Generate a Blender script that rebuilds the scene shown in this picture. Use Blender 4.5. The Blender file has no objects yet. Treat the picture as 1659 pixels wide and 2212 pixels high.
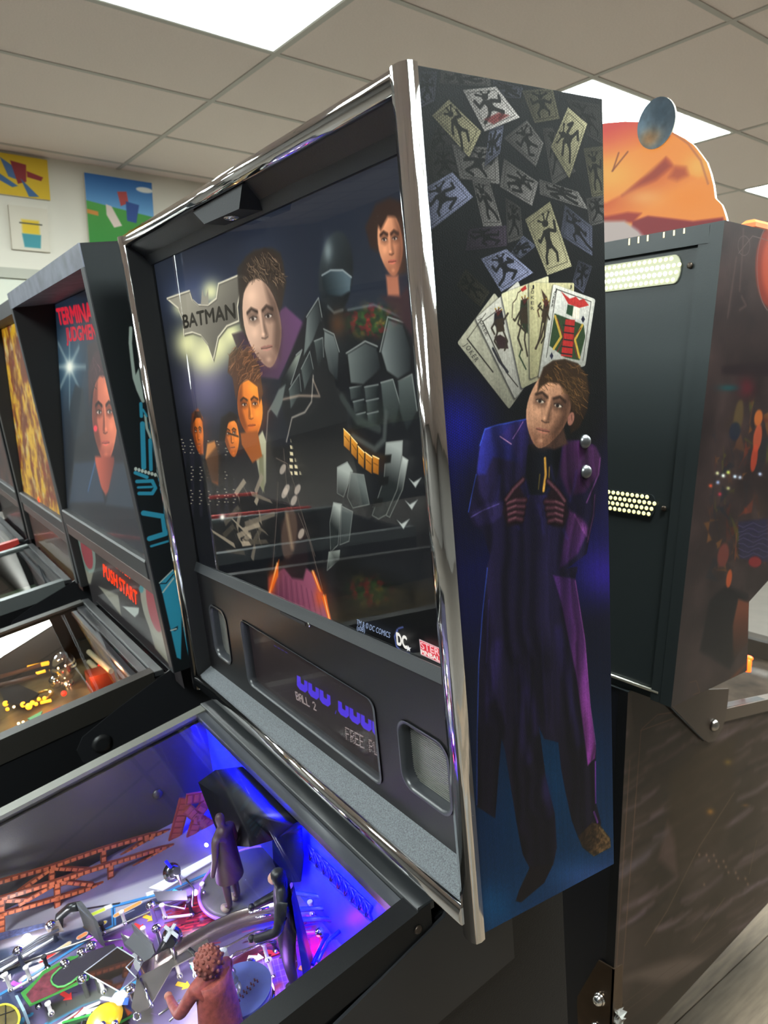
import bpy, bmesh, math, random
import numpy as np
from mathutils import Vector, Matrix
random.seed(7); RNG = np.random.default_rng(7)

# ------------------------------------------------------------------ scene, camera, light
S = bpy.context.scene
COL = S.collection
Z0 = 1.16                                     # height of the main backbox above the floor
V3 = lambda *a: np.array(a, float)
CAM_R = V3(0.60593045, 0.79545548, -0.00994305)
CAM_U = V3(-0.13194695, 0.11281932, 0.98481562)
CAM_F = V3(-0.78449875, 0.59541780, -0.17331859)
CAM_P = V3(0.41107074, -0.41032807, 0.48785943 + Z0)
FPX = 1583.4
cam = bpy.data.cameras.new('camera')
cam.sensor_fit = 'VERTICAL'; cam.sensor_height = 36.0; cam.sensor_width = 27.0
cam.lens = FPX / 2212 * 36.0
cam.clip_start = 0.02; cam.clip_end = 60
cam.dof.use_dof = True; cam.dof.focus_distance = 0.72; cam.dof.aperture_fstop = 13.0
co = bpy.data.objects.new('camera', cam); COL.objects.link(co); S.camera = co
mw = Matrix.Identity(4)
for i, v in enumerate((CAM_R, CAM_U, -CAM_F)):
    for j in range(3): mw[j][i] = v[j]
for j in range(3): mw[j][3] = CAM_P[j]
co.matrix_world = mw

wd = bpy.data.worlds.new('world'); S.world = wd; wd.use_nodes = True
wd.node_tree.nodes['Background'].inputs[0].default_value = (.05, .05, .05, 1)
wd.node_tree.nodes['Background'].inputs[1].default_value = 1.0
S.view_settings.view_transform = 'Standard'; S.view_settings.look = 'None'
S.view_settings.gamma = 1.0; S.view_settings.use_curve_mapping = False
S.view_settings.exposure = 0.0
CEILING_LIGHT = 56                            # strength of the ceiling panels
TRANSLITE = 1.1
BLUE_LED = 5.0

# ------------------------------------------------------------------ frames (x right, y away from the player, z up)
class Frame:
    def __init__(s, O, R=np.eye(3)): s.O = np.array(O, float); s.R = np.array(R, float)
    def w(s, p): return s.O + np.asarray(p, float) @ s.R.T
    def _ray(s, x, y):
        d = CAM_F + CAM_R * (x - 829.5) / FPX + CAM_U * (1106 - y) / FPX
        return s.R.T @ (CAM_P - s.O), s.R.T @ d
    def pl(s, x, y, n, c):
        o, d = s._ray(x, y); n = np.array(n, float)
        return o + d * ((c - n @ o) / (n @ d))
    def x(s, px, py, c): return s.pl(px, py, (1, 0, 0), c)
    def y(s, px, py, c): return s.pl(px, py, (0, 1, 0), c)
    def z(s, px, py, c): return s.pl(px, py, (0, 0, 1), c)
RM = np.array([[0.99891014, 0.04599566, -0.00793297], [-0.04654149, 0.99440023, -0.09487930], [0.00352451, 0.09514511, 0.99545717]])
def rx(a):
    c, s_ = math.cos(a), math.sin(a); return np.array([[1, 0, 0], [0, c, -s_], [0, s_, c]])
FW = Frame((0, 0, Z0))                                        # the room
FM = Frame((0, 0, Z0), RM)                                    # main machine
FT = Frame(FM.w((-.76, -.012, .004)), RM @ rx(.048))          # second machine, backbox
FTC = Frame(FM.w((-.76, 0, 0)), RM)                           # second machine, cabinet
F3 = Frame(FM.w((-1.50, -.01, .0)), RM @ rx(.03))
F3C = Frame(FM.w((-1.50, 0, .012)), RM)
F4 = Frame(FM.w((-2.25, -.01, -.01)), RM @ rx(.03))
F4C = Frame(FM.w((-2.25, 0, -.005)), RM)

# ------------------------------------------------------------------ materials
def lin(c):
    if isinstance(c, str): c = [int(c[i:i+2], 16) / 255 for i in (0, 2, 4)]
    return tuple(v / 12.92 if v <= .04045 else ((v + .055) / 1.055) ** 2.4 for v in c[:3]) + (1,)
_M = {}
def mat(name, col='808080', rough=.5, metal=0., emit=None, es=0., spec=.5, coat=0., noise=0., nscale=40., bump=0., bscale=300., trans=0., alpha=1., stretch=None):
    if name in _M: return _M[name]
    m = bpy.data.materials.new(name); m.use_nodes = True; nt = m.node_tree; b = nt.nodes['Principled BSDF']
    b.inputs['Base Color'].default_value = lin(col); b.inputs['Roughness'].default_value = rough
    b.inputs['Metallic'].default_value = metal; b.inputs['Specular IOR Level'].default_value = spec
    b.inputs['Coat Weight'].default_value = coat; b.inputs['Transmission Weight'].default_value = trans
    b.inputs['Alpha'].default_value = alpha
    if emit: b.inputs['Emission Color'].default_value = lin(emit); b.inputs['Emission Strength'].default_value = es
    if noise or bump:
        tc = nt.nodes.new('ShaderNodeTexCoord'); mp = nt.nodes.new('ShaderNodeMapping')
        nt.links.new(tc.outputs['Object'], mp.inputs[0])
        if stretch: mp.inputs['Scale'].default_value = stretch
    if noise:
        n = nt.nodes.new('ShaderNodeTexNoise'); n.inputs['Scale'].default_value = nscale; n.inputs['Detail'].default_value = 5
        nt.links.new(mp.outputs[0], n.inputs['Vector'])
        r = nt.nodes.new('ShaderNodeValToRGB'); c = lin(col)
        r.color_ramp.elements[0].position = .3; r.color_ramp.elements[1].position = .7
        r.color_ramp.elements[0].color = tuple(v * (1 - noise) for v in c[:3]) + (1,)
        r.color_ramp.elements[1].color = tuple(min(1, v * (1 + noise)) for v in c[:3]) + (1,)
        nt.links.new(n.outputs['Fac'], r.inputs[0]); nt.links.new(r.outputs[0], b.inputs['Base Color'])
    if bump:
        n2 = nt.nodes.new('ShaderNodeTexNoise'); n2.inputs['Scale'].default_value = bscale; n2.inputs['Detail'].default_value = 3
        nt.links.new(mp.outputs[0], n2.inputs['Vector'])
        bp = nt.nodes.new('ShaderNodeBump'); bp.inputs['Strength'].default_value = bump; bp.inputs['Distance'].default_value = .002
        nt.links.new(n2.outputs['Fac'], bp.inputs['Height']); nt.links.new(bp.outputs[0], b.inputs['Normal'])
    _M[name] = m; return m
def pane_mat(name, ior=1.5, tint='FFFFFF', rough=0.0, gain=1.0):
    """thin flat glass: see-through with a Fresnel reflection"""
    if name in _M: return _M[name]
    m = bpy.data.materials.new(name); m.use_nodes = True; nt = m.node_tree; nt.nodes.clear()
    o = nt.nodes.new('ShaderNodeOutputMaterial'); mx = nt.nodes.new('ShaderNodeMixShader')
    t = nt.nodes.new('ShaderNodeBsdfTransparent'); t.inputs[0].default_value = lin(tint)
    g = nt.nodes.new('ShaderNodeBsdfGlossy'); g.inputs['Roughness'].default_value = rough
    f = nt.nodes.new('ShaderNodeFresnel'); f.inputs['IOR'].default_value = ior
    k = nt.nodes.new('ShaderNodeMath'); k.operation = 'MULTIPLY'; k.inputs[1].default_value = gain; k.use_clamp = True
    nt.links.new(f.outputs[0], k.inputs[0]); nt.links.new(k.outputs[0], mx.inputs[0])
    nt.links.new(t.outputs[0], mx.inputs[1]); nt.links.new(g.outputs[0], mx.inputs[2]); nt.links.new(mx.outputs[0], o.inputs[0])
    _M[name] = m; return m
def art_mat(name, art, rough=.4, es=0., spec=.5, bump=0., coat=0.):
    m = bpy.data.materials.new(name); m.use_nodes = True; nt = m.node_tree; b = nt.nodes['Principled BSDF']
    t = nt.nodes.new('ShaderNodeTexImage'); t.image = art.image(name); t.extension = 'EXTEND'
    uv = nt.nodes.new('ShaderNodeUVMap'); uv.uv_map = 'UVMap'; nt.links.new(uv.outputs[0], t.inputs[0])
    b.inputs['Roughness'].default_value = rough; b.inputs['Specular IOR Level'].default_value = spec; b.inputs['Coat Weight'].default_value = coat
    if es:
        b.inputs['Base Color'].default_value = (.02, .02, .02, 1)
        nt.links.new(t.outputs[0], b.inputs['Emission Color']); b.inputs['Emission Strength'].default_value = es
    else: nt.links.new(t.outputs[0], b.inputs['Base Color'])
    if bump:
        n2 = nt.nodes.new('ShaderNodeTexNoise'); n2.inputs['Scale'].default_value = 900
        tc = nt.nodes.new('ShaderNodeTexCoord'); nt.links.new(tc.outputs['Object'], n2.inputs['Vector'])
        bp = nt.nodes.new('ShaderNodeBump'); bp.inputs['Strength'].default_value = bump; bp.inputs['Distance'].default_value = .0005
        nt.links.new(n2.outputs['Fac'], bp.inputs['Height']); nt.links.new(bp.outputs[0], b.inputs['Normal'])
    return m
BLACK = mat('black_vinyl', '111214', .45, spec=.35, bump=.15, bscale=700)
BLACKG = mat('black_paint_satin', '1B1D20', .3)
BLACKM = mat('black_matte', '101113', .7)
STEELB = mat('black_powdercoat_rail', '101113', .45, spec=.25, bump=.08, bscale=900)
GREYP = mat('grey_plastic', '4A4D50', .45)
CHROME = mat('chrome', 'E6E6E6', .06, 1., bump=.12, bscale=9, stretch=(30, 30, .5))
CHROMEH = mat('chrome_long', 'E6E6E6', .06, 1., bump=.12, bscale=9, stretch=(.5, 30, 30))
CHROMEP = mat('chrome_plain', 'E6E6E6', .06, 1.)
STEEL = mat('brushed_steel', 'B4B0AA', .28, 1., noise=.1, nscale=60)
SCREW = mat('polished_screw', 'EEEEEE', .1, 1.)
CLEAR = pane_mat('clear_acrylic', 1.6, 'F2F5F8', .03, 2.0)

# ------------------------------------------------------------------ mesh building
class MB:
    """collects geometry of ONE object; points are given in the frame F and kept in world space"""
    def __init__(s, F=FW): s.F = F; s.v = []; s.f = []; s.mi = []; s.uv = {}; s.sm = []
    def pts(s, P):
        i = len(s.v); s.v += [tuple(q) for q in s.F.w(np.atleast_2d(np.array(P, float)))]; return i
    def face(s, idx, mi=0, uv=None, smooth=False):
        if uv is not None: s.uv[len(s.f)] = uv
        s.f.append(tuple(idx)); s.mi.append(mi); s.sm.append(smooth)
    def quad(s, P, mi=0, uv=((0, 0), (1, 0), (1, 1), (0, 1))):
        i = s.pts(P); s.face(range(i, i + len(P)), mi, uv if len(P) == 4 else None)
    def box(s, a, b, mi=0, bev=0.):
        x0, y0, z0 = np.minimum(a, b); x1, y1, z1 = np.maximum(a, b)
        if bev <= 0:
            s.hexa([(x0, y0, z0), (x1, y0, z0), (x1, y1, z0), (x0, y1, z0), (x0, y0, z1), (x1, y0, z1), (x1, y1, z1), (x0, y1, z1)], mi); return
        e = bev; i = s.pts([(x0+e, y0+e, z0), (x1-e, y0+e, z0), (x1-e, y1-e, z0), (x0+e, y1-e, z0),
                            (x0, y0, z0+e), (x1, y0, z0+e), (x1, y1, z0+e), (x0, y1, z0+e),
                            (x0, y0, z1-e), (x1, y0, z1-e), (x1, y1, z1-e), (x0, y1, z1-e),
                            (x0+e, y0+e, z1), (x1-e, y0+e, z1), (x1-e, y1-e, z1), (x0+e, y1-e, z1)])
        s.face([i+3, i+2, i+1, i], mi)
        for k in range(3):
            for j in range(4):
                a_, b_ = i + 4*k + j, i + 4*k + (j+1) % 4; s.face([a_, b_, b_+4, a_+4], mi)
        s.face([i+12, i+13, i+14, i+15], mi)
    def hexa(s, P, mi=0):
        i = s.pts(P)
        for q in ((3, 2, 1, 0), (4, 5, 6, 7), (0, 1, 5, 4), (1, 2, 6, 5), (2, 3, 7, 6), (3, 0, 4, 7)): s.face([i + k for k in q], mi)
    def prism(s, poly, off, mi=0, uvmap=None, sidemi=None):
        """polygon (frame points) extruded by the vector off; uvmap maps a frame point to uv on the first cap"""
        n = len(poly); poly = np.array(poly, float); off = np.array(off, float); i = s.pts(poly); s.pts(poly + off)
        s.face(range(i, i + n), mi, [uvmap(p) for p in poly] if uvmap else None)
        s.face(range(i + 2*n - 1, i + n - 1, -1), mi if sidemi is None else sidemi)
        for k in range(n): s.face([i + k, i + n + k, i + n + (k+1) % n, i + (k+1) % n], mi if sidemi is None else sidemi)
    def tube(s, P, r, n=8, mi=0, closed=False, smooth=True):
        P = np.array(P, float); m = len(P); r = np.ones(m) * r if np.isscalar(r) else np.array(r)
        T = np.gradient(P, axis=0) if m > 2 and not closed else (np.roll(P, -1, 0) - np.roll(P, 1, 0) if closed else np.repeat([P[1]-P[0]], 2, 0))
        up = np.array([0, 0, 1.]) if abs(T[0][2]) < .9 * np.linalg.norm(T[0]) else np.array([1., 0, 0])
        i = len(s.v)
        for k in range(m):
            t = T[k] / (np.linalg.norm(T[k]) + 1e-12); a = np.cross(up, t); a /= np.linalg.norm(a) + 1e-12; b = np.cross(t, a)
            if np.linalg.norm(b) < .5: b = np.array([0, 1., 0])
            up = b
            an = np.arange(n) * 2 * math.pi / n
            s.pts(P[k] + r[k] * (np.cos(an)[:, None] * a + np.sin(an)[:, None] * b))
        for k in range(m if closed else m - 1):
            for j in range(n):
                a_, b_ = i + k*n + j, i + k*n + (j+1) % n; c_, d_ = i + ((k+1) % m)*n + (j+1) % n, i + ((k+1) % m)*n + j
                s.face([a_, b_, c_, d_], mi, None, smooth)
        if not closed:
            s.face(range(i + n - 1, i - 1, -1), mi); s.face(range(i + (m-1)*n, i + m*n), mi)
    def lathe(s, c, prof, axis=(0, 0, 1), n=16, mi=0, smooth=True):
        """prof: (radius, height) list along axis from c"""
        c = np.array(c, float); ax = np.array(axis, float); ax /= np.linalg.norm(ax)
        a = np.cross(ax, (0, 1, 0) if abs(ax[1]) < .9 else (1, 0, 0)); a /= np.linalg.norm(a); b = np.cross(ax, a)
        i = len(s.v); an = np.arange(n) * 2 * math.pi / n
        for r, h in prof: s.pts(c + ax*h + max(r, 1e-5) * (np.cos(an)[:, None]*a + np.sin(an)[:, None]*b))
        for k in range(len(prof) - 1):
            for j in range(n): s.face([i+k*n+j, i+k*n+(j+1) % n, i+(k+1)*n+(j+1) % n, i+(k+1)*n+j], mi, None, smooth)
        s.face(range(i+n-1, i-1, -1), mi); s.face(range(i+(len(prof)-1)*n, i+len(prof)*n), mi)
    def ball(s, c, r, mi=0, n=12, sq=(1, 1, 1)):
        c = np.array(c, float); i = len(s.v); m = n // 2
        for k in range(m + 1):
            th = math.pi * k / m
            for j in range(n):
                ph = 2 * math.pi * j / n
                s.pts(c + r * np.array(sq) * (max(math.sin(th), .002)*math.cos(ph), max(math.sin(th), .002)*math.sin(ph), math.cos(th)))
        for k in range(m):
            for j in range(n): s.face([i+k*n+j, i+(k+1)*n+j, i+(k+1)*n+(j+1) % n, i+k*n+(j+1) % n], mi, None, True)
    def add_mesh(s, me, M=None, mi=0):
        i = len(s.v); s.v += [tuple((M @ v.co) if M else v.co) for v in me.vertices]
        for p in me.polygons: s.face([i + k for k in p.vertices], mi, None, p.use_smooth)
    def build(s, name, mats, parent=None, label=None):
        me = bpy.data.meshes.new(name)
        inv = ROOTM[parent.name].inverted() if parent is not None else Matrix.Identity(4)
        me.from_pydata([tuple(inv @ Vector(v)) for v in s.v], [], s.f)
        mats = mats if isinstance(mats, (list, tuple)) else [mats]
        for m in mats: me.materials.append(m)
        me.polygons.foreach_set('material_index', s.mi); me.polygons.foreach_set('use_smooth', s.sm)
        if s.uv:
            ul = me.uv_layers.new(name='UVMap')
            for fi, uv in s.uv.items():
                for li, q in zip(me.polygons[fi].loop_indices, uv): ul.data[li].uv = q
        me.update(); bm = bmesh.new(); bm.from_mesh(me)
        if not s.uv: bmesh.ops.recalc_face_normals(bm, faces=bm.faces)
        bm.to_mesh(me); bm.free()
        o = bpy.data.objects.new(name, me); COL.objects.link(o)
        if parent is not None: o.parent = parent; ROOTM[o.name] = ROOTM[parent.name]
        if label: o['label'] = label
        return o
ROOTM = {}
def tag(o, label=None, cat=None, group=None, kind=None):
    for k, v in (('label', label), ('category', cat), ('group', group), ('kind', kind)):
        if v: o[k] = v
    return o
def root(name, loc, R, label, cat, group=None):
    o = bpy.data.objects.new(name, None); COL.objects.link(o)
    m = Matrix.Identity(4)
    for i in range(3):
        for j in range(3): m[i][j] = R[i][j]
        m[i][3] = loc[i]
    o.matrix_world = m; ROOTM[o.name] = m; o.empty_display_size = .1
    return tag(o, label, cat, group)
def curve_mesh(splines, extrude=0., bevel=0., res=6):
    """flat outline with holes -> mesh in the xy plane, thickness along z"""
    cu = bpy.data.curves.new('tmp', 'CURVE'); cu.dimensions = '2D'; cu.fill_mode = 'BOTH'; cu.extrude = extrude; cu.bevel_depth = bevel
    for P in splines:
        sp = cu.splines.new('POLY'); sp.points.add(len(P) - 1)
        for q, p in zip(sp.points, P): q.co = (p[0], p[1], 0, 1)
        sp.use_cyclic_u = True
    o = bpy.data.objects.new('tmp', cu); COL.objects.link(o); bpy.context.view_layer.update()
    me = bpy.data.meshes.new_from_object(o.evaluated_get(bpy.context.evaluated_depsgraph_get()))
    bpy.data.objects.remove(o); bpy.data.curves.remove(cu); return me
def text_mesh(txt, bold=0., extrude=0., spacing=1.):
    cu = bpy.data.curves.new('tmp', 'FONT'); cu.body = txt; cu.size = 1; cu.offset = bold; cu.extrude = extrude; cu.resolution_u = 4; cu.space_character = spacing
    o = bpy.data.objects.new('tmp', cu); COL.objects.link(o); bpy.context.view_layer.update()
    me = bpy.data.meshes.new_from_object(o.evaluated_get(bpy.context.evaluated_depsgraph_get()))
    bpy.data.objects.remove(o); bpy.data.curves.remove(cu); return me
def lettering(txt, P0, P1, P2, m, parent, nrm, bold=0., name='lettering', lift=.0004, spacing=1.):
    """flat letters: baseline from P0 to P1, cap height up to P2 (world points), lifted along nrm"""
    me = text_mesh(txt, 0., 0., spacing); co_ = np.array([v.co[:] for v in me.vertices])
    x0, x1 = co_[:, 0].min(), co_[:, 0].max(); y1 = .69
    P0, P1, P2 = (np.array(p) for p in (P0, P1, P2)); ex = (P1 - P0) / (x1 - x0); ey = (P2 - P0) / y1
    b = MB(FW); b.F = Frame((0, 0, 0))
    for du, dv in (((0, 0),) if bold == 0 else ((-bold, 0), (bold, 0), (0, -bold), (0, bold))):      # bold: the strokes printed side by side
        i = b.pts(P0 + np.array(nrm) * lift + (co_[:, :1] - x0 + du) * ex + (co_[:, 1:2] + dv) * ey)
        for p in me.polygons: b.face([i + k for k in p.vertices])
    return b.build(name, m, parent)

# ------------------------------------------------------------------ flat prints, drawn by code on a small canvas (sRGB 0..1)
def rgb(c):
    if isinstance(c, str): return np.array([int(c[i:i+2], 16) for i in (0, 2, 4)]) / 255.
    return np.array(c, float)
def vnoise(h, w, cell, seed=0, oct=3):
    r = np.random.default_rng(seed); out = np.zeros((h, w)); amp = 1.; tot = 0
    for o_ in range(oct):
        c = max(2., cell / 2**o_); gh, gw = int(h / c) + 3, int(w / c) + 3; g = r.random((gh, gw))
        yy = np.arange(h) / c; xx = np.arange(w) / c; y0 = yy.astype(int); x0 = xx.astype(int); fy = yy - y0; fx = xx - x0
        fy = fy*fy*(3-2*fy); fx = fx*fx*(3-2*fx)
        A = g[y0][:, x0]*(1-fx) + g[y0][:, x0+1]*fx; B = g[y0+1][:, x0]*(1-fx) + g[y0+1][:, x0+1]*fx
        out += amp * (A*(1-fy)[:, None] + B*fy[:, None]); tot += amp; amp *= .5
    return out / tot
class Art:
    def __init__(s, w, h, bg, T=None):
        s.w, s.h = int(w), int(h); s.a = np.zeros((s.h, s.w, 3)) + rgb(bg); s.T = T or (lambda x, y: (x, y))
        s.Y, s.X = np.mgrid[0:s.h, 0:s.w].astype(float); s.img = None
    def t(s, P): return np.array([s.T(*p) for p in P], float)
    def _crop(s, x0, y0, x1, y1):
        x0, y0 = max(0, int(x0)), max(0, int(y0)); x1, y1 = min(s.w, int(x1) + 2), min(s.h, int(y1) + 2)
        return None if x1 <= x0 or y1 <= y0 else (slice(y0, y1), slice(x0, x1))
    def _put(s, c, al, col, col2=None, grad=None):
        if col2 is not None:
            g = s.t(grad); d = g[1] - g[0]; k = np.clip(((s.X[c]-g[0][0])*d[0] + (s.Y[c]-g[0][1])*d[1]) / (d @ d), 0, 1)[..., None]
            col = rgb(col) * (1-k) + rgb(col2) * k
        else: col = rgb(col)
        s.a[c] = s.a[c] * (1 - al[..., None]) + col * al[..., None]
    def poly(s, P, col, blur=.8, alpha=1., col2=None, grad=None, raw=False):
        Q = np.array(P, float) if raw else s.t(P); c = s._crop(*(Q.min(0) - 3*blur - 1), *(Q.max(0) + 3*blur + 1))
        if c is None: return
        X, Y = s.X[c], s.Y[c]; ins = np.zeros(X.shape, bool); d2 = np.full(X.shape, 1e12)
        for k in range(len(Q)):
            (ax, ay), (bx, by) = Q[k], Q[(k+1) % len(Q)]
            if ay != by: ins ^= ((ay > Y) != (by > Y)) & (X < (bx-ax)*(Y-ay)/(by-ay) + ax)
            ex, ey = bx-ax, by-ay; t_ = np.clip(((X-ax)*ex + (Y-ay)*ey) / (ex*ex + ey*ey + 1e-9), 0, 1)
            d2 = np.minimum(d2, (X-ax-t_*ex)**2 + (Y-ay-t_*ey)**2)
        sd = np.sqrt(d2) * np.where(ins, 1, -1)
        s._put(c, np.clip(sd / (2*blur) + .5, 0, 1) * alpha, col, col2, grad)
    def line(s, P, w, col, alpha=1., blur=.7, raw=False):
        Q = np.array(P, float) if raw else s.t(P); c = s._crop(*(Q.min(0) - w - 3), *(Q.max(0) + w + 3))
        if c is None: return
        X, Y = s.X[c], s.Y[c]; d2 = np.full(X.shape, 1e12)
        for k in range(len(Q) - 1):
            (ax, ay), (bx, by) = Q[k], Q[k+1]; ex, ey = bx-ax, by-ay
            t_ = np.clip(((X-ax)*ex + (Y-ay)*ey) / (ex*ex + ey*ey + 1e-9), 0, 1); d2 = np.minimum(d2, (X-ax-t_*ex)**2 + (Y-ay-t_*ey)**2)
        s._put(c, np.clip((w/2 - np.sqrt(d2)) / (2*blur) + .5, 0, 1) * alpha, col)
    def ell(s, cx, cy, rx_, ry_, col, rot=0., blur=.8, alpha=1., n=28, col2=None, grad=None):
        an = np.arange(n)*2*math.pi/n; c, q = math.cos(math.radians(rot)), math.sin(math.radians(rot))
        s.poly([(cx + rx_*math.cos(a)*c - ry_*math.sin(a)*q, cy + rx_*math.cos(a)*q + ry_*math.sin(a)*c) for a in an], col, blur, alpha, col2, grad)
    def glow(s, cx, cy, rx_, ry_, col, alpha=1., add=False, p=1.):
        O_ = s.t([(cx, cy), (cx+rx_, cy), (cx, cy+ry_)]); u = O_[1]-O_[0]; v = O_[2]-O_[0]; det = u[0]*v[1]-u[1]*v[0]
        R_ = 2.2*max(np.linalg.norm(u), np.linalg.norm(v)); c = s._crop(O_[0][0]-R_, O_[0][1]-R_, O_[0][0]+R_, O_[0][1]+R_)
        if c is None or abs(det) < 1e-9: return
        X, Y = s.X[c]-O_[0][0], s.Y[c]-O_[0][1]; a_ = (X*v[1]-Y*v[0])/det; b_ = (Y*u[0]-X*u[1])/det
        g = np.exp(-((a_*a_+b_*b_)**p)*1.6) * alpha
        if add: s.a[c] += g[..., None]*rgb(col)
        else: s._put(c, g, col)
    def hair(s, base, n, ln, ang, spread, col, w=1.2, seed=1, var=.25):
        r = np.random.default_rng(seed); B = np.array(base, float)
        lo, hi = B.min(0), B.max(0); k = 0
        while k < n:
            p = lo + r.random(2)*(hi-lo)
            ins = False
            for i in range(len(B)):
                (ax, ay), (bx, by) = B[i], B[(i+1) % len(B)]
                if (ay > p[1]) != (by > p[1]) and p[0] < (bx-ax)*(p[1]-ay)/(by-ay)+ax: ins = not ins
            k += 1
            if not ins: continue
            a = math.radians(ang + r.normal()*spread); q = p + ln*np.array((math.cos(a), math.sin(a))); a2 = a + r.normal()*.5
            s.line([p, q, q + ln*.7*np.array((math.cos(a2), math.sin(a2)))], w, rgb(col)*(1+var*r.normal()), .8)
    def tex(s, P, n, blur=2., raw=False):
        Q = np.array(P, float) if raw else s.t(P); c = s._crop(*(Q.min(0) - 1), *(Q.max(0) + 1))
        if c is None: return
        X, Y = s.X[c], s.Y[c]; ins = np.zeros(X.shape, bool)
        for k in range(len(Q)):
            (ax, ay), (bx, by) = Q[k], Q[(k+1) % len(Q)]
            if ay != by: ins ^= ((ay > Y) != (by > Y)) & (X < (bx-ax)*(Y-ay)/(by-ay) + ax)
        s.a[c] = s.a[c] * np.where(ins, n[c], 1.)[..., None]
    def mul(s, n): s.a *= n[..., None]
    def image(s, name):
        im = bpy.data.images.new(name, s.w, s.h, alpha=False); px = np.ones((s.h, s.w, 4), np.float32)
        px[..., :3] = np.clip(s.a[::-1], 0, 1); im.pixels.foreach_set(px.ravel()); im.update(); im.pack(); return im

def face_(a, cx, cy, w, h, skin, dark, rot=0, look=1, brow='1A120E', lips='7A4A3C', fy=1.):
    """a generic shaded face drawn as print: cx,cy centre, half-width w, half-height h; light comes from the side away from look"""
    c, s_ = math.cos(math.radians(rot)), math.sin(math.radians(rot)); g = lambda u, v: (cx + u*w*c - v*h*s_, cy + u*w*s_ + v*h*c)
    k = max(1.2, w*.08); lo, hi, deep = rgb(dark), np.minimum(1, rgb(skin)*1.18), rgb(dark)*.45
    out = [(math.cos(t)*(1 - .34*max(0, math.sin(t))**2.2), math.sin(t)*(1.02 if math.sin(t) > 0 else .98)) for t in np.linspace(0, 2*math.pi, 33)[:-1]]
    a.poly([g(*p) for p in out], skin, 1.6, 1, lo*.7+rgb(skin)*.3, [g(-.5*look, -.3), g(1.05*look, .5)])
    d = lambda P, col, al, b: a.poly([g(*p) for p in P], col, b, al)
    d([(.45*look, -.9), (.98*look, -.4), (.95*look, .3), (.6*look, .85), (.35*look, .6), (.62*look, .1), (.5*look, -.5)], deep, .55, 3*k)
    d([(-.6, .62), (0, .74), (.6, .62), (.3, 1.0), (-.3, 1.0)], lo, .5, 3*k); a.glow(*g(-.35*look, -.62), w*.42, h*.2, hi, .55); a.glow(*g(-.5*look, .2), w*.26, h*.16, hi, .5); a.glow(*g(0, .84), w*.2, h*.08, hi, .4)
    for e in (-.44, .40):
        d([(e-.30, -.22), (e-.1, -.30), (e+.26, -.26), (e+.28, -.04), (e, .02), (e-.26, -.04)], deep, .55, 2*k); a.line([g(e-.27, -.25), g(e-.02, -.33), g(e+.27, -.24)], max(2.4, h*.065), brow, .95, k*.8)
        a.ell(*g(e, -.11), w*.17, h*.042, 'CFC6BA', rot, k*.5, .85); a.ell(*g(e-.03*look, -.11), w*.075, h*.045, '1A1210', rot, k*.4); a.line([g(e-.2, -.125), g(e, -.165), g(e+.2, -.12)], max(1.4, h*.02), '18100E', .9, k*.5)
    d([(.06*look, -.25), (.2*look, .3), (.02*look, .36), (.0, .1)], deep, .55, 1.6*k); a.line([g(-.03*look, -.2), g(-.06*look, .26)], w*.1, hi, .6, 2*k); a.glow(*g(-.06*look, .27), w*.12, h*.05, hi, .6); a.line([g(-.17, .345), g(0, .37), g(.17, .34)], max(1.4, h*.02), deep, .8, k*.6)
    a.line([g(-.3, .565), g(-.08, .545), g(0, .56), (g(.08, .545)), g(.3, .56)], max(1.8, h*.035), lips, .95, k*.6); a.line([g(-.2, .60), g(0, .625), g(.2, .60)], max(1.6, h*.03), np.minimum(1, rgb(lips)*1.45), .7, k*.7); a.line([g(-.3, .575), g(0, .585), g(.3, .57)], max(1, h*.012), deep, .9, k*.4)

# ------------------------------------------------------------------ the room
CH = 1.765                                     # ceiling height in the room frame (floor at -Z0)
XW, XE, YS, YN = -4.27, 4.2, -5.2, 8.2
PLASTER = mat('cream_wall_paint', 'D6D2C6', .8, noise=.03, nscale=3, bump=.05, bscale=120)
CEILM = mat('ceiling_tile_mineral', 'DCCCC4', .9, noise=.05, nscale=160, bump=.12, bscale=500)
GRID = mat('ceiling_grid_bar', 'AFA8A0', .6)
PANEL = mat('light_panel_diffuser', 'FFFFFF', .5, emit='F4FFFC', es=CEILING_LIGHT)
FLOORM = mat('floor_wood', '8C7D6A', .45, noise=.15, nscale=6)
DIMW = mat('dim_grey_wall_paint', '6E6A66', .8)
def wall(name, a, b, m):
    mb = MB(FW); mb.box(a, b); return tag(mb.build(name, m), kind='structure')
YO, XF = .38, -9.6                              # unseen widening to the left before YO, added for reflections in the glass
wl = wall('wall_left', (XW-.1, YO, -Z0), (XW, YN, CH), PLASTER)
wall('wall_partition', (XF, YO, -Z0), (XW-.1, YO+.1, CH), DIMW)
wall('wall_far_left', (XF-.1, YS, -Z0), (XF, YO, CH), DIMW)
wall('wall_right', (XE, YS, -Z0), (XE+.1, YN, CH), DIMW)
wall('wall_back', (XW, YN, -Z0), (XE, YN+.1, CH), mat('warm_brown_wall', '40352C', .8))
wall('wall_front', (XF, YS-.1, -Z0), (XE, YS, CH), DIMW)
wall('floor', (XF, YS, -Z0-.1), (XE, YN, -Z0-.004), mat('floor_base', '58524C', .5, noise=.1, nscale=8))
fl = bpy.data.objects['floor']; ROOTM['floor'] = Matrix.Identity(4)
wall('trim_1', (XW, YO, 1.088), (XW+.03, YN, 1.143), mat('grey_dado_trim', 'A8A89C', .6))
wall('wall_lower_left', (XW, YO, -Z0), (XW+.008, YN, 1.088), mat('pale_wall_panel', 'CDD0C2', .7, noise=.04, nscale=4))
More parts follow.
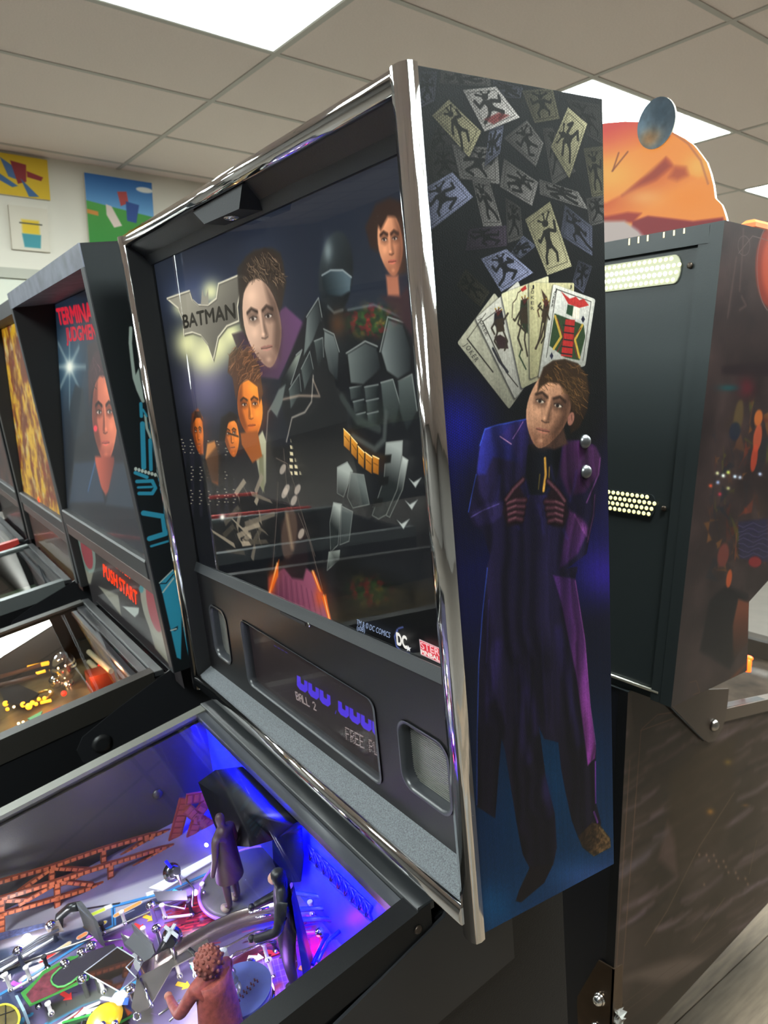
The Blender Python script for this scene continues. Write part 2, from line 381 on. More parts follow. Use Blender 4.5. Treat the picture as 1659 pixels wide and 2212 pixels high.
# floor boards, one by one where they show
PW, PL = .15, 1.25
woods = [mat('floor_plank_%d' % k, c, .62, spec=.3, noise=.22, nscale=9, bump=.1, bscale=60, stretch=(9, 1, 1)) for k, c in enumerate(('776858', '685A4A', '5E5142', '706050'))]
for ix in range(-6, 5):
    for iy in range(0, 4):
        x0 = -.9 + (ix + 6) * PW; y0 = .35 + iy * PL - ((ix * 37) % 5) * .25
        mb = MB(FW); mb.box((x0 + .001, y0 + .001, -Z0 - .004), (x0 + PW - .001, y0 + PL - .001, -Z0 + random.uniform(-.0005, .0005)), bev=.0008)
        mb.build('plank', random.choice(woods), fl)
# ceiling: slab, grid bars and tiles; light panels take the place of some tiles
ceil = wall('ceiling', (XF, YS, CH + .03), (XE, YN, CH + .1), mat('ceiling_slab', '9A948C', .9)); ROOTM['ceiling'] = Matrix.Identity(4)
TX, TY = .6, 1.2
gx0 = CAM_P[0] - 2.155*1.277; gy0 = CAM_P[1] + 1.235*1.277      # one crossing of the grid
FRM = mat('light_panel_frame', 'F0F0EC', .5)
seen = {(0, -1): 'large white light panel in the ceiling nearest the viewer, cut by the top edge', (0, 1): 'white light panel in the ceiling behind the orange topper',
        (0, 3): 'white light panel at the far right, beyond the orange topper'}
def ceiling_bay(X0, X1, Y0, Y1, ox, oy, lights, names):
    i0, i1 = int((X0-ox)//TX) - 1, int((X1-ox)//TX) + 2; j0, j1 = int((Y0-oy)//TY) - 1, int((Y1-oy)//TY) + 2
    for i in range(i0, i1):
        x = ox + i*TX
        if X0 < x < X1: part0 = MB(FW); part0.box((x-.012, Y0, CH-.003), (x+.012, Y1, CH+.02)); part0.build('grid_bar', GRID, ceil)
    for j in range(j0, j1):
        y = oy + j*TY
        if Y0 < y < Y1: part0 = MB(FW); part0.box((X0, y-.012, CH-.0035), (X1, y+.012, CH+.02)); part0.build('grid_bar', GRID, ceil)
    for i in range(i0, i1):
        for j in range(j0, j1):
            a = (max(ox + i*TX + .012, X0), max(oy + j*TY + .012, Y0)); b = (min(ox + (i+1)*TX - .012, X1), min(oy + (j+1)*TY - .012, Y1))
            if b[0]-a[0] < .03 or b[1]-a[1] < .03: continue
            if (i, j) in lights:
                r = root('ceiling_light', FW.w(((a[0]+b[0])/2, (a[1]+b[1])/2, CH)), np.eye(3), names.get((i, j), 'white light panel of the ceiling rows away from the pinball machines'), 'ceiling light', 'ceiling light panels')
                mb = MB(FW); mb.box((a[0]+.012, a[1]+.012, CH-.001), (b[0]-.012, b[1]-.012, CH+.012)); mb.build('diffuser', PANEL, r)
                for p, q in (((a[0], a[1]), (b[0], a[1]+.012)), ((a[0], b[1]-.012), (b[0], b[1])), ((a[0], a[1]+.012), (a[0]+.012, b[1]-.012)), ((b[0]-.012, a[1]+.012), (b[0], b[1]-.012))):
                    mb = MB(FW); mb.box((p[0], p[1], CH-.003), (q[0], q[1], CH+.014)); mb.build('panel_frame', FRM, r)
            else:
                mb = MB(FW); mb.box((a[0], a[1], CH), (b[0], b[1], CH+.02)); mb.build('ceiling_tile', CEILM, ceil)
ceiling_bay(XW, XE, YS, YN, gx0, gy0, {(0, -1), (0, 1), (0, 3), (0, 5), (0, -3), (4, -1), (4, 1), (4, 3), (4, -3), (4, 5)}, seen)
ceiling_bay(XF, XW, YS, YO, -6.62, .36, {(-1, -1), (2, -2), (-1, -3), (2, -4)}, {})  # unseen bay over the added widening, with a panel for the reflection

# canvases on the left wall (plain colour compositions in place of the pictures)
def canvas(px, size, paint, label):
    tl = FW.x(*px, XW); w, h = size
    a = Art(w*900, h*900, 'DDDDDD'); paint(a)
    mb = MB(FW); x1 = XW + .022
    y0, z1 = tl[1], tl[2]; y1, z0 = y0 + w, z1 - h
    mb.hexa([(XW, y0, z0), (x1, y0, z0), (x1, y1, z0), (XW, y1, z0), (XW, y0, z1), (x1, y0, z1), (x1, y1, z1), (XW, y1, z1)], 1)
    mb.quad([(x1+.0004, y0, z0), (x1+.0004, y1, z0), (x1+.0004, y1, z1), (x1+.0004, y0, z1)], 0)
    o = mb.build('canvas_painting', [art_mat('canvas_print', a, .7), mat('canvas_edge', 'CFC8B8', .8)])
    tag(o, label, 'painting', 'canvases on the wall')
def p1(a):
    w, h = a.w, a.h; a.a[:] = rgb('D9B62A')
    for P, c in (([(.18, .1), (.42, .3), (.5, .62), (.3, .55)], '4A6B9A'), ([(.35, .15), (.62, .2), (.6, .62), (.45, .7)], '8E2F35'), ([(.5, .55), (.8, .95), (.62, .98)], '3F6796'),
                 ([(.62, .35), (.9, .45), (.86, .55), (.62, .5)], '8E2F35'), ([(.15, .5), (.45, .75), (.35, .8), (.12, .65)], '3F6796')):
        a.poly([(x*w, y*h) for x, y in P], c, 1.5)
def p2(a):
    w, h = a.w, a.h; a.a[:] = rgb('CFC9BA'); a.poly([(w*.3, h*.3), (w*.75, h*.3), (w*.75, h*.62), (w*.3, h*.62)], 'D8B92E', 6); a.poly([(w*.28, h*.62), (w*.78, h*.62), (w*.74, h*.93), (w*.32, h*.93)], '3E8C96', 3)
    a.line([(w*.25, h*.38), (w*.82, h*.38)], 7, '4A4A40')
def p3(a):
    w, h = a.w, a.h
    a.poly([(0, 0), (w, 0), (w, h*.55), (0, h*.45)], '2E68AE', 1, 1, '6FA8D6', [(0, 0), (0, h*.5)])
    a.ell(w*.88, h*.12, w*.13, h*.04, 'E4E6E2', blur=3); a.poly([(0, h*.38), (w*.3, h*.42), (w, h*.5), (w, h), (0, h)], '4E9A46', 2, 1, '2B7D2E', [(0, h*.4), (0, h)])
    a.poly([(0, h*.5), (w*.16, h*.52), (w*.16, h*.58), (0, h*.56)], 'C9843C', 2); a.poly([(w*.8, h*.6), (w, h*.6), (w, h*.7), (w*.8, h*.7)], 'C9843C', 2)
    a.poly([(w*.46, h*.2), (w*.6, h*.18), (w*.62, h*.34), (w*.5, h*.4)], 'B04A48', 2); a.poly([(w*.58, h*.32), (w*.78, h*.35), (w*.72, h*.62), (w*.58, h*.6)], '2F4F90', 2)
    a.poly([(w*.28, h*.4), (w*.36, h*.42), (w*.5, h*.68), (w*.38, h*.72), (w*.28, h*.55)], 'D9C8BE', 2); a.ell(w*.66, h*.84, w*.1, h*.12, 'C26058', blur=2)
canvas((-28, 327), (.3, .215), p1, 'yellow canvas with blue and red shapes, high on the cream wall')
canvas((16, 443), (.2, .235), p2, 'small grey canvas with a yellow and teal block, below the yellow canvas')
canvas((179, 374), (.4, .4), p3, 'square canvas with blue sky, green hills and coloured shapes on the wall')

# ------------------------------------------------------------------ main machine
BASE = FM.w((-.35, .09, -1.16)); BASE[2] = 0
R0 = root('pinball_machine', BASE, RM, 'black pinball machine in front with chrome-edged backbox and a purple coat on its side art', 'pinball machine', 'pinball machines in the row')
# --- side art
SK = 2800.; SY0, SZ1 = -.004, .7045
def Tside(x, y): p = FM.x(x, y, 0); return ((p[1]-SY0)*SK, (SZ1-p[2])*SK)
side = Art(.2035*SK, .729*SK, '14161A', Tside)
def paint_side(a):
    H = a.h
    stops = [(0, (22, 24, 27)), (.38, (22, 22, 22)), (.45, (20, 20, 40)), (.5, (20, 22, 62)), (.56, (20, 22, 58)), (.62, (22, 23, 40)), (.72, (16, 24, 46)), (.82, (6, 38, 68)), (.9, (6, 46, 76)), (.96, (10, 54, 86)), (1, (30, 58, 94))]
    f = np.linspace(0, 1, H); a.a[:] = np.stack([np.interp(f, [q[0] for q in stops], [q[1][k]/255 for q in stops]) for k in range(3)], 1)[:, None, :]
    a.glow(985, 925, 90, 110, (.09, .1, .5), .85); a.glow(960, 1020, 60, 160, (.07, .08, .38), .5); a.glow(1310, 1235, 70, 75, (.22, .15, .55), .9); a.glow(1320, 1090, 40, 200, (.16, .13, .3), .6)
    a.glow(1180, 1680, 120, 200, (.02, .24, .36), .7); a.glow(1060, 1960, 60, 60, (.05, .3, .45), .8); a.glow(1260, 1890, 90, 40, (.25, .36, .55), .6)
    # loose cards
    g = lambda X, Y: (880 + X/3.606, 120 + Y/3.606); r = random.Random(4)
    cards = [([(250, 215), (260, 100), (640, 150), (650, 240)], .25, 0), ([(100, 120), (230, 120), (210, 350), (60, 430)], .22, 1), ([(1050, 560), (1130, 560), (1310, 900), (1130, 1010)], .3, 0), ([(660, 190), (900, 250), (880, 330), (700, 320)], .26, 1),
             ([(160, 700), (260, 480), (420, 700), (150, 740)], .18, 0), ([(150, 740), (340, 720), (480, 960), (180, 1000)], .17, 0), ([(60, 700), (130, 690), (180, 1010), (90, 1030)], .2, 1), ([(890, 270), (1130, 250), (1185, 490), (990, 525)], .33, 2), ([(1230, 330), (1500, 380), (1520, 690), (1400, 620)], .2, 0),
             ([(345, 690), (700, 720), (720, 1000), (410, 955)], .42, 0), ([(600, 860), (640, 560), (750, 540), (720, 760)], .42, 1), ([(750, 640), (930, 500), (1060, 680), (1000, 865)], .38, 0),
             ([(500, 960), (640, 980), (740, 1330), (590, 1330)], .43, 0), ([(750, 800), (1020, 985), (970, 1170), (720, 1020)], .45, 0), ([(1025, 960), (1330, 1060), (1410, 1200), (1030, 1080)], .48, 0), ([(1370, 720), (1530, 700), (1530, 1100), (1440, 1120)], .36, 2),
             ([(1390, 1110), (1560, 1080), (1560, 1290), (1420, 1330)], .38, 0), ([(1225, 1160), (1440, 1330), (1440, 1560), (1190, 1400)], .4, 1), ([(480, 1350), (770, 1320), (775, 1480), (450, 1520)], .24, 3), ([(760, 1100), (880, 1180), (900, 1420), (780, 1460)], .3, 0), ([(800, 1540), (900, 1400), (1000, 1480), (880, 1580)], .45, 1),
             ([(1330, 1590), (1440, 1640), (1370, 1850), (1280, 1780)], .36, 1), ([(380, 1790), (450, 1660), (640, 1840), (570, 1960)], .2, 2), ([(100, 1050), (350, 905), (510, 1100), (140, 1390)], .5, 1),
             ([(190, 465), (320, 340), (575, 590), (480, 790)], .5, 2), ([(430, 265), (690, 240), (875, 480), (600, 590)], .68, 0), ([(1115, 710), (1250, 400), (1400, 530), (1260, 955)], .6, 2), ([(570, 1580), (770, 1505), (980, 1690), (730, 1840)], .62, 1), ([(915, 1275), (1110, 1135), (1280, 1640), (1090, 1710)], .66, 2)]
    tints = [(1, .97, .95), (.92, .94, 1.1), (1.04, 1, .82), (1.05, .9, 1.1)]
    for P, b, ti in cards:
        Q = [g(*p) for p in P]; col = np.array(tints[ti]) * b * .92; c = np.mean(Q, 0)
        a.poly([(c[0]+(q[0]-c[0])*1.06+1, c[1]+(q[1]-c[1])*1.06+3) for q in Q], (.03, .035, .04), 5, .5)
        a.poly(Q, col*.62, .9, 1, col*1.05, [Q[0], Q[2]])
        I = [(c[0]+(q[0]-c[0])*.82, c[1]+(q[1]-c[1])*.82) for q in Q]; a.line(I + I[:1], 1.6, col*.35, .7)
        L = lambda u, v: tuple((np.array(Q[0])*(1-u)*(1-v) + np.array(Q[1])*u*(1-v) + np.array(Q[2])*u*v + np.array(Q[3])*(1-u)*v))
        fl = r.choice((-1, 1)); dk = col*.2                   # a dark dancing jester, different on every card
        J_ = lambda u, v: L(.5 + fl*(u + jx*(v-.5)), v); jx = r.uniform(-.5, .5)
        hc = J_(0, .24); a.ell(*hc, 5.5*(.6+b), 6*(.6+b), dk, 0, 1.1)
        for e_1 in ((-.2, .12), (.02, .1), (.22, .15)): a.line([hc, J_(*e_1)], 4, dk); a.ell(*J_(*e_1), 2.6, 2.6, dk, 0, .8)
        a.poly([J_(-.13, .33), J_(.14, .32), J_(.1, .5), J_(.16, .62), J_(-.14, .63), J_(-.08, .48)], dk, 1.1)
        for lim in ((-.1, .36, -.32, .42, -.3+r.uniform(-.1, .15), .28), (.1, .36, .3, .46, .34, .34+r.uniform(-.1, .2)), (-.08, .6, -.22, .72, -.1+r.uniform(-.15, .1), .84), (.08, .6, .2, .72, .3+r.uniform(-.2, .1), .82)): a.line([J_(*lim[:2]), J_(*lim[2:4]), J_(*lim[4:])], 6*(.55+b), dk, 1, 1)
        if b > .6 and ti == 0: a.poly([L(.15, .75), L(.6, .7), L(.8, .85), L(.3, .92)], (.36, .13, .13), 2, .8)
    hx = np.sin(a.X*.62)*np.sin(a.X*.31 + a.Y*.54)*np.sin(-a.X*.31 + a.Y*.54)                      # fine printed mesh over the upper part
    fade = np.clip((1150 - a.Y)/300, 0, 1); a.mul(1 + hx*.55*fade)
    # fan of cards
    h = lambda X, Y: (900 + X/3.16, 550 + Y/3.16)
    fan = [([(275, 600), (530, 258), (870, 720), (630, 1055)], 'B9B4A2'), ([(400, 435), (692, 178), (900, 700), (670, 985)], 'CBC6BC'), ([(575, 265), (900, 142), (905, 820), (715, 915)], 'CDC7A8'), ([(765, 190), (1075, 190), (1060, 720), (772, 850)], 'C6BE98'), ([(932, 198), (1220, 302), (1150, 760), (830, 840)], 'D6D3CB')]
    for P, cc in fan:
        Q = [h(*p) for p in P]; c = np.mean(Q, 0); K = []
        for k in range(4):
            for t_ in (.05, .0): pass
            A, B, C = np.array(Q[k-1]), np.array(Q[k]), np.array(Q[(k+1) % 4]); ra = 4/np.linalg.norm(A-B); rc = 4/np.linalg.norm(C-B); K += [tuple(B+(A-B)*ra), tuple(B+((A-B)*ra+(C-B)*rc)*.28), tuple(B+(C-B)*rc)]
        a.poly([(q[0]-1.5, q[1]+2) for q in K], '0B0B10', 4, .8); a.poly(K, cc, .9, 1, rgb(cc)*.62, [h(640, 250), h(700, 1050)])
    BK = '2A2622'
    a.line([h(345, 575), h(520, 800)], 3, BK); a.line([h(345, 575), h(470, 400)], 2, BK, .6); a.line([h(450, 455), h(610, 800), h(690, 900)], 2.4, BK)
    a.line([h(450, 455), h(575, 360)], 2, BK, .7)
    a.poly([h(530, 400), h(580, 370), h(600, 470), h(560, 520), h(525, 470)], '25232A', 1.2); a.poly([h(530, 560), h(570, 545), h(610, 570), h(625, 640), h(560, 640)], '3A2A2A', 1.2)
    a.line([h(520, 640), h(560, 720), h(620, 800)], 6, '2A2A30')
    a.line([h(735, 225), h(690, 260), h(680, 300), h(655, 330), h(650, 430)], 2, '4A3A30'); a.poly([h(708, 235), h(742, 208), h(750, 232), h(720, 252)], 'A8302A', 1)
    a.poly([h(710, 310), h(755, 295), h(760, 540), h(725, 500), h(700, 430)], '2F3A2A', 1.4); a.line([h(690, 560), h(715, 640), h(700, 690), h(745, 780)], 4, '33402E')
    a.poly([h(850, 235), h(890, 290), h(905, 360), h(880, 450), h(850, 420), h(870, 330)], '4A372C', 1.3); a.line([h(880, 440), h(850, 560), h(810, 640)], 5, '3E3028'); a.line([h(850, 350), h(825, 380), h(835, 420)], 4, '5A4632')
    for hd, bd, lims in (((555, 410), [(535, 440), (585, 430), (600, 520), (545, 530)], ([(540, 450), (510, 500), (530, 540)], [(590, 450), (622, 400)], [(550, 530), (530, 590), (560, 640)], [(590, 520), (618, 590), (600, 650)])),
                         ((735, 330), [(712, 360), (752, 350), (758, 470), (705, 470)], ([(715, 370), (670, 450), (660, 440)], [(712, 380), (690, 470), (745, 530)], [(715, 470), (690, 570), (720, 650)], [(745, 470), (735, 580), (755, 690)])),
                         ((880, 350), [(862, 375), (895, 380), (880, 470), (852, 460)], ([(865, 385), (830, 350), (845, 330)], [(885, 390), (905, 440)], [(855, 460), (840, 560), (815, 640)], [(875, 465), (872, 560), (850, 600)]))):
        a.ell(*h(*hd), 4.5, 5.5, '33281F', 10, 1); a.poly([h(*p) for p in bd], '3E3226', 1.2)
        for e_1 in ((-18, -42), (4, -50), (24, -36)): a.line([h(*hd), h(hd[0]+e_1[0], hd[1]+e_1[1])], 3, '5A2A24'); a.ell(*h(hd[0]+e_1[0], hd[1]+e_1[1]), 1.6, 1.8, 'A08A40', 0, .8)
        for L_ in lims: a.line([h(*p) for p in L_], 4.5, '3A3228', 1, 1)
    a.line([h(955, 235), h(885, 700)], 2, BK, .8); a.line([h(955, 235), h(1190, 320), h(1135, 720)], 2, BK, .8)
    a.poly([h(985, 250), h(1045, 300), h(1085, 285), h(1110, 310), h(1140, 300), h(1175, 345), h(1110, 362), h(1035, 335)], 'B23A36', 1)
    a.poly([h(1030, 340), h(1075, 350), h(1060, 420), h(1020, 400)], '2F4A33', 1.2); a.poly([h(1070, 350), h(1112, 365), h(1108, 440), h(1060, 430)], 'D9CFC0', 1.2)
    a.poly([h(940, 400), h(1020, 430), h(1140, 480), h(1150, 560), h(1110, 720), h(1010, 700), h(905, 620)], '35482F', 1.3)
    a.poly([h(1015, 440), h(1080, 445), h(1060, 700), h(985, 690)], 'A6322F', 1.2); a.line([h(945, 420), h(985, 560), h(935, 640)], 7, 'B79A48'); a.line([h(1130, 480), h(1080, 580), h(1110, 700)], 7, 'B79A48')
    for k in range(5): a.line([h(1000 - k*4, 480 + k*48), h(1075 - k*4, 490 + k*48)], 3, '2A2A2A')
    a.line([h(960, 440), h(1005, 570), h(960, 660)], 2.5, '7A2A28'); a.line([h(1120, 500), h(1065, 580), h(1095, 700)], 2.5, '7A2A28')
    a.poly([h(1135, 415), h(1148, 440), h(1135, 465), h(1122, 440)], '26263A', .9); a.poly([h(920, 665), h(932, 690), h(920, 715), h(908, 690)], '26263A', .9)
    # a man in a long purple overcoat
    q = lambda X, Y: (960 + X/2.6025, 1200 + Y/2.6025)
    coat = [h(755, 1118), h(545, 1165), h(465, 1185), h(430, 1300), h(405, 1500), h(370, 1640), h(350, 1760), h(380, 1840), h(450, 1880), h(500, 2060), h(470, 2150), q(240, 70), q(215, 330), q(190, 600), q(183, 1000), q(180, 1410), q(285, 1478), q(305, 1200), q(320, 1030), q(340, 1100), q(370, 1290), q(415, 1560), q(440, 1680), q(480, 1760), q(610, 1740), q(632, 1640), q(620, 1450), q(570, 1250), q(545, 1060), q(530, 960), q(560, 1030), q(640, 1050), q(655, 1200), q(680, 1330), q(715, 1490), q(750, 1580), q(870, 1600), q(880, 1500), q(850, 1380), q(852, 1100), q(820, 850), q(790, 480), q(735, 130), q(750, 60), h(1030, 2140), h(1160, 2040), h(1190, 1880), h(1215, 1780), h(1245, 1500), h(1255, 1380), h(1220, 1300), h(1130, 1265), h(1000, 1270)]
    a.poly(coat, '201B36', 1.4, 1, '17131F', [(1100, 950), (1130, 1650)])
    a.poly([h(755, 1118), h(545, 1165), h(465, 1185), h(430, 1300), h(405, 1500), h(470, 1500), h(520, 1380), h(700, 1420), h(760, 1300)], '2A2C6E', 4, 1, '1D1B40', [h(450, 1180), h(640, 1500)])
    a.poly([h(740, 1300), h(1000, 1260), h(960, 1500), h(930, 1640), h(760, 1640), h(740, 1500)], '111218', 2)
    a.poly([h(640, 1160), h(760, 1120), h(760, 1300), h(740, 1520), h(650, 1300), h(570, 1240)], '332A66', 3, 1, '1E1A33', [h(600, 1150), h(740, 1520)])
    a.line([h(655, 1255), h(690, 1200), h(725, 1140)], 3, '7A5A8A'); a.line([h(568, 1240), h(645, 1292)], 3, '8A6A86')
    a.poly([h(1000, 1270), h(1130, 1265), h(1225, 1310), h(1255, 1380), h(1245, 1500), h(1150, 1620), h(1040, 1650), h(975, 1500)], '4A2A4E', 5, 1, '321C38', [h(1240, 1300), h(1000, 1600)])
    a.line([h(1252, 1390), h(1240, 1500), h(1160, 1690)], 5, '7A4A7A', .7, 2); a.line([h(1215, 1640), h(1205, 1780), h(1165, 1960)], 4, '7A4372', .6, 2)
    a.poly([h(1040, 1740), h(1130, 1800), h(1180, 1870), h(1100, 2040), h(1010, 2120), h(975, 2140), h(1000, 1960)], '57305C', 5, .9, '38204A', [h(1060, 1740), h(1000, 2140)])
    for k in range(4): a.line([h(1075 + k*25, 1770 + k*30), h(1130 + k*14, 1880 + k*20)], 4, '7A4A7E', .5, 2)
    a.poly([h(370, 1760), h(470, 1700), h(590, 1680), h(600, 1760), h(520, 1830), h(420, 1850)], '2A2344', 4); a.line([h(372, 1790), h(450, 1745), h(560, 1700)], 3, '584C80', .8, 1.5); a.line([h(405, 1500), h(375, 1640), h(352, 1755)], 3, '34488E', .8)
    a.line([h(430, 1300), h(465, 1190), h(560, 1160), h(750, 1122)], 3, '3A4EA0', .9, 1.5)
    a.poly([q(610, 110), q(735, 130), q(790, 480), q(820, 850), q(852, 1080), q(845, 1140), q(805, 1180), q(745, 700), q(655, 260)], '3E2450', 3, 1, '663268', [q(650, 150), q(830, 900)])
    a.line([q(735, 140), q(790, 480), q(820, 850), q(850, 1060)], 3, '9A5A96', .6, 1.5); a.line([q(848, 1160), q(850, 1390)], 6, '6E3A84', .8, 2); a.line([q(840, 1440), q(860, 1500)], 7, '7A4290', .8, 2)
    a.line([q(240, 70), q(212, 340), q(192, 600), q(184, 1000), q(182, 1400)], 3, '38509A', .8, 1.4); a.line([q(248, 250), q(235, 600)], 3, '322A5A', .8, 2)
    for P in ([q(300, 500), q(260, 800)], [q(420, 640), q(500, 860), q(520, 980)], [q(640, 420), q(700, 760), q(760, 1050)], [q(440, 780), q(430, 1000), q(470, 1150)], [q(560, 1260), q(590, 1450)]): a.line(P, 26, '2E2450', .45, 10)
    a.line([h(875, 1390), h(880, 1500), h(865, 1610)], 8, 'A27A36', .8, 2); a.line([h(905, 1450), h(900, 1560)], 4, '6A542A', .9, 1.5); a.line([h(840, 1500), h(830, 1600)], 4, '4A4022', .9, 1.5)
    # folds of the cloth
    fo = vnoise(a.h, a.w, 60, 15, 2)[:, :1]*0 + np.repeat(vnoise(2, a.w, 22, 16, 2)[:1], a.h, 0); wob = vnoise(a.h, a.w, 120, 17, 2); ix = np.clip((a.X + 60*(wob-.5)), 0, a.w-1).astype(int); fo = np.take_along_axis(fo, ix, 1)
    a.tex(coat, .62 + .95*fo*(.55+.7*wob))
    for k in range(16):
        x0, y0 = h(480 + (k*131) % 700, 1350 + (k*97) % 420); a.line([(x0, y0), (x0 + 8*math.sin(k), y0 + 30), (x0 + 14*math.sin(k*1.7), y0 + 62)], 7, ('3A3478', '120E1C')[k % 2], .35, 5)
    for k in range(14): x0 = 1050 + k*15; a.line([(x0, 1300 + (k*53) % 120), (x0 + 4, 1430 + (k*37) % 90), (x0 + (k % 3)*6, 1560)], 6, ('342A58', '0E0A16')[k % 2], .3, 5)
    # shoes
    a.poly([q(480, 1750), q(610, 1735), q(560, 1840), q(430, 1950), q(400, 1942), q(420, 1880)], '1A1318', 2); a.poly([q(750, 1580), q(830, 1500), q(872, 1512), q(932, 1590), q(935, 1640), q(840, 1692), q(775, 1640)], '2A1E16', 2, 1, '5A4630', [q(760, 1600), q(900, 1560)]); a.tex([q(750, 1580), q(830, 1500), q(872, 1512), q(932, 1590), q(935, 1640), q(840, 1692), q(775, 1640)], .5 + vnoise(a.h, a.w, 9, 44, 2))
    a.line([q(870, 1530), q(925, 1600)], 5, '7A6442', .7, 2)
    # gloved hands at the lapels, four fingers and a thumb each
    for mx_, (X0, Y0) in ((1, (590, 1640)), (-1, (1030, 1650))):
        H_ = lambda x, y: h(X0 + mx_*x, Y0 + y)
        a.poly([H_(-5, 120), H_(10, 40), H_(50, -30), H_(110, -60), H_(140, 0), H_(150, 120), H_(110, 200), H_(30, 215)], '2A1A22', 4, 1, '1A1218', [H_(20, 0), H_(120, 200)])
        for k in range(4):
            L = [H_(28 + k*4, 62 + k*38), H_(85, 40 + k*40), H_(150 - k*8, 38 + k*44)]; a.line(L, 17, '1A1016', 1, 2.5); a.line([(x, y-1.2) for x, y in L], 10, '5E3A44', .8, 4); a.line([(x, y-2.6) for x, y in L[:2]], 4, '80565E', .6, 2.5)
        L = [H_(20, 30), H_(70, -40), H_(135, -105)]; a.line(L, 15, '1A1016', 1, 2.5); a.line(L, 9, '6A444E', .85, 3)
    # head of a plain man with short brown hair, looking down to the left
    a.poly([h(850, 1230), h(1000, 1180), h(1030, 1290), h(940, 1330), h(860, 1310)], '4A362E', 4)
    a.poly([h(865, 770), h(930, 725), h(1010, 715), h(1100, 745), h(1160, 820), h(1180, 930), h(1165, 1060), h(1110, 1180), h(1050, 1220), h(1030, 1000), h(930, 800)], '2E2118', 3)
    face_(a, *h(900, 1045), 47, 88, 'B88E74', '6A4838', 14, 1, '2A1C14', '84504A'); a.ell(*h(1052, 1120), 7, 15, '94685A', 12, 2); a.line([h(1054, 1095), h(1060, 1130)], 2, '5A3A2E', .7)
    a.poly([h(822, 940), h(832, 860), h(862, 775), h(930, 725), h(1010, 715), h(1100, 745), h(1160, 820), h(1175, 960), h(1110, 1090), h(1060, 1060), h(1040, 960), h(970, 880), h(900, 870), h(850, 900)], '3A2A1C', 3)
    a.hair([h(830, 900), h(930, 725), h(1100, 745), h(1165, 850), h(1120, 1080), h(1050, 1040), h(960, 850)], 300, 9, 50, 16, (.36, .27, .17), 1.6, 3, .35)
    n = np.repeat(vnoise(1, a.w, 3, 2, 2), a.h, 0); st = vnoise(a.h, a.w, 4, 9, 2); a.mul(1 + .12*(n-.5) + .16*(st-.5))
paint_side(side); side.a = np.clip(side.a, 0, 1)**1.22
sidem = art_mat('side_art_print', side, .45, 0, .22, .25)
P_ = [np.array(p) for p in ((0, .0028, .002), (0, .1875, -.0217), (0, .1955, .70), (0, -.0022, .7027))]
suv = lambda w: None
def side_uv(p): return ((p[1]-SY0)*SK/side.w, 1 - (SZ1-p[2])*SK/side.h)
mb = MB(FM); i = mb.pts(P_); mb.face([i, i+1, i+2, i+3], 0, [side_uv(p) for p in P_])
inn = [p + np.array((-.018, 0, 0)) for p in P_]; j = mb.pts(inn + P_)
mb.face([j+3, j+2, j+1, j], 1)
for k in range(4): mb.face([j+k, j+(k+1) % 4, j+4+(k+1) % 4, j+4+k], 1)
SP = mb.build('side_panel', [sidem, BLACK], R0, 'side panel with scattered playing cards and a man in a purple overcoat')
# printed letters on the fan of cards
def text_x(txt, p0, p1, p2, m, parent, bold=0., F=FM, c=0., sp=1.):
    return lettering(txt, F.w(F.x(*p0, c)), F.w(F.x(*p1, c)), F.w(F.x(*p2, c)), m, parent, F.R @ np.array((1, 0, 0)), bold, spacing=sp)
INK = mat('card_ink', '2A2724', .6); hh = lambda X, Y: (900 + X/3.16, 550 + Y/3.16)
text_x('JOKER', hh(318, 618), hh(398, 735), hh(345, 598), INK, SP, .01, sp=1.5); text_x('JOKER', hh(420, 440), hh(468, 553), hh(440, 428), INK, SP, .01, sp=1.3)
for k, ch in enumerate('JOKER'):
    text_x(ch, hh(777, 230 + k*37), hh(799, 230 + k*37), hh(777, 208 + k*37), INK, SP, .01)
    text_x(ch, hh(937 - k*5, 248 + k*27), hh(953 - k*5, 252 + k*27), hh(941 - k*5, 228 + k*27), INK, SP, .01)
text_x('J', hh(1040, 228), hh(1055, 228), hh(1040, 208), INK, SP, .01)
# --- shell of the backbox
mb = MB(FM); mb.prism([p + np.array((-.70, 0, 0)) for p in P_], (.018, 0, 0)); mb.build('side_panel', BLACKM, R0, 'plain black side panel')
mb = MB(FM); mb.box((-.682, -.001, .690), (-.018, .194, .7015)); mb.build('top_panel', BLACK, R0)
mb = MB(FM); mb.box((-.682, .176, -.015), (-.018, .19, .69)); mb.build('rear_panel', BLACKM, R0)
mb = MB(FM); mb.hexa([(-.682, .003, .0), (-.018, .003, .0), (-.018, .188, -.02), (-.682, .188, -.02), (-.682, .003, .012), (-.018, .003, .012), (-.018, .188, -.008), (-.682, .188, -.008)]); mb.build('bottom_panel', BLACKM, R0)
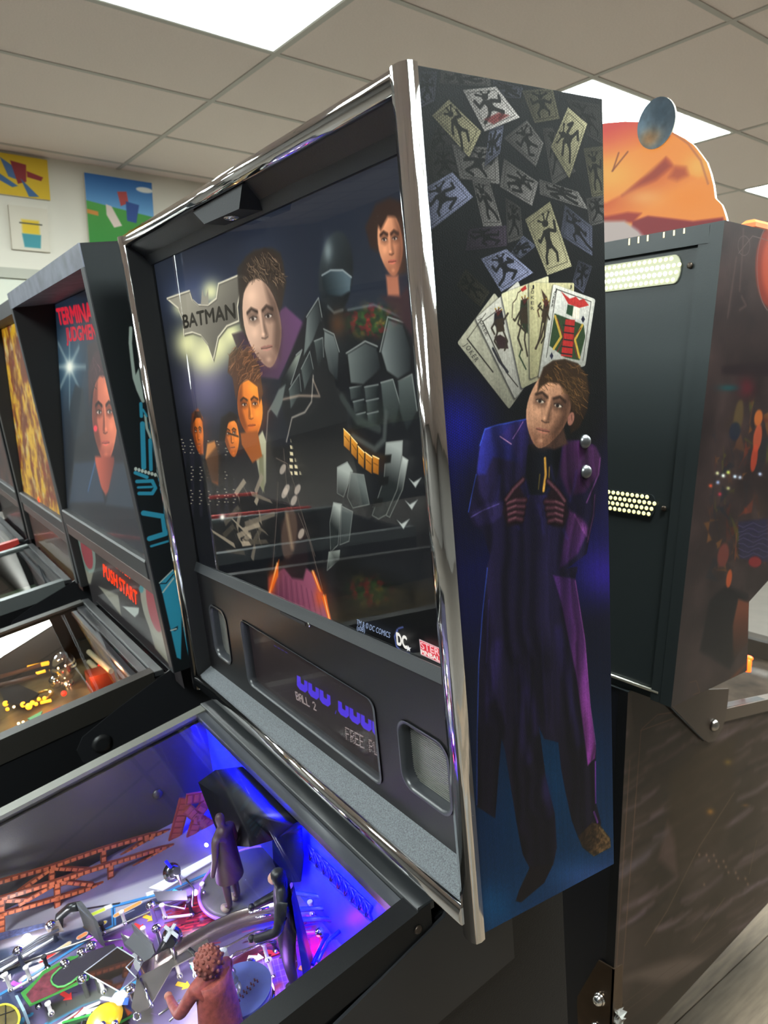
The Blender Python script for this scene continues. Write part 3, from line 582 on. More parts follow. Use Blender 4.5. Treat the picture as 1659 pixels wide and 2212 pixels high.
# --- chrome edging
def vtrim(sign, x0, F=FM, parent=R0, z0=-.004, z1=.7045):
    prof = [(.0015, .006), (.0022, .001), (.0012, -.0035), (-.003, -.0062), (-.010, -.0070), (-.0155, -.0052), (-.0178, -.0015), (-.0178, .002)]
    mb = MB(F); n = len(prof); lo = [(x0 + sign*p[0], .0028 + p[1] - (.0 if True else 0), z0) for p in prof]; hi = [(x0 + sign*p[0], -.0022 + p[1], z1) for p in prof]
    i = mb.pts(lo + hi)
    for k in range(n - 1): mb.face([i+k, i+k+1, i+n+k+1, i+n+k], 0, None, True)
    mb.face(range(i, i+n)); mb.face(range(i+2*n-1, i+n-1, -1))
    return mb.build('chrome_edging', CHROME, parent)
vtrim(1, 0.); vtrim(-1, -.70)
def htrim(prof, name='chrome_edging'):
    mb = MB(FM); n = len(prof); i = mb.pts([(-.6835, p[0], p[1]) for p in prof] + [(-.017, p[0], p[1]) for p in prof])
    for k in range(n): mb.face([i+k, i+(k+1) % n, i+n+(k+1) % n, i+n+k], 0, None, k < n - 2)
    mb.face(range(i+n-1, i-1, -1)); mb.face(range(i+n, i+2*n)); mb.build(name, CHROMEH, R0)
htrim([(.004, .7060), (.000, .7068), (-.0045, .7050), (-.0068, .7005), (-.0068, .6960), (-.005, .6915), (-.002, .6895), (.003, .689), (.003, .700)])
htrim([(.0045, .0225), (.0015, .0235), (-.0025, .0215), (-.0048, .0165), (-.0050, .0105), (-.0035, .0055), (-.001, .003), (.004, .003), (.004, .012)])
mb = MB(FM)
for zz in (.422, .395): mb.lathe((0, .1615, zz), [(.0062, 0), (.0062, .0012), (.005, .0032), (.0025, .0046), (0, .005)], (1, 0, 0), 20)
for k, zz in enumerate((.422, .395)):
    b = MB(FM); b.lathe((0, .1615, zz), [(.0062, 0), (.0062, .0012), (.005, .0032), (.0025, .0046), (0, .005)], (1, 0, 0), 20); b.build('carriage_bolt', mat('grey_bolt_head', '77797C', .35, .9), R0, 'grey dome bolt head')
# --- inside of the frame: header, lock housing
YT, YP = .034, .027
mb = MB(FM); mb.prism([(-.682, .004, .6895), (-.682, .034, .6895), (-.682, .034, .664), (-.682, .029, .664), (-.682, .022, .676)], (.664, 0, 0)); mb.build('header_moulding', mat('dark_header', '202326', .5, bump=.1, bscale=500), R0)
mb = MB(FM); A_ = [(-.425, .689), (-.395, .670), (-.300, .668), (-.285, .689)]
lo = [(x, .001, z) for x, z in A_]; mb.prism(lo, (0, .027, -.001)); mb.build('lock_housing', mat('lock_housing_plastic', '1C1E22', .6, spec=.25, bump=.1, bscale=500), R0)
mb = MB(FM); mb.lathe((-.345, .012, .6695), [(.0085, 0), (.0085, -.002), (.0055, -.0035), (.0055, -.003), (.002, -.003)], (0, 0, 1), 20); mb.build('lock_cylinder', CHROMEP, R0)
# --- translite
TK = 1700.; TX0, TZ1 = -.685, .668
def Tt(x, y): p = FM.y(x, y, YT); return ((p[0]-TX0)*TK, (TZ1-p[2])*TK)
tl = Art(.67*TK, .50*TK, '0C0E12', Tt)
def paint_tl(a):
    f = lambda X, Y: (340 + X/2.676, 400 + Y/2.676); e = lambda X, Y: (340 + X/2.5136, 850 + Y/2.5136)
    a.poly([(330, 560), (960, 250), (990, 900), (400, 1000)], '1A1F2A', 4, 1, '0E0F13', [(400, 650), (450, 1100)])
    a.glow(420, 640, 90, 70, (.22, .27, .4), .9); a.glow(445, 830, 70, 90, (.4, .38, .52), .8); a.glow(560, 620, 70, 120, (.2, .24, .32), .6)
    for k, (x, y, rr) in enumerate(((405, 740, 38), (470, 745, 42), (390, 660, 22), (455, 630, 25), (440, 770, 40), (500, 720, 30))): a.glow(x, y, rr, rr*1.2, (.93, .93, .68), .85)
    # city blocks
    for k in range(26):
        x = 375 + (k*37) % 130; y = 900 + (k*53) % 160; a.poly([(x, y), (x+7, y), (x+9, y+60), (x+2, y+60)], '181820', 1.5, .9)
        for m in range(5): a.line([(x+1+m % 2*3, y+4+m*7), (x+4+m % 2*3, y+4+m*7)], 2, 'D8CFA8', .7)
    for k in range(9):
        for m in range(3): a.poly([(628+m*11-k*.5, 905+k*14), (635+m*11-k*.5, 906+k*14), (636+m*11-k*.5, 914+k*14), (629+m*11-k*.5, 913+k*14)], 'E4D6A8', 1, .85)
    # winged title plaque
    pl = [f(55, 655), f(185, 610), f(200, 660), f(235, 692), f(290, 694), f(340, 655), f(352, 570), f(525, 497), f(480, 600), f(462, 700), f(470, 785), f(400, 815), f(350, 880), f(322, 1010), f(290, 920), f(250, 868), f(200, 850), f(152, 862), f(150, 790), f(120, 710)]
    a.poly([(x+2, y+4) for x, y in pl], '101010', 3, .6); a.poly(pl, '8E8A7A', 1.4, 1, '5A574E', [f(200, 620), f(320, 960)]); a.line(pl + pl[:1], 5, 'D8D2B8', .9, 1.4); a.line([(x+1.5, y+2) for x, y in pl] , 2.2, '2A2822', .7, 1.2)
    a.poly([f(250, 690), f(258, 600), f(268, 640), f(282, 640), f(292, 598), f(296, 690)], '8E8A7A', 1.4)
    # man with dark hair in a purple jacket, upper middle
    a.poly([f(430, 860), f(520, 1100), f(700, 1120), f(850, 800), f(740, 700), f(560, 820)], '32222F', 3, 1, '5A3A5C', [f(500, 1000), f(830, 760)])
    a.poly([f(470, 640), f(460, 480), f(510, 410), f(560, 370), f(660, 360), (605, 545), f(725, 440), f(745, 560), f(720, 690), f(690, 780), f(600, 600), f(520, 900), f(480, 820)], '2A2520', 4)
    face_(a, *f(605, 790), 40, 98, 'CBA88E', '63483C', -10, 1, '241A16', '84544C')
    a.poly([f(482, 640), f(476, 520), f(520, 410), f(620, 360), f(712, 420), f(734, 550), f(715, 700), f(680, 580), f(600, 520), f(530, 560)], '2C241E', 3); a.hair([f(480, 570), f(525, 420), f(620, 370), f(708, 430), f(730, 550), f(690, 570), f(600, 520)], 220, 8, 60, 16, (.34, .28, .22), 1.7, 8, .35)
    # rider in dark armour with a plain smooth helmet, centre
    a.poly([f(860, 740), f(960, 640), f(1100, 720), f(1350, 700), f(1500, 860), f(1560, 1400), (900, 1350), (700, 1300), (690, 1120), (640, 1000), f(700, 1200), f(760, 1000)], '121416', 5)
    a.ell(*f(1030, 510), 37, 92, '2A3134', 4, 3, 1, 40, '0C0E10', [f(960, 350), f(1110, 650)])                      # round full-face helmet with a wide visor
    a.glow(*f(985, 380), 12, 30, (.5, .56, .56), .7); a.poly([f(950, 520), f(1000, 490), f(1070, 490), f(1120, 530), f(1112, 610), f(1060, 640), f(990, 635), f(955, 590)], '0E1518', 2.5, 1, '46565C', [f(960, 640), f(1080, 500)]); a.line([f(950, 520), f(1000, 490), f(1070, 490), f(1120, 530)], 3, '98A4A4', .7, 1.3); a.line([f(985, 700), f(1020, 735), f(1070, 720)], 5, '4A5252', .8, 2)
    a.glow(*f(1040, 800), 22, 34, (.42, .25, .12), .5)
    for k, (X0, Y0, W0, H0) in enumerate(((1110, 1170, 70, 70), (1195, 1165, 80, 72), (1130, 1250, 62, 66), (1205, 1245, 72, 66), (1145, 1325, 56, 60), (1212, 1320, 64, 60))):
        Q_ = [f(X0, Y0), f(X0+W0, Y0-14), f(X0+W0-6, Y0+H0-10), f(X0+8, Y0+H0)]; a.poly(Q_, '3E4644', 2, 1, '15191A', [Q_[0], Q_[2]]); a.line(Q_[:2], 2.2, '98A29C', .6, 1.2)
    for Q_ in ([f(1290, 1140), f(1360, 1120), f(1400, 1260), f(1370, 1400), f(1310, 1330)], [f(1390, 1130), f(1470, 1090), f(1500, 1300), f(1440, 1420), f(1400, 1300)], [f(890, 760), f(930, 690), f(945, 780), f(905, 850)], [f(905, 900), f(955, 880), f(960, 990), f(930, 1060)], [f(830, 1060), f(880, 960), f(900, 1060), f(850, 1180)], [f(760, 1180), f(820, 1090), f(830, 1190), f(770, 1290)]):
        a.poly(Q_, '454E4B', 2, 1, '14181A', [Q_[0], Q_[-2]]); a.line(Q_[:3], 2.2, 'A4AEA6', .6, 1.2)
    a.line([e(585, 330), e(600, 100), e(640, 40), e(770, 10), (690, 855), (676, 820)], 4, 'C0A890', .6, 2.5); a.line([f(900, 1100), f(890, 1250), e(800, 100), e(730, 130), e(700, 260)], 3.5, 'B8B0A0', .7, 2); a.line([f(1100, 720), f(1250, 690), f(1400, 760)], 3, '7A8486', .5, 2)
    arm = [([f(860, 760), f(930, 650), f(950, 760), f(900, 900), f(840, 1000)], '59625F'), ([f(960, 830), f(1020, 860), f(1050, 960), f(1045, 1150), f(990, 1080), f(960, 930)], '6B7470'), ([f(1090, 970), f(1200, 900), f(1270, 930), f(1300, 1060), f(1190, 1160), f(1110, 1150)], '5F6864'),
           ([f(1285, 960), f(1330, 760), f(1420, 790), f(1470, 950), f(1470, 1080), f(1390, 1130), f(1320, 1080)], '6A7370'), ([f(800, 980), f(835, 950), f(770, 1150), f(700, 1260), f(720, 1120)], '7D8679')]
    for P, c in arm: a.poly(P, '0A0B0C', 3); a.poly([((np.array(p)*.92+np.mean(P, 0)*.08).tolist()) for p in P], c, 2.2, 1, '14181A', [P[0], P[len(P)//2]]); a.line(P[:3], 2.4, 'AEB8B0', .7, 1.4)
    a.poly([f(650, 1290), f(700, 1180), f(740, 1150), f(720, 1260), f(690, 1338)], '58605C', 2.5)
    for P, c in (([e(975, 400), e(1030, 370), e(1060, 420), e(1010, 560), e(975, 540)], '8E968E'), ([e(1050, 430), e(1120, 440), e(1150, 600), e(1060, 620), e(1030, 560)], '5A625E'), ([e(955, 590), e(1000, 600), e(980, 820), e(940, 860), e(935, 700)], '8E968E'), ([e(1240, 265), e(1330, 255), e(1320, 480), e(1270, 640), e(1200, 680), e(1165, 660), e(1230, 460)], '8A928C'),
                 ([e(1330, 340), e(1360, 360), e(1330, 520), e(1260, 670), e(1240, 660), e(1300, 520)], 'A8B0A8'), ([e(930, 860), e(990, 850), e(985, 900), e(920, 960)], '707870'), ([e(1000, 610), e(1060, 640), e(1040, 800), e(990, 820)], '454C4A')):
        a.poly(P, '0A0B0C', 3.5); a.poly(P, c, 2, 1, '1A1E1E', [P[0], P[-1]]); a.line(P + P[:1], 1.8, 'B8C0B4', .45, 1.2)
    for X, Y in ((1240, 355), (1225, 475), (1195, 590)): a.poly([e(X-28, Y-20), e(X+30, Y-26), e(X+25, Y+18), e(X-20, Y+26)], '101212', 1.6)
    for X, Y in ((1390, 480), (1370, 600), (1325, 705)): a.poly([e(X-25, Y-20), e(X, Y), e(X+42, Y-25), e(X+10, Y+30)], '99A09A', 1.5)
    a.line([e(1060, 230), e(1180, 300), e(1230, 250), e(1240, 100)], 10, '3A403E', .9, 3); a.line([e(1000, 20), e(1080, 140), e(1200, 190)], 14, '2C3230', .9, 3)
    # gold tool belt: a band with square pouches
    for X0, Y0, X1, Y1, c1 in ((1010, 190, 1046, 225, 'E8A43A'), (1050, 232, 1084, 270, 'D8922E'), (1088, 284, 1122, 318, 'E0982E'), (1128, 318, 1164, 346, 'C8822A'), (1168, 336, 1202, 352, 'B87424')):
        Q_ = [e(X0, Y0), e(X1, Y1), e(X1-2, Y1+88), e(X0+1, Y0+92)]; a.poly(Q_, c1, 1.4, 1, '7A4A16', [Q_[0], Q_[2]]); a.line(Q_[:2], 2.5, 'FFD890', .9); a.line([e(X0+6, Y0+40), e(X1-6, Y1+36)], 2, '5A3410', .8)
    # woman at the right edge
    a.poly([f(1200, 240), f(1260, 110), f(1340, 70), f(1420, 100), f(1440, 500), f(1380, 520), f(1300, 400), f(1230, 360)], '2A1C16', 4); a.poly([f(1320, 520), f(1390, 520), f(1400, 640), f(1440, 660), f(1330, 640)], '9A6048', 3)
    face_(a, *f(1345, 330), 27, 72, 'C98A64', '7A4632', -6, 1, '2A1A14', '9A4A40'); a.poly([f(1290, 640), f(1400, 640), f(1460, 560), f(1490, 900), f(1390, 760)], '2E1E22', 4)
    a.poly([f(1250, 190), f(1330, 100), f(1400, 130), f(1390, 180), f(1330, 180), f(1290, 260)], '2A1C16', 3)
    # men at the left: dark suit and tie, glasses, beard
    a.poly([e(330, 380), e(440, 340), e(480, 260), e(560, 220), e(620, 300), e(650, 420), e(640, 560), e(580, 600), e(470, 520)], '15151A', 4); a.poly([e(520, 270), e(570, 200), e(590, 260), e(590, 480), e(570, 540), e(540, 380)], 'A8A88A', 2.5, 1, '6A6A58', [e(540, 240), e(570, 520)]); a.poly([e(550, 330), e(575, 330), e(580, 540), e(555, 500)], '6A6A50', 2)
    a.poly([f(405, 1080), f(415, 980), f(460, 940), f(520, 960), f(560, 1050), f(560, 1150), f(500, 1080), f(440, 1120)], '4A3222', 3)
    face_(a, 540, 880, 27, 68, 'E8862E', '9A4414', -5, -1, '24140A', '8A3A1E'); a.hair([f(405, 1080), f(415, 980), f(460, 935), f(520, 955), f(565, 1060), f(500, 1070), f(440, 1110)], 120, 14, -50, 25, (.42, .29, .2), 1.6, 12, .35)
    a.poly([(509, 862), (501, 810), (512, 768), (538, 757), (560, 790), (568, 850), (560, 872), (556, 835), (534, 818), (517, 832)], '4A3020', 2); a.hair([(505, 830), (510, 765), (540, 755), (565, 840), (545, 820), (515, 830)], 160, 9, -60, 22, (.42, .28, .18), 1.6, 14, .35); a.poly([(519, 935), (556, 930), (566, 985), (545, 1000), (522, 960)], '8A4A1E', 3)
    face_(a, 500, 940, 16, 46, 'D8792A', '8A3E14', -6, -1); a.poly([e(335, 250), e(345, 130), e(400, 100), e(425, 130), e(380, 160), e(365, 260)], '17130F', 3); a.line([e(385, 215), e(438, 232)], 4, '141210', .9, 1.4)
    a.poly([e(180, 200), e(185, 110), e(220, 80), e(245, 130), e(250, 330), e(230, 330)], '3A1E12', 4, 1, 'A8501E', [e(190, 200), e(240, 230)]); face_(a, 428, 935, 11, 42, 'C8681E', '6A2A10', -4, -1)
    a.poly([e(260, 350), e(270, 270), e(310, 255), e(330, 330), e(330, 500), e(295, 480)], 'B8793E', 4, 1, '6A3A1A', [e(270, 300), e(330, 460)])
    a.poly([(488, 930), (486, 900), (496, 888), (512, 896), (516, 920), (506, 908), (494, 910)], '1C1410', 1.5); a.poly([(416, 915), (420, 888), (432, 888), (440, 915), (432, 902), (424, 902)], '2A160C', 1.5); a.poly([(1338-900, 1000), (470, 960), (478, 985), (470, 1040), (450, 1040)], '241812', 4, .7)
    # wreck of light metal, purple road with orange streaks
    for k in range(34):
        r = np.random.default_rng(k+40); p = np.array(e(350 + r.random()*210, 520 + r.random()*330)); q2 = p + np.array((r.normal()*24, r.normal()*22)); a.poly([p, q2, q2 + (6, 9), p + (4, 12)], tuple(np.array((.62, .57, .48)) * (.25 + .75*r.random())), 1.8, .85)
    a.glow(*e(352, 670), 7, 8, (1, 1, .92), 1)
    a.poly([e(600, 1000), e(690, 940), e(800, 940), e(870, 1000), e(950, 1240), e(600, 1130)], '4A2434', 4, 1, '7A4054', [e(650, 1130), e(800, 950)])
    for k in range(18): a.line([e(640 + k*14, 960 + k*8), e(640 + k*16, 1100 + k*8)], 2, '8A5062' if k % 2 else '34182A', .6, 1.2)
    a.poly([e(690, 950), e(660, 700), e(720, 640), e(790, 650), e(820, 900), e(790, 1010), e(730, 1000)], '1A1416', 4)
    for P in ([e(680, 300), e(690, 420), e(700, 560), e(730, 640)], [e(640, 350), e(700, 380), e(740, 500), e(770, 620), e(850, 880)], [e(650, 480), e(640, 700), e(620, 960)], [e(760, 650), e(820, 800), e(890, 1060)]): a.line(P, 8, '1A1718', 1, 2); a.line([(x+2, y) for x, y in P], 2, '8A7A6A', .6, 1.2)
    for X, Y in ((700, 520), (760, 520), (690, 540), (740, 580), (680, 410), (780, 760)): a.ell(*e(X, Y), 6, 12, 'A89C8C', 20, 2, .8)
    a.a = np.clip(a.a*1.12 + .012, 0, 1)
    for P in ([e(660, 900), e(640, 940), e(600, 1090), e(615, 1085), e(655, 990)], [e(835, 965), e(850, 960), e(895, 1080), e(870, 1060)], [e(890, 1100), e(915, 1090), e(945, 1245), e(930, 1240)]): a.poly(P, 'E0651A', 3, 1); a.line([np.mean(P[:2], 0), np.mean(P[2:4], 0)], 4, 'FFD08A', .9, 2)
    a.glow(*e(880, 1100), 14, 30, (.9, .35, .06), .6); a.glow(*e(620, 1030), 10, 34, (.9, .35, .06), .6)
    a.ell(*e(715, 760), 17, 54, '4A3A32', 5, 5); a.line([e(700, 650), e(730, 830)], 14, 'A89070', .6, 6)
    a.poly([(590, 1225), (990, 1340), (990, 1470), (700, 1345), (560, 1260)], '0B0B0D', 8, .0)
    a.poly([(720, 1200), (960, 1290), (975, 1450), (730, 1350)], '0A0B0C', 14, .85)
    for c, s_ in (((835, 1400), 0),): pass
    a.line([(858, 1360), (852, 1375), (856, 1395), (868, 1408), (884, 1412)], 4, '5A6AB0', .9, 1.5); a.line([(860, 1357), (870, 1354)], 3, '5A6AB0', .8, 1.5)
    a.poly([(881, 1393), (884, 1398), (888, 1398), (885, 1402), (886, 1407), (882, 1404), (878, 1406), (879, 1401), (876, 1397), (880, 1397)], 'F0F0F0', .7)
    a.poly([(906, 1381), (990, 1418), (990, 1450), (909, 1412)], 'D8283C', 1); P = [(906, 1381), (990, 1418), (990, 1450), (909, 1412)]; a.line(P + P[:1], 2, 'F0D8D8', 1, .8)
paint_tl(tl)
TLM = art_mat('translite_print', tl, .4, TRANSLITE)
mb = MB(FM); x0, x1, z0, z1 = TX0, TX0 + tl.w/TK, TZ1 - tl.h/TK, TZ1
mb.quad([(x0, YT, z0), (x1, YT, z0), (x1, YT, z1), (x0, YT, z1)]); TL = mb.build('translite', TLM, R0, 'backlit translite with winged title plaque, faces and an armoured rider')
def text_y(txt, p0, p1, p2, m, parent, bold=0., F=FM, c=YT, name='lettering', sp=1., lift=.0006):
    return lettering(txt, F.w(F.y(*p0, c)), F.w(F.y(*p1, c)), F.w(F.y(*p2, c)), m, parent, F.R @ np.array((0, -1, 0)), bold, name, lift, sp)
LDK = mat('title_ink', '2A2822', .5, emit='2A2822', es=TRANSLITE); LWH = mat('print_white', '111111', .5, emit='EDEBE4', es=TRANSLITE); LBL = mat('print_grey_blue', '111111', .5, emit='8EA0C0', es=TRANSLITE)
text_y('BATMAN', (398, 709), (510, 687), (395, 681), LDK, TL, .03)
text_y('TM & © DC COMICS', (771, 1348), (843, 1378), (772, 1337), LBL, TL, .008); text_y('(s08)', (772, 1360), (789, 1366), (772, 1350), LBL, TL, .008)
text_y('DC', (859, 1391), (881, 1401), (857, 1366), LWH, TL, .05)
text_y('STERN', (911, 1400), (965, 1423), (909, 1385), mat('logo_pink', '111111', .5, emit='F2B8BC', es=TRANSLITE), TL, .02); text_y('PINBALL, INC.', (911, 1411), (990, 1446), (910, 1402), LWH, TL, .03)
mb = MB(FM); mb.quad([(-.682, YT-.0035, .2), (-.018, YT-.0035, .2), (-.018, YT-.0035, .668), (-.682, YT-.0035, .668)]); mb.build('backglass_pane', pane_mat('backglass', 1.5, 'FFFFFF', .0, 1.35), R0, 'clear pane over the translite')
# --- speaker panel with window and two speaker holes
def rrect(x0, z0, x1, z1, r, n=6):
    P = []
    for cx, cz, a0 in ((x1-r, z0+r, -90), (x1-r, z1-r, 0), (x0+r, z1-r, 90), (x0+r, z0+r, 180)):
        for k in range(n+1): a = math.radians(a0 + 90*k/n); P.append((cx + r*math.cos(a), cz + r*math.sin(a)))
    return P
pB = [FM.y(447, 1431, YP), FM.y(988, 1845, YP)]; pT = [FM.y(430, 1234, YP), FM.y(953, 1472, YP)]
sl = lambda A, B, x: A[2] + (B[2]-A[2])*(x-A[0])/(B[0]-A[0])
holes = []
hq = [FM.y(*q, YP) for q in ((519, 1337), (537, 1484), (824, 1683), (812, 1511))]; holes.append(rrect(hq[0][0], (hq[1][2]+hq[2][2])/2, hq[2][0]+.004, (hq[0][2]+hq[3][2])/2, .012))
sq = [FM.y(*q, YP) for q in ((858, 1543), (872, 1690), (980, 1776))]; SR = (sq[0][0], (sq[1][2]+sq[2][2])/2, -.052, sq[0][2]); holes.append(rrect(*SR, .018))
lq = [FM.y(*q, YP) for q in ((452, 1305), (466, 1418), (507, 1436))]; SL = (lq[0][0], (lq[1][2]+lq[2][2])/2, -.578, lq[0][2]+.004); holes.append(rrect(*SL, .018))
outer = [(-.6815, sl(*pB, -.6815)), (-.0185, sl(*pB, -.0185)), (-.0185, sl(*pT, -.0185)), (-.6815, sl(*pT, -.6815))]
PANM = mat('speaker_panel_plastic', '151416', .42, spec=.3, bump=.06, bscale=800)
def plate(splines, F, y, th, name, m, parent, bev=.0012, label=None):
    me = curve_mesh(splines, th/2, bev); b = MB(F); i = b.pts([(v.co.x, y + th/2 - v.co.z, v.co.y) for v in me.vertices])
    for p in me.polygons: b.face([i + k for k in p.vertices])
    return b.build(name, m, parent, label)
SPK = plate([outer] + holes, FM, YP, .007, 'speaker_panel', PANM, R0, .0006, 'black speaker panel with display window and two speaker openings')
for k, Hh in enumerate(holes):                                  # moulded rims of the openings
    c = np.mean(Hh, 0); b = MB(FM); n = len(Hh); prof = [(0., -.0022), (.0035, -.0026), (.0042, .004), (.0042, .012)]
    for d, dy in prof: b.pts([(p[0] + (c[0]-p[0])*d/ max(.001, np.linalg.norm(c-p)) - 0, YP + dy, p[1] + (c[1]-p[1])*d/max(.001, np.linalg.norm(c-p))) for p in np.array(Hh)])
    for q_ in range(len(prof)-1):
        for j in range(n): b.face([q_*n+j, q_*n+(j+1) % n, (q_+1)*n+(j+1) % n, (q_+1)*n+j], 0, None, True)
    b.build('opening_rim', mat('rim_plastic', '34363A', .34), SPK)
# dot display
DT = lambda x, y: ((FM.y(x, y, YP+.010)[0] + .58)*2600, (.17 - FM.y(x, y, YP+.010)[2])*2600)
dmd = Art(.41*2600, .15*2600, '1C1416', DT)
def paint_dmd(a):
    F5 = {'B': '11110100011000111110100011000111110', 'A': '01110100011000111111100011000110001', 'L': '10000100001000010000100001000011111', '2': '01110100010000100010001000100011111', 'F': '11111100001000011110100001000010000', 'R': '11110100011000111110101001001010001', 'E': '11111100001000011110100001000011111', 'P': '11110100011000111110100001000010000', 'Y': '10001100010101000100001000010000100', ' ': '0'*35}
    def dots(t, P0, P1, P2, col):
        P0, P1, P2 = (np.array(p, float) for p in (P0, P1, P2)); nx = len(t)*6 - 1
        for k, ch in enumerate(t):
            for m, bit in enumerate(F5[ch]):
                if bit == '1': q = P0 + (P1-P0)*((k*6 + m % 5)/nx) + (P2-P0)*(1 - (m//5)/6.); a.ell(*q, 1.35, 1.6, col, 0, .6, .85, 8)
    dots('BALL 2', (641, 1510), (684, 1535), (638, 1494), 'A89C98'); dots('FREE PLAY', (748, 1596), (838, 1643), (746, 1571), 'A89C98')
    # lower halves of the big score digits, as the display shows them
    for k in range(7):
        t = k if k < 3 else k + .62; x, y = 643 + t*24.6, 1462 + t*15.2; y -= max(0, t-3)*.5
        a.poly([(x-2, y-4), (x+6, y), (x+7, y+13), (x+12.5, y+17), (x+14, y+16), (x+13.5, y+6), (x+21, y+10), (x+22, y+29), (x+16, y+34), (x+4, y+27), (x-2, y+18)], '4A2CE8', 1.6)
    a.line([(726, 1535), (724, 1541)], 4, '3A24C8'); 
    for k in range(4): a.line([(592 + k*8, 1394 + k*4.5), (596 + k*8, 1396.5 + k*4.5)], 4, '2A1E8A')
paint_dmd(dmd)
mb = MB(FM); yy = YP + .010; X0, Z1 = -.58, .17
mb.quad([(X0, yy, Z1-.15), (X0+.41, yy, Z1-.15), (X0+.41, yy, Z1), (X0, yy, Z1)]); mb.build('dot_display', art_mat('dot_display_print', dmd, .3, 1.0), SPK, 'dark display with violet score digits')
mb = MB(FM); mb.quad([(hq[0][0]-.004, YP+.006, .02), (hq[2][0]+.01, YP+.006, .02), (hq[2][0]+.01, YP+.006, .16), (hq[0][0]-.004, YP+.006, .16)]); mb.build('display_window', pane_mat('display_window', 1.45, 'F0ECEC', .01, .35), SPK)
# speaker grilles: woven metal mesh
def grille(r, name='speaker_grille'):
    x0, z0, x1, z1 = r; b = MB(FM); n = int((x1-x0)/.0024)
    for k in range(n+1):
        x = x0 + (x1-x0)*k/n; b.box((x-.0004, YP+.0118, z0), (x+.0004, YP+.0126, z1))
    m_ = int((z1-z0)/.0024)
    for k in range(m_+1):
        z = z0 + (z1-z0)*k/m_; b.box((x0, YP+.0112, z-.0004), (x1, YP+.0121, z+.0004))
    o = b.build(name, mat('grille_wire', '8E8E8A', .4, .7), SPK); o['kind'] = 'stuff'
    b = MB(FM); b.box((x0-.003, YP+.013, z0-.003), (x1+.003, YP+.016, z1+.003)); b.build('speaker_cone', mat('speaker_black', '2A2928', .7), SPK)
grille(SR); grille(SL)
# panel ledge, lock slot, sill
mb = MB(FM); zl = [sl([FM.y(430, 1218, YP)][0], FM.y(955, 1447, YP), x) for x in (-.682, -.018)]; zb = [sl(*pT, x) for x in (-.682, -.018)]
for k in (0,): mb.hexa([(-.682, YP-.004, zb[0]), (-.018, YP-.004, zb[1]), (-.018, YT-.004, zb[1]), (-.682, YT-.004, zb[0]), (-.682, YP+.0015, zl[0]), (-.018, YP+.0015, zl[1]), (-.018, YT-.004, zl[1]), (-.682, YT-.004, zl[0])])
mb.build('panel_ledge', mat('ledge_grey_plastic', '2C2E31', .4, bump=.06, bscale=700), R0)
mb = MB(FM); q = FM.y(669, 1349, YP); mb.lathe((q[0], YP-.0003, q[2]), [(.0035, 0), (.003, .0015), (0, .002)], (0, -1, 0), 12); mb.build('panel_screw', SCREW, SPK)
mb = MB(FM); qa, qb = FM.y(606, 1319, YP), FM.y(660, 1345, YP); mb.hexa([(qa[0], YP-.001, qa[2]-.004), (qb[0], YP-.001, qb[2]-.004), (qb[0], YP+.002, qb[2]-.004), (qa[0], YP+.002, qa[2]-.004), (qa[0], YP-.001, qa[2]), (qb[0], YP-.001, qb[2]), (qb[0], YP+.002, qb[2]), (qa[0], YP+.002, qa[2])]); mb.build('finger_slot', BLACKM, SPK)
mb = MB(FM); z = [sl(*pB, x) for x in (-.682, -.018)]
mb.hexa([(-.682, .004, .004), (-.018, .004, .004), (-.018, YP+.006, .004), (-.682, YP+.006, .004), (-.682, .004, .019), (-.018, .004, .022), (-.018, YP+.006, z[1]+.003), (-.682, YP+.006, z[0]+.003)])
mb.build('sill', mat('grey_flocked_sill', '5E6266', .85, noise=.4, nscale=700, bump=.5, bscale=900), R0, 'grey flocked sill under the speaker panel')
# --- cabinet of the main machine
GL = lambda y, c=-.006, s=.15: c + s*y          # top line of the side rails / glass
PFZ = lambda y: -.16 + .08*y                    # playfield plane
CABX0, CABX1, CABF = -.63, -.068, -1.05
def cabinet(F, parent, x0, x1, m, gl, th=.018, yb=.182, label=None, depth=-.62):
    for xa, xb in ((x1-th, x1), (x0, x0+th)):
        b = MB(F); b.prism([(xa, yb, -.03), (xa, .0, -.03), (xa, -.01, gl(-.01)-.012), (xa, CABF, gl(CABF)-.012), (xa, CABF, depth-.03), (xa, yb, depth)], (xb-xa, 0, 0)); b.build('cabinet_side', m, parent)
    b = MB(F); b.box((x0+th, yb-.018, depth), (x1-th, yb, -.03)); b.build('cabinet_rear', m, parent)
    b = MB(F); b.prism([(x0+th, CABF, gl(CABF)-.012), (x0+th, CABF+.02, gl(CABF)-.012), (x0+th, CABF+.02, depth-.03), (x0+th, CABF, depth-.03)], (x1-x0-2*th, 0, 0)); b.build('cabinet_front', m, parent)
    b = MB(F); b.hexa([(x0+th, CABF+.02, depth-.02), (x1-th, CABF+.02, depth-.02), (x1-th, yb-.018, depth+.01), (x0+th, yb-.018, depth+.01), (x0+th, CABF+.02, depth-.01), (x1-th, CABF+.02, depth-.01), (x1-th, yb-.018, depth+.02), (x0+th, yb-.018, depth+.02)]); b.build('cabinet_floor', m, parent)
    b = MB(F); b.box((x0, .004, -.034), (x1, yb, -.026)); b.build('cabinet_deck', m, parent)
    Ri = F.R.T
    for xx in (x0+.03, x1-.03):
        for yy in (yb-.03, CABF+.04):
            b = MB(F); top = np.array((xx, yy, depth+.12)); d = Ri @ np.array((0, 0, -1.)); w = F.w(top); bot = top + d * w[2]
            b.tube([top, bot + d*-.03], [.026, .02], 4, 0, False, False); b.lathe(bot + d*-.03, [(.006, 0), (.006, .018), (.022, .02), (.024, .03)], d, 12); b.build('leg', CHROME, parent)
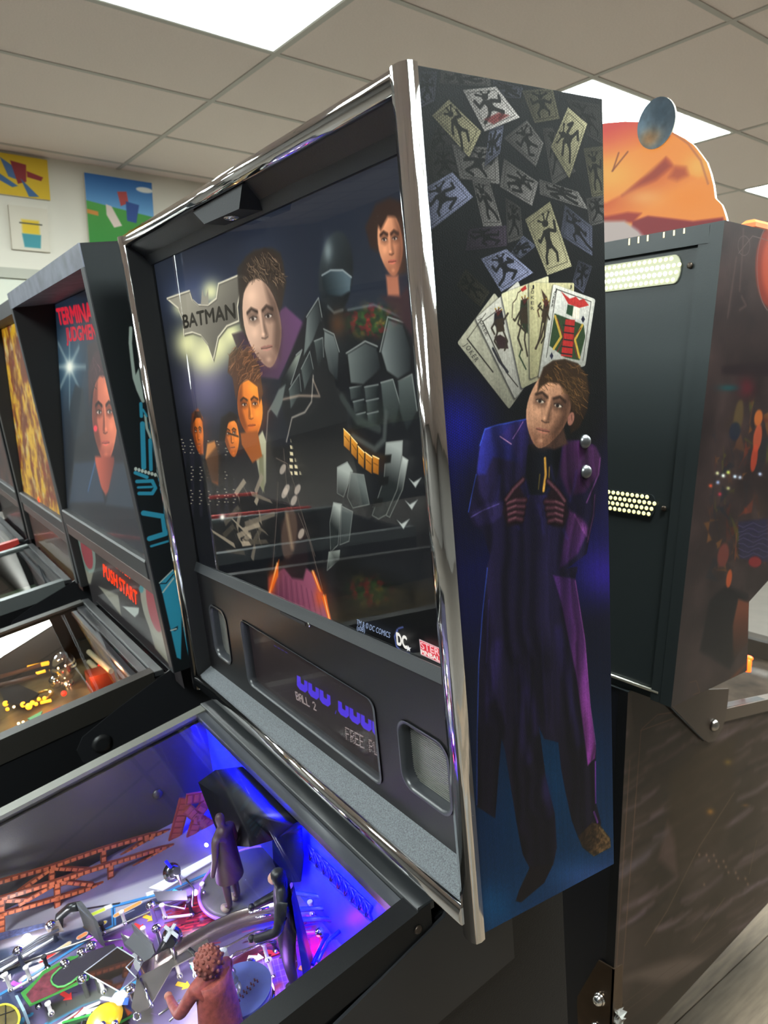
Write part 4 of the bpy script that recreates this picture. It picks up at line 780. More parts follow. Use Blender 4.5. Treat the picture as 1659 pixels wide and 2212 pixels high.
cabinet(FM, R0, CABX0, CABX1, BLACK, GL)
def rail(F, parent, xi, xo, gl, h, m, y0=-.012, name='side_rail'):
    b = MB(F); y1 = CABF; P = []
    b.hexa([(xi, y1, gl(y1)-.004), (xo, y1, gl(y1)-h), (xo, y0, gl(y0)-h), (xi, y0, gl(y0)-.004), (xi, y1, gl(y1)+.0015), (xo, y1, gl(y1)+.0015), (xo, y0, gl(y0)+.0015), (xi, y0, gl(y0)+.0015)])
    return b.build(name, m, parent)
rail(FM, R0, -.0905, -.0655, GL, .034, STEELB, -.001); rail(FM, R0, -.6125, -.6335, GL, .034, mat('rail_worn_steel', '6A6A64', .42, .3, bump=.05, bscale=600), -.001)
mb = MB(FM); mb.lathe((-.0654, -.018, GL(-.018)-.016), [(.0045, 0), (.004, .0015), (0, .0022)], (1, 0, 0), 14); mb.build('rail_bolt', mat('dark_bolt', '4A4038', .4, .7), R0)
mb = MB(FM); mb.prism([(-.0665, .03, -.008), (-.0665, .012, -.027), (-.0665, -.119, -.066), (-.0665, -.20, -.088), (-.0665, -.232, -.108), (-.0665, -.238, -.132), (-.0665, -.222, -.152), (-.0665, -.19, -.16), (-.0665, .10, -.13), (-.0665, .10, -.008)], (.0035, 0, 0)); mb.build('hinge_bracket', mat('bracket_black', '1E1F22', .35), R0)
# rear channel that takes the glass, and the dark strips behind it
mb = MB(FM); mb.box((-.6325, -.016, -.0135), (-.066, .0035, -.0035), bev=.001); mb.build('glass_channel', mat('channel_plastic', '222426', .35), R0)
mb = MB(FM); mb.box((-.6125, -.030, -.0205), (-.0905, -.0165, -.010)); mb.build('glass_channel', mat('channel_grey', '3A3C42', .3), R0)
# glass
mb = MB(FM); mb.hexa([(x, y, GL(y)-dz) for dz in (.006, .002) for x, y in ((-.612, CABF+.02), (-.091, CABF+.02), (-.091, -.0165), (-.612, -.0165))])
mb.v, mb.f, mb.mi, mb.sm = [], [], [], []; mb.quad([(x, y, GL(y)-.003) for x, y in ((-.612, CABF+.02), (-.091, CABF+.02), (-.091, -.0165), (-.612, -.0165))]); mb.build('playfield_glass', pane_mat('playfield_glass', 1.5, 'FAFCFF', .0, .8), R0, 'clear playfield glass')
# inner walls and the back board
INNER = mat('inner_wall_charcoal', '343131', .36, noise=.12, nscale=14, bump=.06, bscale=500)
for x in (-.6118, -.0882):
    mb = MB(FM); s_ = 1 if x < -.3 else -1; mb.hexa([(x, CABF+.02, PFZ(CABF)-.03), (x+s_*.002, CABF+.02, PFZ(CABF)-.03), (x+s_*.002, -.018, PFZ(0)-.03), (x, -.018, PFZ(0)-.03), (x, CABF+.02, GL(CABF)-.006), (x+s_*.002, CABF+.02, GL(CABF)-.006), (x+s_*.002, -.018, GL(-.018)-.012), (x, -.018, GL(-.018)-.012)]); mb.build('inner_wall', INNER, R0)
mb = MB(FM); q = FM.x(340, 1715, -.6098); mb.lathe((-.6098, q[1], q[2]), [(.0078, 0), (.0074, .002), (.003, .0036), (0, .004)], (1, 0, 0), 16); mb.build('carriage_bolt', INNER, R0)
mb = MB(FM); mb.box((-.6098, -.020, PFZ(0)-.02), (-.0905, -.0165, -.018)); mb.build('back_board', mat('back_board_blue_lit', '3A48D8', .4), R0, 'back board lit deep blue')  # blue of the LED light put into the board colour

# --- playfield print
PK = 1500.; PX0, PY1 = -.612, -.018
def Tp(x, y): p = FM.pl(x, y, (0, -.08, 1), -.16); return ((p[0]-PX0)*PK, (PY1-p[1])*PK)
pfa = Art(.524*PK, .56*PK, '6A5F80', Tp)
def paint_pf(a):
    c = lambda X, Y: (X/3.106, 1500 + Y/3.106); d = lambda X, Y: (X/5.027, 2000 + Y/5.027); e = lambda X, Y: (350 + X/2.765, 1650 + Y/2.765)
    n = vnoise(a.h, a.w, 60, 3); a.a *= (.8 + .4*n)[..., None]
    a.poly([c(-700, 1560), c(560, 1390), c(1440, 1080), c(1440, 1200), c(600, 1560), c(-700, 2000)], 'A9A4AE', 6, 1, '6A6472', [c(700, 1300), c(0, 1900)])
    a.poly([c(-700, 1900), c(560, 1560), c(1300, 1260), c(1310, 1330), c(560, 1680), c(-700, 2220)], '2C3448', 3, 1, '3A3A58', [c(0, 1800), c(1200, 1300)])
    a.poly([c(900, 1500), c(1400, 1220), c(1450, 1280), c(1180, 1500), c(1000, 1640)], '8A6AC0', 4, 1, 'B090D8', [c(1000, 1560), c(1400, 1250)])
    a.poly([d(-800, 900), d(0, 760), d(700, 380), d(1150, 130), d(1300, 150), d(1000, 420), d(300, 800), d(-600, 1300)], '5A4A78', 5, 1, '34405C', [d(1100, 200), d(0, 900)])
    a.poly([d(900, 250), d(1350, 40), d(1700, 90), d(1500, 420), d(1100, 420)], '6A3A86', 6, 1, '8A4AA0', [d(1000, 300), d(1600, 100)])
    for k in range(30): a.line([d(300+k*20, 300), d(330+k*20, 640)], 1, '7A78A0', .25); a.line([d(100, 560-k*14), d(900, 380-k*14)], 1, '7A78A0', .2)
    for P in ([d(-700, 1100), d(0, 748), d(300, 570), d(640, 350), d(980, 130), d(1240, -10), c(760, 1420), c(1100, 1330), c(1440, 1180)],): a.line(P, 8, '3E8AC8', 1, 1); a.line([(x, y+3) for x, y in P], 1.5, '1A2230')
    a.line([d(500, 1070), d(900, 850), d(1300, 700), d(1500, 600)], 8, '3E9AC8'); a.line([d(230, 1070), d(260, 1000), d(340, 960)], 8, '3E9AC8')
    # long lit inserts
    for P, col in (([d(455, 375), d(615, 275)], 'E83A3A'), ([d(630, 265), d(745, 190)], 'E8C89A'), ([d(865, 120), d(925, 85)], 'F08A4A'), ([c(780, 1480), c(935, 1398)], 'F0A050'), ([c(650, 1555), c(700, 1530)], 'F0D04A'), ([c(620, 1475), c(700, 1440)], 'D8E84A'), ([d(240, 578), d(262, 560)], 'E8D8E8')): a.line(P, 12, 'F4E4D0', .8); a.line(P, 9, col)
    a.line([c(560, 1440), c(800, 1400)], 5, '2A2A34'); a.line([c(820, 1480), c(900, 1445)], 3, 'C8C8D8', .6)
    for X, Y in ((980, 1330), (1050, 1300), (700, 1420)): a.poly([c(X, Y), c(X+50, Y-18), c(X+58, Y+6), c(X+8, Y+24)], 'F0EEE4', 1.5)
    # red streaked patch round the turntable and right of it
    a.poly([c(1170, 1440), c(1300, 1330), c(1420, 1260), c(1460, 1640), c(1300, 1720), c(1130, 1800), c(1050, 1760), c(1200, 1620)], '7A1A34', 4, 1, '5A1428', [c(1200, 1400), c(1200, 1750)])
    r = np.random.default_rng(5)
    for k in range(110):
        x, y = 1090 + r.random()*300, 1400 + r.random()*380; a.line([c(x, y), c(x + 40 + r.random()*60, y - 10 - r.random()*14)], 3, 'D03A3A' if k % 3 else '2A0A18', .75, 1.2)
    a.poly([e(400, 1200), e(640, 1000), e(860, 900), e(930, 930), e(900, 1160), e(520, 1200)], '5A1830', 5, 1, '8A2850', [e(500, 1150), e(880, 950)])
    for k in range(60):
        x, y = 480 + r.random()*420, 960 + r.random()*220; a.line([e(x, y), e(x+20+r.random()*30, y-6-r.random()*10)], 2.4, 'C8384A' if k % 2 else '3A0A20', .7, 1.2)
    a.poly([e(560, 1180), e(700, 1150), e(900, 1160), e(780, 1320), e(600, 1480), e(540, 1400)], 'C8A8EC', 4, 1, '8A50E0', [e(560, 1400), e(760, 1250)])
    for k in range(7): a.line([e(600+k*30, 1160), e(660+k*30, 1420)], 1.2, 'E8D8FF', .6); a.line([e(560, 1200+k*38), e(800, 1130+k*38)], 1.2, 'E8D8FF', .5)
    a.line([e(590, 1420), e(700, 1320)], 12, 'E07A5A', .8, 5)
    a.poly([e(880, 1040), e(940, 1020), e(980, 1100), e(930, 1160), e(890, 1120)], 'E82A3A', 2); a.poly([e(860, 1000), e(960, 990), e(950, 1015), e(870, 1020)], 'F03A6A', 2)
    for k in range(24): q = e(850 + r.random()*380, 880 + r.random()*240); a.line([q, (q[0]+8+r.random()*22, q[1]-4+r.random()*8)], 3, ('4A5AF0', 'D0D8FF', 'F05A7A', '2A2AA0')[k % 4], .8, 1)
    # black and green plastics printed at the near edge
    a.poly([d(500, 860), d(1040, 690), d(1300, 640), d(1250, 760), d(900, 860), d(520, 1060)], '6A6A64', 4, 1, '4A4A46', [d(1000, 700), d(600, 1000)])
    a.poly([d(620, 1070), d(760, 960), d(1080, 840), d(1300, 800), d(1420, 960), d(1400, 1100), d(650, 1100)], '1A1A1C', 2)
    for P in ([d(640, 1070), d(830, 950), d(960, 880), d(1070, 835)], [d(830, 980), d(960, 920), d(1100, 880)], [d(910, 900), d(970, 945)], [d(1110, 780), d(1220, 800), d(1260, 740)]): a.line(P, 7, 'E4E0DA', 1, 1)
    a.line([d(900, 890), d(830, 960), d(700, 1050)], 3, '9A3A3A')
    a.poly([d(700, 1040), d(1220, 900), d(1280, 880), d(1200, 980), d(980, 1000), d(760, 1090)], '27402A', 1.5); a.line([d(690, 1045), d(1220, 895), d(1285, 880), d(1190, 985), d(1000, 1010)], 5, '3E9A46')
    a.line([d(1320, 1040), d(1440, 975)], 6, '3E9A46')
    a.poly([d(1350, 880), d(1440, 940), d(1390, 980)], 'C05A2A', 1.5); a.poly([d(1390, 770), d(1400, 780), d(1440, 930), d(1370, 880)], '2A3A8A', 1.5)
    a.poly([d(1440, 900), d(1660, 690), d(1660, 1060), d(1500, 1060)], '5A5650', 3)
    a.glow(*d(290, 150), 22, 14, (1, 1, .98), .9); a.glow(*c(80, 1640), 60, 30, (.9, .88, .92), .5)  # white glow round the lamp painted into the print
    for k in range(90):
        q = d(r.random()*2600 - 900, r.random()*1000 + 100); a.line([q, (q[0]+r.normal()*9, q[1]+r.normal()*5)], 1.6, ('C8C8D8', '2A2A3A', '8A6AA0', '4A5A80')[k % 4], .5, .8)
paint_pf(pfa)
PFM = art_mat('playfield_print', pfa, .22, 0, .5, 0, .6)
mb = MB(FM); yb = PY1 - pfa.h/PK; mb.quad([(PX0+.003, yb, PFZ(yb)), (-.0885, yb, PFZ(yb)), (-.0885, PY1, PFZ(PY1)), (PX0+.003, PY1, PFZ(PY1))], 0, [(.003*PK/pfa.w, 0), (1, 0), (1, 1), (.003*PK/pfa.w, 1)])
mb.quad([(PX0+.003, CABF+.02, PFZ(CABF)), (-.0885, CABF+.02, PFZ(CABF)), (-.0885, yb, PFZ(yb)), (PX0+.003, yb, PFZ(yb))], 1)
PF = mb.build('playfield', [PFM, mat('playfield_dark', '3A3648', .3)], R0, 'printed playfield with lit inserts')
P = lambda x, y, h=0.: FM.pl(x, y, (0, -.08, 1), -.16 + h)       # a point h above the playfield
NRM = np.array((0, -.08, 1.)); NRM /= np.linalg.norm(NRM)
c_ = lambda X, Y: (X/3.106, 1500 + Y/3.106); d_ = lambda X, Y: (X/5.027, 2000 + Y/5.027); e_ = lambda X, Y: (350 + X/2.765, 1650 + Y/2.765); k_ = lambda X, Y: (320 + X/4.366, 2000 + Y/4.366)
def part(name, m, fill, parent=None, label=None, F=FM):
    b = MB(F); fill(b); return b.build(name, m, parent or R0, label)
# bridge along the left wall: two trusses of orange-brown girders
ORG = [mat('bridge_orange_dark', '6A2E1E', .45, noise=.25, nscale=120), mat('bridge_orange_light', 'B8603C', .4, noise=.2, nscale=140)]
def truss(xp, top, bot, posts, diags, name, lab):
    r_ = part(name, ORG, lambda b: girder(b, xp, top), None, lab)
    for L in bot: part('girder', ORG, lambda b: girder(b, xp, L), r_)
    for L in posts: part('post', ORG, lambda b: girder(b, xp, L, .0042), r_)
    for L in diags: part('diagonal', ORG, lambda b: girder(b, xp, L, .003), r_)
def girder(b, xp, L, hw=.0032):
    Q = [FM.x(*p, xp) for p in L]
    for A, B in zip(Q[:-1], Q[1:]):
        t = (B - A) / np.linalg.norm(B - A); nn = np.cross(t, (1, 0, 0)); w = nn*hw
        o = np.array((.004, 0, 0)); b.hexa([A-w, B-w, B-w+o, A-w+o, A+w, B+w, B+w+o, A+w+o])
        n = max(1, int(np.linalg.norm(B - A) / .0085))                     # raised rivet blocks along the face
        for i in range(n):
            C = A + (B-A)*((i+.5)/n); u = t*.0032; v = nn*hw*.68; q = C + np.array((.004, 0, 0)); f = np.array((.0008, 0, 0)); b.hexa([q-u-v, q+u-v, q+u-v+f, q-u-v+f, q-u+v, q+u+v, q+u+v+f, q-u+v+f], 1)
truss(-.600, [c_(-900, 1520), c_(20, 1245), c_(330, 1155), c_(690, 1030), c_(1000, 940), c_(1170, 905)], [[c_(400, 1265), c_(760, 1150), c_(1160, 965)]], [[c_(345, 1150), c_(345, 1240)], [c_(692, 1030), c_(692, 1120)], [c_(1010, 940), c_(1015, 1010)]],
      [[c_(120, 1320), c_(330, 1170)], [c_(350, 1160), c_(600, 1170)], [c_(800, 1090), c_(1000, 950)]], 'bridge_truss', 'orange girder bridge truss along the inner wall')
truss(-.562, [c_(-900, 1640), c_(0, 1365), c_(370, 1250), c_(740, 1130), c_(1070, 1030), c_(1220, 1000)], [[c_(0, 1470), c_(380, 1360), c_(740, 1250), c_(1200, 1110)], [c_(1090, 1050), c_(1215, 1050)]], [[c_(5, 1360), c_(10, 1590)], [c_(380, 1250), c_(385, 1465)], [c_(738, 1130), c_(742, 1350)], [c_(1070, 1030), c_(1070, 1150)]],
      [[c_(120, 1405), c_(365, 1265)], [c_(400, 1250), c_(620, 1270)], [c_(840, 1190), c_(1060, 1050)], [c_(30, 1375), c_(200, 1370)]], 'bridge_truss', 'nearer orange girder bridge truss')
RED = [mat('tower_red_plastic', '7E3028', .4, noise=.2, nscale=80), mat('tower_red_light', '9A443A', .4)]
tw = part('bridge_tower', RED, lambda b: girder(b, -.575, [c_(1160, 1000), c_(1240, 690)], .009), None, 'red bridge tower')
for L in ([c_(1240, 1090), c_(1330, 790), c_(1400, 690)], [c_(1245, 700), c_(1420, 670)], [c_(1250, 760), c_(1440, 930)], [c_(1225, 1110), c_(1440, 1040)], [c_(1330, 830), c_(1440, 890)]): part('girder', RED, lambda b: girder(b, -.562, L, .008), tw)
part('lamp_bulb', mat('bulb_white', 'FFFFFF', .3, emit='FFFFFF', es=6), lambda b: b.ball(P(*e_(265, 485), .012), .0026, 0, 12, (1.6, 1, .8)))
# dome screws
for k, q in enumerate([d_(880, 262), d_(985, 190), d_(695, 385), d_(1125, 395), d_(1018, 490), d_(880, 548), d_(1410, 655), d_(185, 245), c_(1045, 1555), c_(1005, 1400), c_(335, 1530), c_(950, 1745), c_(990, 1765), k_(1040, 410), k_(960, 330), e_(575, 1225), e_(940, 990), e_(1065, 690), e_(985, 770)]):
    def f(b):
        A = P(*q, .03); b.lathe(A - NRM*.03, [(.0028, 0), (.0028, .024), (.0058, .0245), (.0062, .026), (.0056, .0285), (.0035, .0305), (.0012, .0312)], NRM, 14)
    part('post_screw', SCREW, f)
# green-edged plastic with red brick print and the dark oval opening
def slab(Q, h, t=.0025): return lambda b: b.prism([P(*q, h) for q in Q], NRM*t)
GREEN = mat('green_plastic', '3E8A3A', .35); BRICK = mat('brick_red_print', '6E2A36', .45, noise=.5, nscale=160); DARKP = mat('smoky_plastic', '38343C', .25)
ov = [d_(740, 400), d_(640, 470), d_(570, 540), d_(555, 590), d_(575, 635), d_(630, 665), d_(700, 655), d_(780, 610), d_(840, 560), d_(920, 520)]
part('green_plastic', GREEN, slab([d_(660, 405), d_(470, 510), d_(400, 600), d_(232, 745), d_(262, 800), d_(320, 880), d_(560, 770), d_(960, 590), d_(975, 540), d_(900, 510), d_(1300, 300), d_(1340, 240), d_(1000, 330), d_(760, 350)], .022), None, 'green coffin-shaped plastic')
part('brick_print', BRICK, slab([d_(660, 425), d_(480, 530), d_(285, 750), d_(345, 838), d_(560, 745), d_(830, 610), d_(850, 580), d_(740, 600), d_(600, 650), d_(560, 590), d_(640, 480)], .0246, .0006))
part('oval_cover', DARKP, slab(ov + [d_(1100, 420), d_(1300, 300), d_(1240, 200), d_(960, 290)], .0254, .001))
part('oval_rim', mat('green_rim', '4E9A4A', .4), lambda b: b.tube([P(*q, .027) for q in ov], .0013, 6))
# clear folded box and grey folded bracket
part('clear_box', CLEAR, lambda b: b.quad([P(*q, .036) for q in (d_(915, 500), d_(1275, 230), d_(1470, 350), d_(1300, 710))]), None, 'clear folded acrylic cover')
part('clear_edge', mat('acrylic_edge', 'C8CCD0', .2, spec=.8), lambda b: b.tube([P(*q, .036) for q in (d_(1275, 230), d_(915, 500), d_(1300, 715), d_(1480, 562), d_(1370, 450), d_(1470, 350), d_(1275, 230))], .0008, 5))
part('folded_bracket', mat('zinc_sheet', '77777A', .35, .5), lambda b: (b.prism([P(*q, .03) for q in (c_(835, 1675), c_(900, 1600), c_(1040, 1740), c_(985, 1805))], NRM*.0015), b.prism([P(*q, .0305) for q in (c_(900, 1600), c_(905, 1590), c_(1045, 1730), c_(1040, 1742))], NRM*.014), b.prism([P(*q, .012) for q in (c_(835, 1675), c_(985, 1805), c_(990, 1815), c_(835, 1690))], NRM*.018)), None, 'grey folded metal bracket')
part('white_block', mat('white_block_plastic', 'B8B8B4', .5), lambda b: b.prism([P(*q, .0) for q in (c_(905, 1840), c_(945, 1805), c_(1000, 1860), c_(965, 1900))], NRM*.02))
# boxy monitor target
MON = mat('monitor_grey', '4A4B4A', .5, noise=.2, nscale=100)
def mon(b):
    A = [P(*q, .045) for q in (c_(510, 1395), c_(625, 1510), c_(655, 1525), c_(545, 1385))]; b.prism(A, NRM*-.040)
mo = part('target_box', MON, mon, None, 'grey boxy monitor target'); part('target_screen', mat('target_screen', '8AA6C8', .2), lambda b: b.prism([P(*q, h) + np.array((-.0008, 0, 0)) for q, h in ((c_(518, 1420), .04), (c_(610, 1512), .04), (c_(610, 1512), .012), (c_(518, 1420), .012))], (-.0012, 0, 0)), mo)
part('target_arm', BLACKG, lambda b: b.tube([P(*c_(530, 1420), .03), P(*c_(470, 1430), .025), P(*c_(400, 1490), .015), P(*c_(390, 1560), .002)], .006, 8), mo)
part('mount_plate', mat('mount_plate', '9A8A84', .4, .4), slab([c_(300, 1560), c_(395, 1520), c_(430, 1590), c_(330, 1610)], .018, .0015))
# wire-form and steel lane guides along the upper lane
for k, (h, off) in enumerate(((.02, 0), (.012, 26), (.006, 46))):
    part('lane_guide', mat('lane_steel', '9A9CA4', .3, .8), lambda b: b.tube([P(*d_(X, Y+off), h) for X, Y in ((-500, 520), (0, 400), (120, 340), (400, 150), (640, 40))], .002, 6))
part('lane_strip', mat('lane_white', 'C8CAD0', .35), slab([d_(-300, 580), d_(0, 480), d_(30, 460), d_(600, 130), d_(590, 150), d_(20, 500)], .004, .002))
part('blue_chain_strip', mat('chain_strip_print', '3A4060', .4, noise=.6, nscale=260), slab([d_(-300, 170), d_(0, 90), d_(490, -20), d_(490, 20), d_(0, 160), d_(-300, 250)], .012, .002))
# round yellow gauge, yellow bumper, plain white plastic
part('round_gauge', mat('gauge_face', '6A5C2E', .4, noise=.3, nscale=90), lambda b: b.prism([P(*d_(60 + 150*math.cos(t), 1000 + 148*math.sin(t)), .02) for t in np.linspace(0, 6.283, 25)[:-1]], NRM*.002), None, 'round yellow-rimmed gauge')
part('gauge_rim', mat('gauge_rim_yellow', 'D8C83A', .4), lambda b: b.tube([P(*d_(60 + 150*math.cos(t), 1000 + 148*math.sin(t)), .0225) for t in np.linspace(0, 6.283, 33)[:-1]], .0014, 6, 0, True))
part('gauge_cross', BLACKM, lambda b: (b.tube([P(*d_(60, 860), .0226), P(*d_(60, 1140), .0226)], .0006, 4), b.tube([P(*d_(-80, 1000), .0226), P(*d_(200, 900), .0226)], .0006, 4)))
part('blue_white_target', mat('pale_blue_target', '9AB4BE', .4), lambda b: b.prism([P(*q, .0) for q in (d_(215, 905), d_(245, 895), d_(330, 1060), d_(300, 1080))], NRM*.02))
YEL = mat('bumper_yellow', 'E8B81E', .3)
def bump(b): A = P(*d_(1180, 1130), .0); b.lathe(A, [(.010, 0), (.010, .012), (.018, .013), (.0195, .017), (.015, .022), (.008, .025), (0, .0255)], NRM, 24)
bu = part('pop_bumper', YEL, bump, None, 'yellow bumper cap cut by the lower edge')
for q in (d_(1115, 1075), d_(1245, 1065)): part('bumper_screw', SCREW, lambda b: b.ball(P(*q, .024), .004), bu)
part('white_plastic', mat('white_plastic_print', 'CFCAC6', .4), slab([d_(1175, 870), d_(1260, 740), d_(1340, 700), d_(1400, 745), d_(1330, 860), d_(1230, 895)], .02, .002), None, 'plain white plastic'); part('blue_plastic', mat('blue_plastic_print', '3A62B8', .35), slab([d_(1335, 860), d_(1360, 790), d_(1400, 790), d_(1390, 860)], .0225, .0012))
part('steel_plate', mat('dull_steel_plate', '77706A', .38, .6, noise=.15, nscale=40), slab([d_(1430, 890), d_(1490, 570), d_(1660, 490), k_(560, 130), k_(590, 210), k_(230, 400), k_(60, 700), k_(0, 780), d_(1500, 960)], .03, .0015), None, 'dull steel ramp plate')
part('wire_rod', SCREW, lambda b: b.tube([P(*d_(1530, 575), .036), P(*d_(1650, 880), .036)], .0016, 6)); part('steel_ring', SCREW, lambda b: b.tube([P(*d_(1488 + 36*math.cos(t), 985 + 44*math.sin(t)), .03) for t in np.linspace(0, 6.283, 17)[:-1]], .0012, 6, 0, True))
# curved steel ramp wall and wire rails behind it
RW = [k_(-60, 640), k_(0, 520), k_(200, 400), k_(430, 250), k_(640, 130), k_(860, 30), e_(520, 970), e_(700, 930)]
def rampwall(b):
    n = len(RW); lo = [P(*q, .012) for q in RW]; hi = [p + NRM*.026 for p in lo]; i = b.pts(lo + hi + [p + np.array((-.001, .0015, 0)) for p in lo] + [p + np.array((-.001, .0015, 0)) for p in hi])
    for k in range(n-1):
        b.face([i+k, i+k+1, i+n+k+1, i+n+k], 0, None, True); b.face([i+2*n+k+1, i+2*n+k, i+3*n+k, i+3*n+k+1], 0, None, True); b.face([i+n+k, i+n+k+1, i+3*n+k+1, i+3*n+k])
part('ramp_wall', mat('ramp_steel', '9A8E88', .22, .9), rampwall, None, 'curved steel ramp wall')
for L, h in (([k_(690, 410), k_(800, 300), k_(880, 255), k_(1060, 170), k_(1190, 140)], .03), ([k_(700, 370), k_(840, 250), k_(980, 205), k_(1180, 120)], .036), ([k_(590, 265), k_(760, 190), k_(1000, 60), k_(1180, 20)], .036), ([e_(520, 890), e_(640, 855)], .05), ([e_(560, 920), e_(650, 900)], .045)):
    part('wire_rail', SCREW, lambda b: b.tube([P(*q, h) for q in L], .0014, 6))
part('teal_insert', mat('teal_glow', '2AA890', .3, emit='3AC8A8', es=1.2), lambda b: b.tube([P(*k_(405, 395), .012), P(*k_(485, 340), .012)], .0026, 8))
part('red_insert', mat('red_glow', 'D03A2A', .3, emit='F04030', es=1.0), lambda b: b.tube([P(*k_(500, 325), .012), P(*k_(580, 280), .012)], .0024, 8))
# round disc with printed keys, rim and clear post
DC_ = P(*k_(865, 615), .05); ex_ = P(*k_(1040, 560), .05) - DC_; ey_ = P(*k_(800, 440), .05) - DC_; rr = .034
disc = [DC_ + rr*np.array((math.cos(t), math.sin(t), .08*math.sin(t))) for t in np.linspace(0, 6.283, 41)[:-1]]
part('round_disc', mat('disc_print', '5A68A8', .4, noise=.12, nscale=60), lambda b: b.prism(disc, NRM*.0025), None, 'blue disc with rows of dark red keys')
part('disc_rim', CHROMEP, lambda b: b.tube([DC_ + np.array((.003, -.006, -.010)) + 1.08*rr*np.array((math.cos(t), math.sin(t), .08*math.sin(t))) for t in np.linspace(0, 6.283, 41)[:-1]], .0035, 8, 0, True))
part('disc_drum', mat('drum_white', 'C8C4CC', .4), lambda b: b.lathe(DC_ - NRM*.05, [(.024, 0), (.024, .036), (.033, .044), (.033, .049)], NRM, 24))
for i in range(6):
    for j in range(2):
        q = k_(835 + i*34 + j*26, 700 - i*36 + j*12 - 8); part('disc_key', mat('key_red', '5A2438', .5), lambda b: b.prism([P(*(q[0]+dx, q[1]+dy), .0526) for dx, dy in ((-2.4, -1.6), (.6, -3.4), (2.4, 1.6), (-.6, 3.4))], NRM*.0008))
part('disc_line', mat('disc_teal', '2A5A58', .4), slab([k_(700, 690), k_(780, 560), k_(800, 640), k_(720, 720)], .0526, .0006))
part('clear_post', mat('clear_post_plastic', 'F4F6FA', .12, trans=.75, spec=.8), lambda b: b.lathe(P(*k_(812, 600), .053), [(.008, 0), (.008, .004), (.0055, .007), (.007, .012), (.005, .016), (.0065, .022), (.0045, .027), (.0055, .034), (.004, .04), (.0035, .052)], NRM, 16), None, 'clear turned post')
# turntable, hood
TC = P(535, 1905, .006); TR = .062
part('turntable', mat('turntable_grey', '4A4A46', .45, noise=.1, nscale=50), lambda b: b.lathe(TC - NRM*.006, [(TR, 0), (TR, .008), (TR-.004, .010), (0, .010)], NRM, 48), None, 'round grey turntable')
part('turntable_ring', mat('ring_glow_violet', '9A6AE0', .25, emit='A070FF', es=.35), lambda b: b.tube([TC + NRM*.001 + (TR+.002)*np.array((math.cos(t), math.sin(t), .08*math.sin(t))) for t in np.linspace(0, 6.283, 49)[:-1]], .0022, 8, 0, True))
HOOD = mat('smoked_hood', '080A10', .38, spec=.35)
def hood(b):
    R_ = [(428, 1690, -.080), (480, 1826, -.086), (540, 1830, -.070), (592, 1814, -.036), (628, 1786, -.031), (640, 1770, -.0305), (600, 1720, -.0305), (520, 1656, -.0305), (465, 1663, -.050)]
    Q_ = [FM.pl(x, y, (0, 1, 0), c) for x, y, c in R_]; Q_ = [np.array((p[0], p[1], min(p[2], GL(p[1]) - .012))) for p in Q_]
    c = np.mean(Q_, 0) + np.array((.004, -.010, .004)); n = len(Q_); i = b.pts(Q_ + [c] + [q + np.array((-.003, .004, -.003)) for q in Q_] + [c + np.array((-.003, .006, -.003))])
    for k in range(n): b.face([i+k, i+(k+1) % n, i+n], 0, None, True); b.face([i+n+1+(k+1) % n, i+n+1+k, i+2*n+1], 0, None, True); b.face([i+k, i+n+1+k, i+n+1+(k+1) % n, i+(k+1) % n])
part('turntable_hood', HOOD, hood, None, 'black hood hanging over the turntable')
FIN = pane_mat('smoked_fin', 1.4, '6A70C8', .05, .4)  # violet light put into the tint of the smoked sheet
def fin(b):
    Q = [(632, 1792), (650, 1788), (655, 1850), (648, 1905), (612, 1908), (590, 1862), (588, 1816)]
    b.prism([FM.pl(x, y, (0, 1, 0), -.033) for x, y in Q], (0, .0015, 0))
part('smoked_fin', FIN, fin, None, 'smoked violet-lit fin')
# clear blue-lit ramp structure at the back right
AC = mat('blue_lit_acrylic', '3A48D0', .15, spec=.7)  # blue light put into the colour of the clear acrylic
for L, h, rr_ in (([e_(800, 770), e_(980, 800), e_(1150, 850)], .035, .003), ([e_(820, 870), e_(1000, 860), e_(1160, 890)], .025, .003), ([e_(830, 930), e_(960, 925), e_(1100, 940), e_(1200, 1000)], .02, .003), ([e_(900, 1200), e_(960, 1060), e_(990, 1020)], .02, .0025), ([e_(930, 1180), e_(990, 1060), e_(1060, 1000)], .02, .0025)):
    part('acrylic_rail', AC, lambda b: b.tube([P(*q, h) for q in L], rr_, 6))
def lattice(b):
    A, B, h0, h1 = e_(870, 480), e_(1250, 850), .02, .05
    for i in range(9):
        q0 = (A[0]+(B[0]-A[0])*i/9, A[1]+(B[1]-A[1])*i/9); q1 = (A[0]+(B[0]-A[0])*(i+1)/9, A[1]+(B[1]-A[1])*(i+1)/9)
        y = -.0225; u0, u1 = FM.y(*q0, y), FM.y(*q1, y); dz = np.array((0, 0, -.022))
        for s0, s1 in ((u0, u1), (u0, u1+dz), (u0+dz, u1), (u0+dz, u1+dz), (u0, u0+dz)): b.tube([s0, s1], .0012, 4)
part('lattice_girder', mat('lattice_dark', '2A2A5A', .3), lattice, None, 'dark lattice girder on the back board')
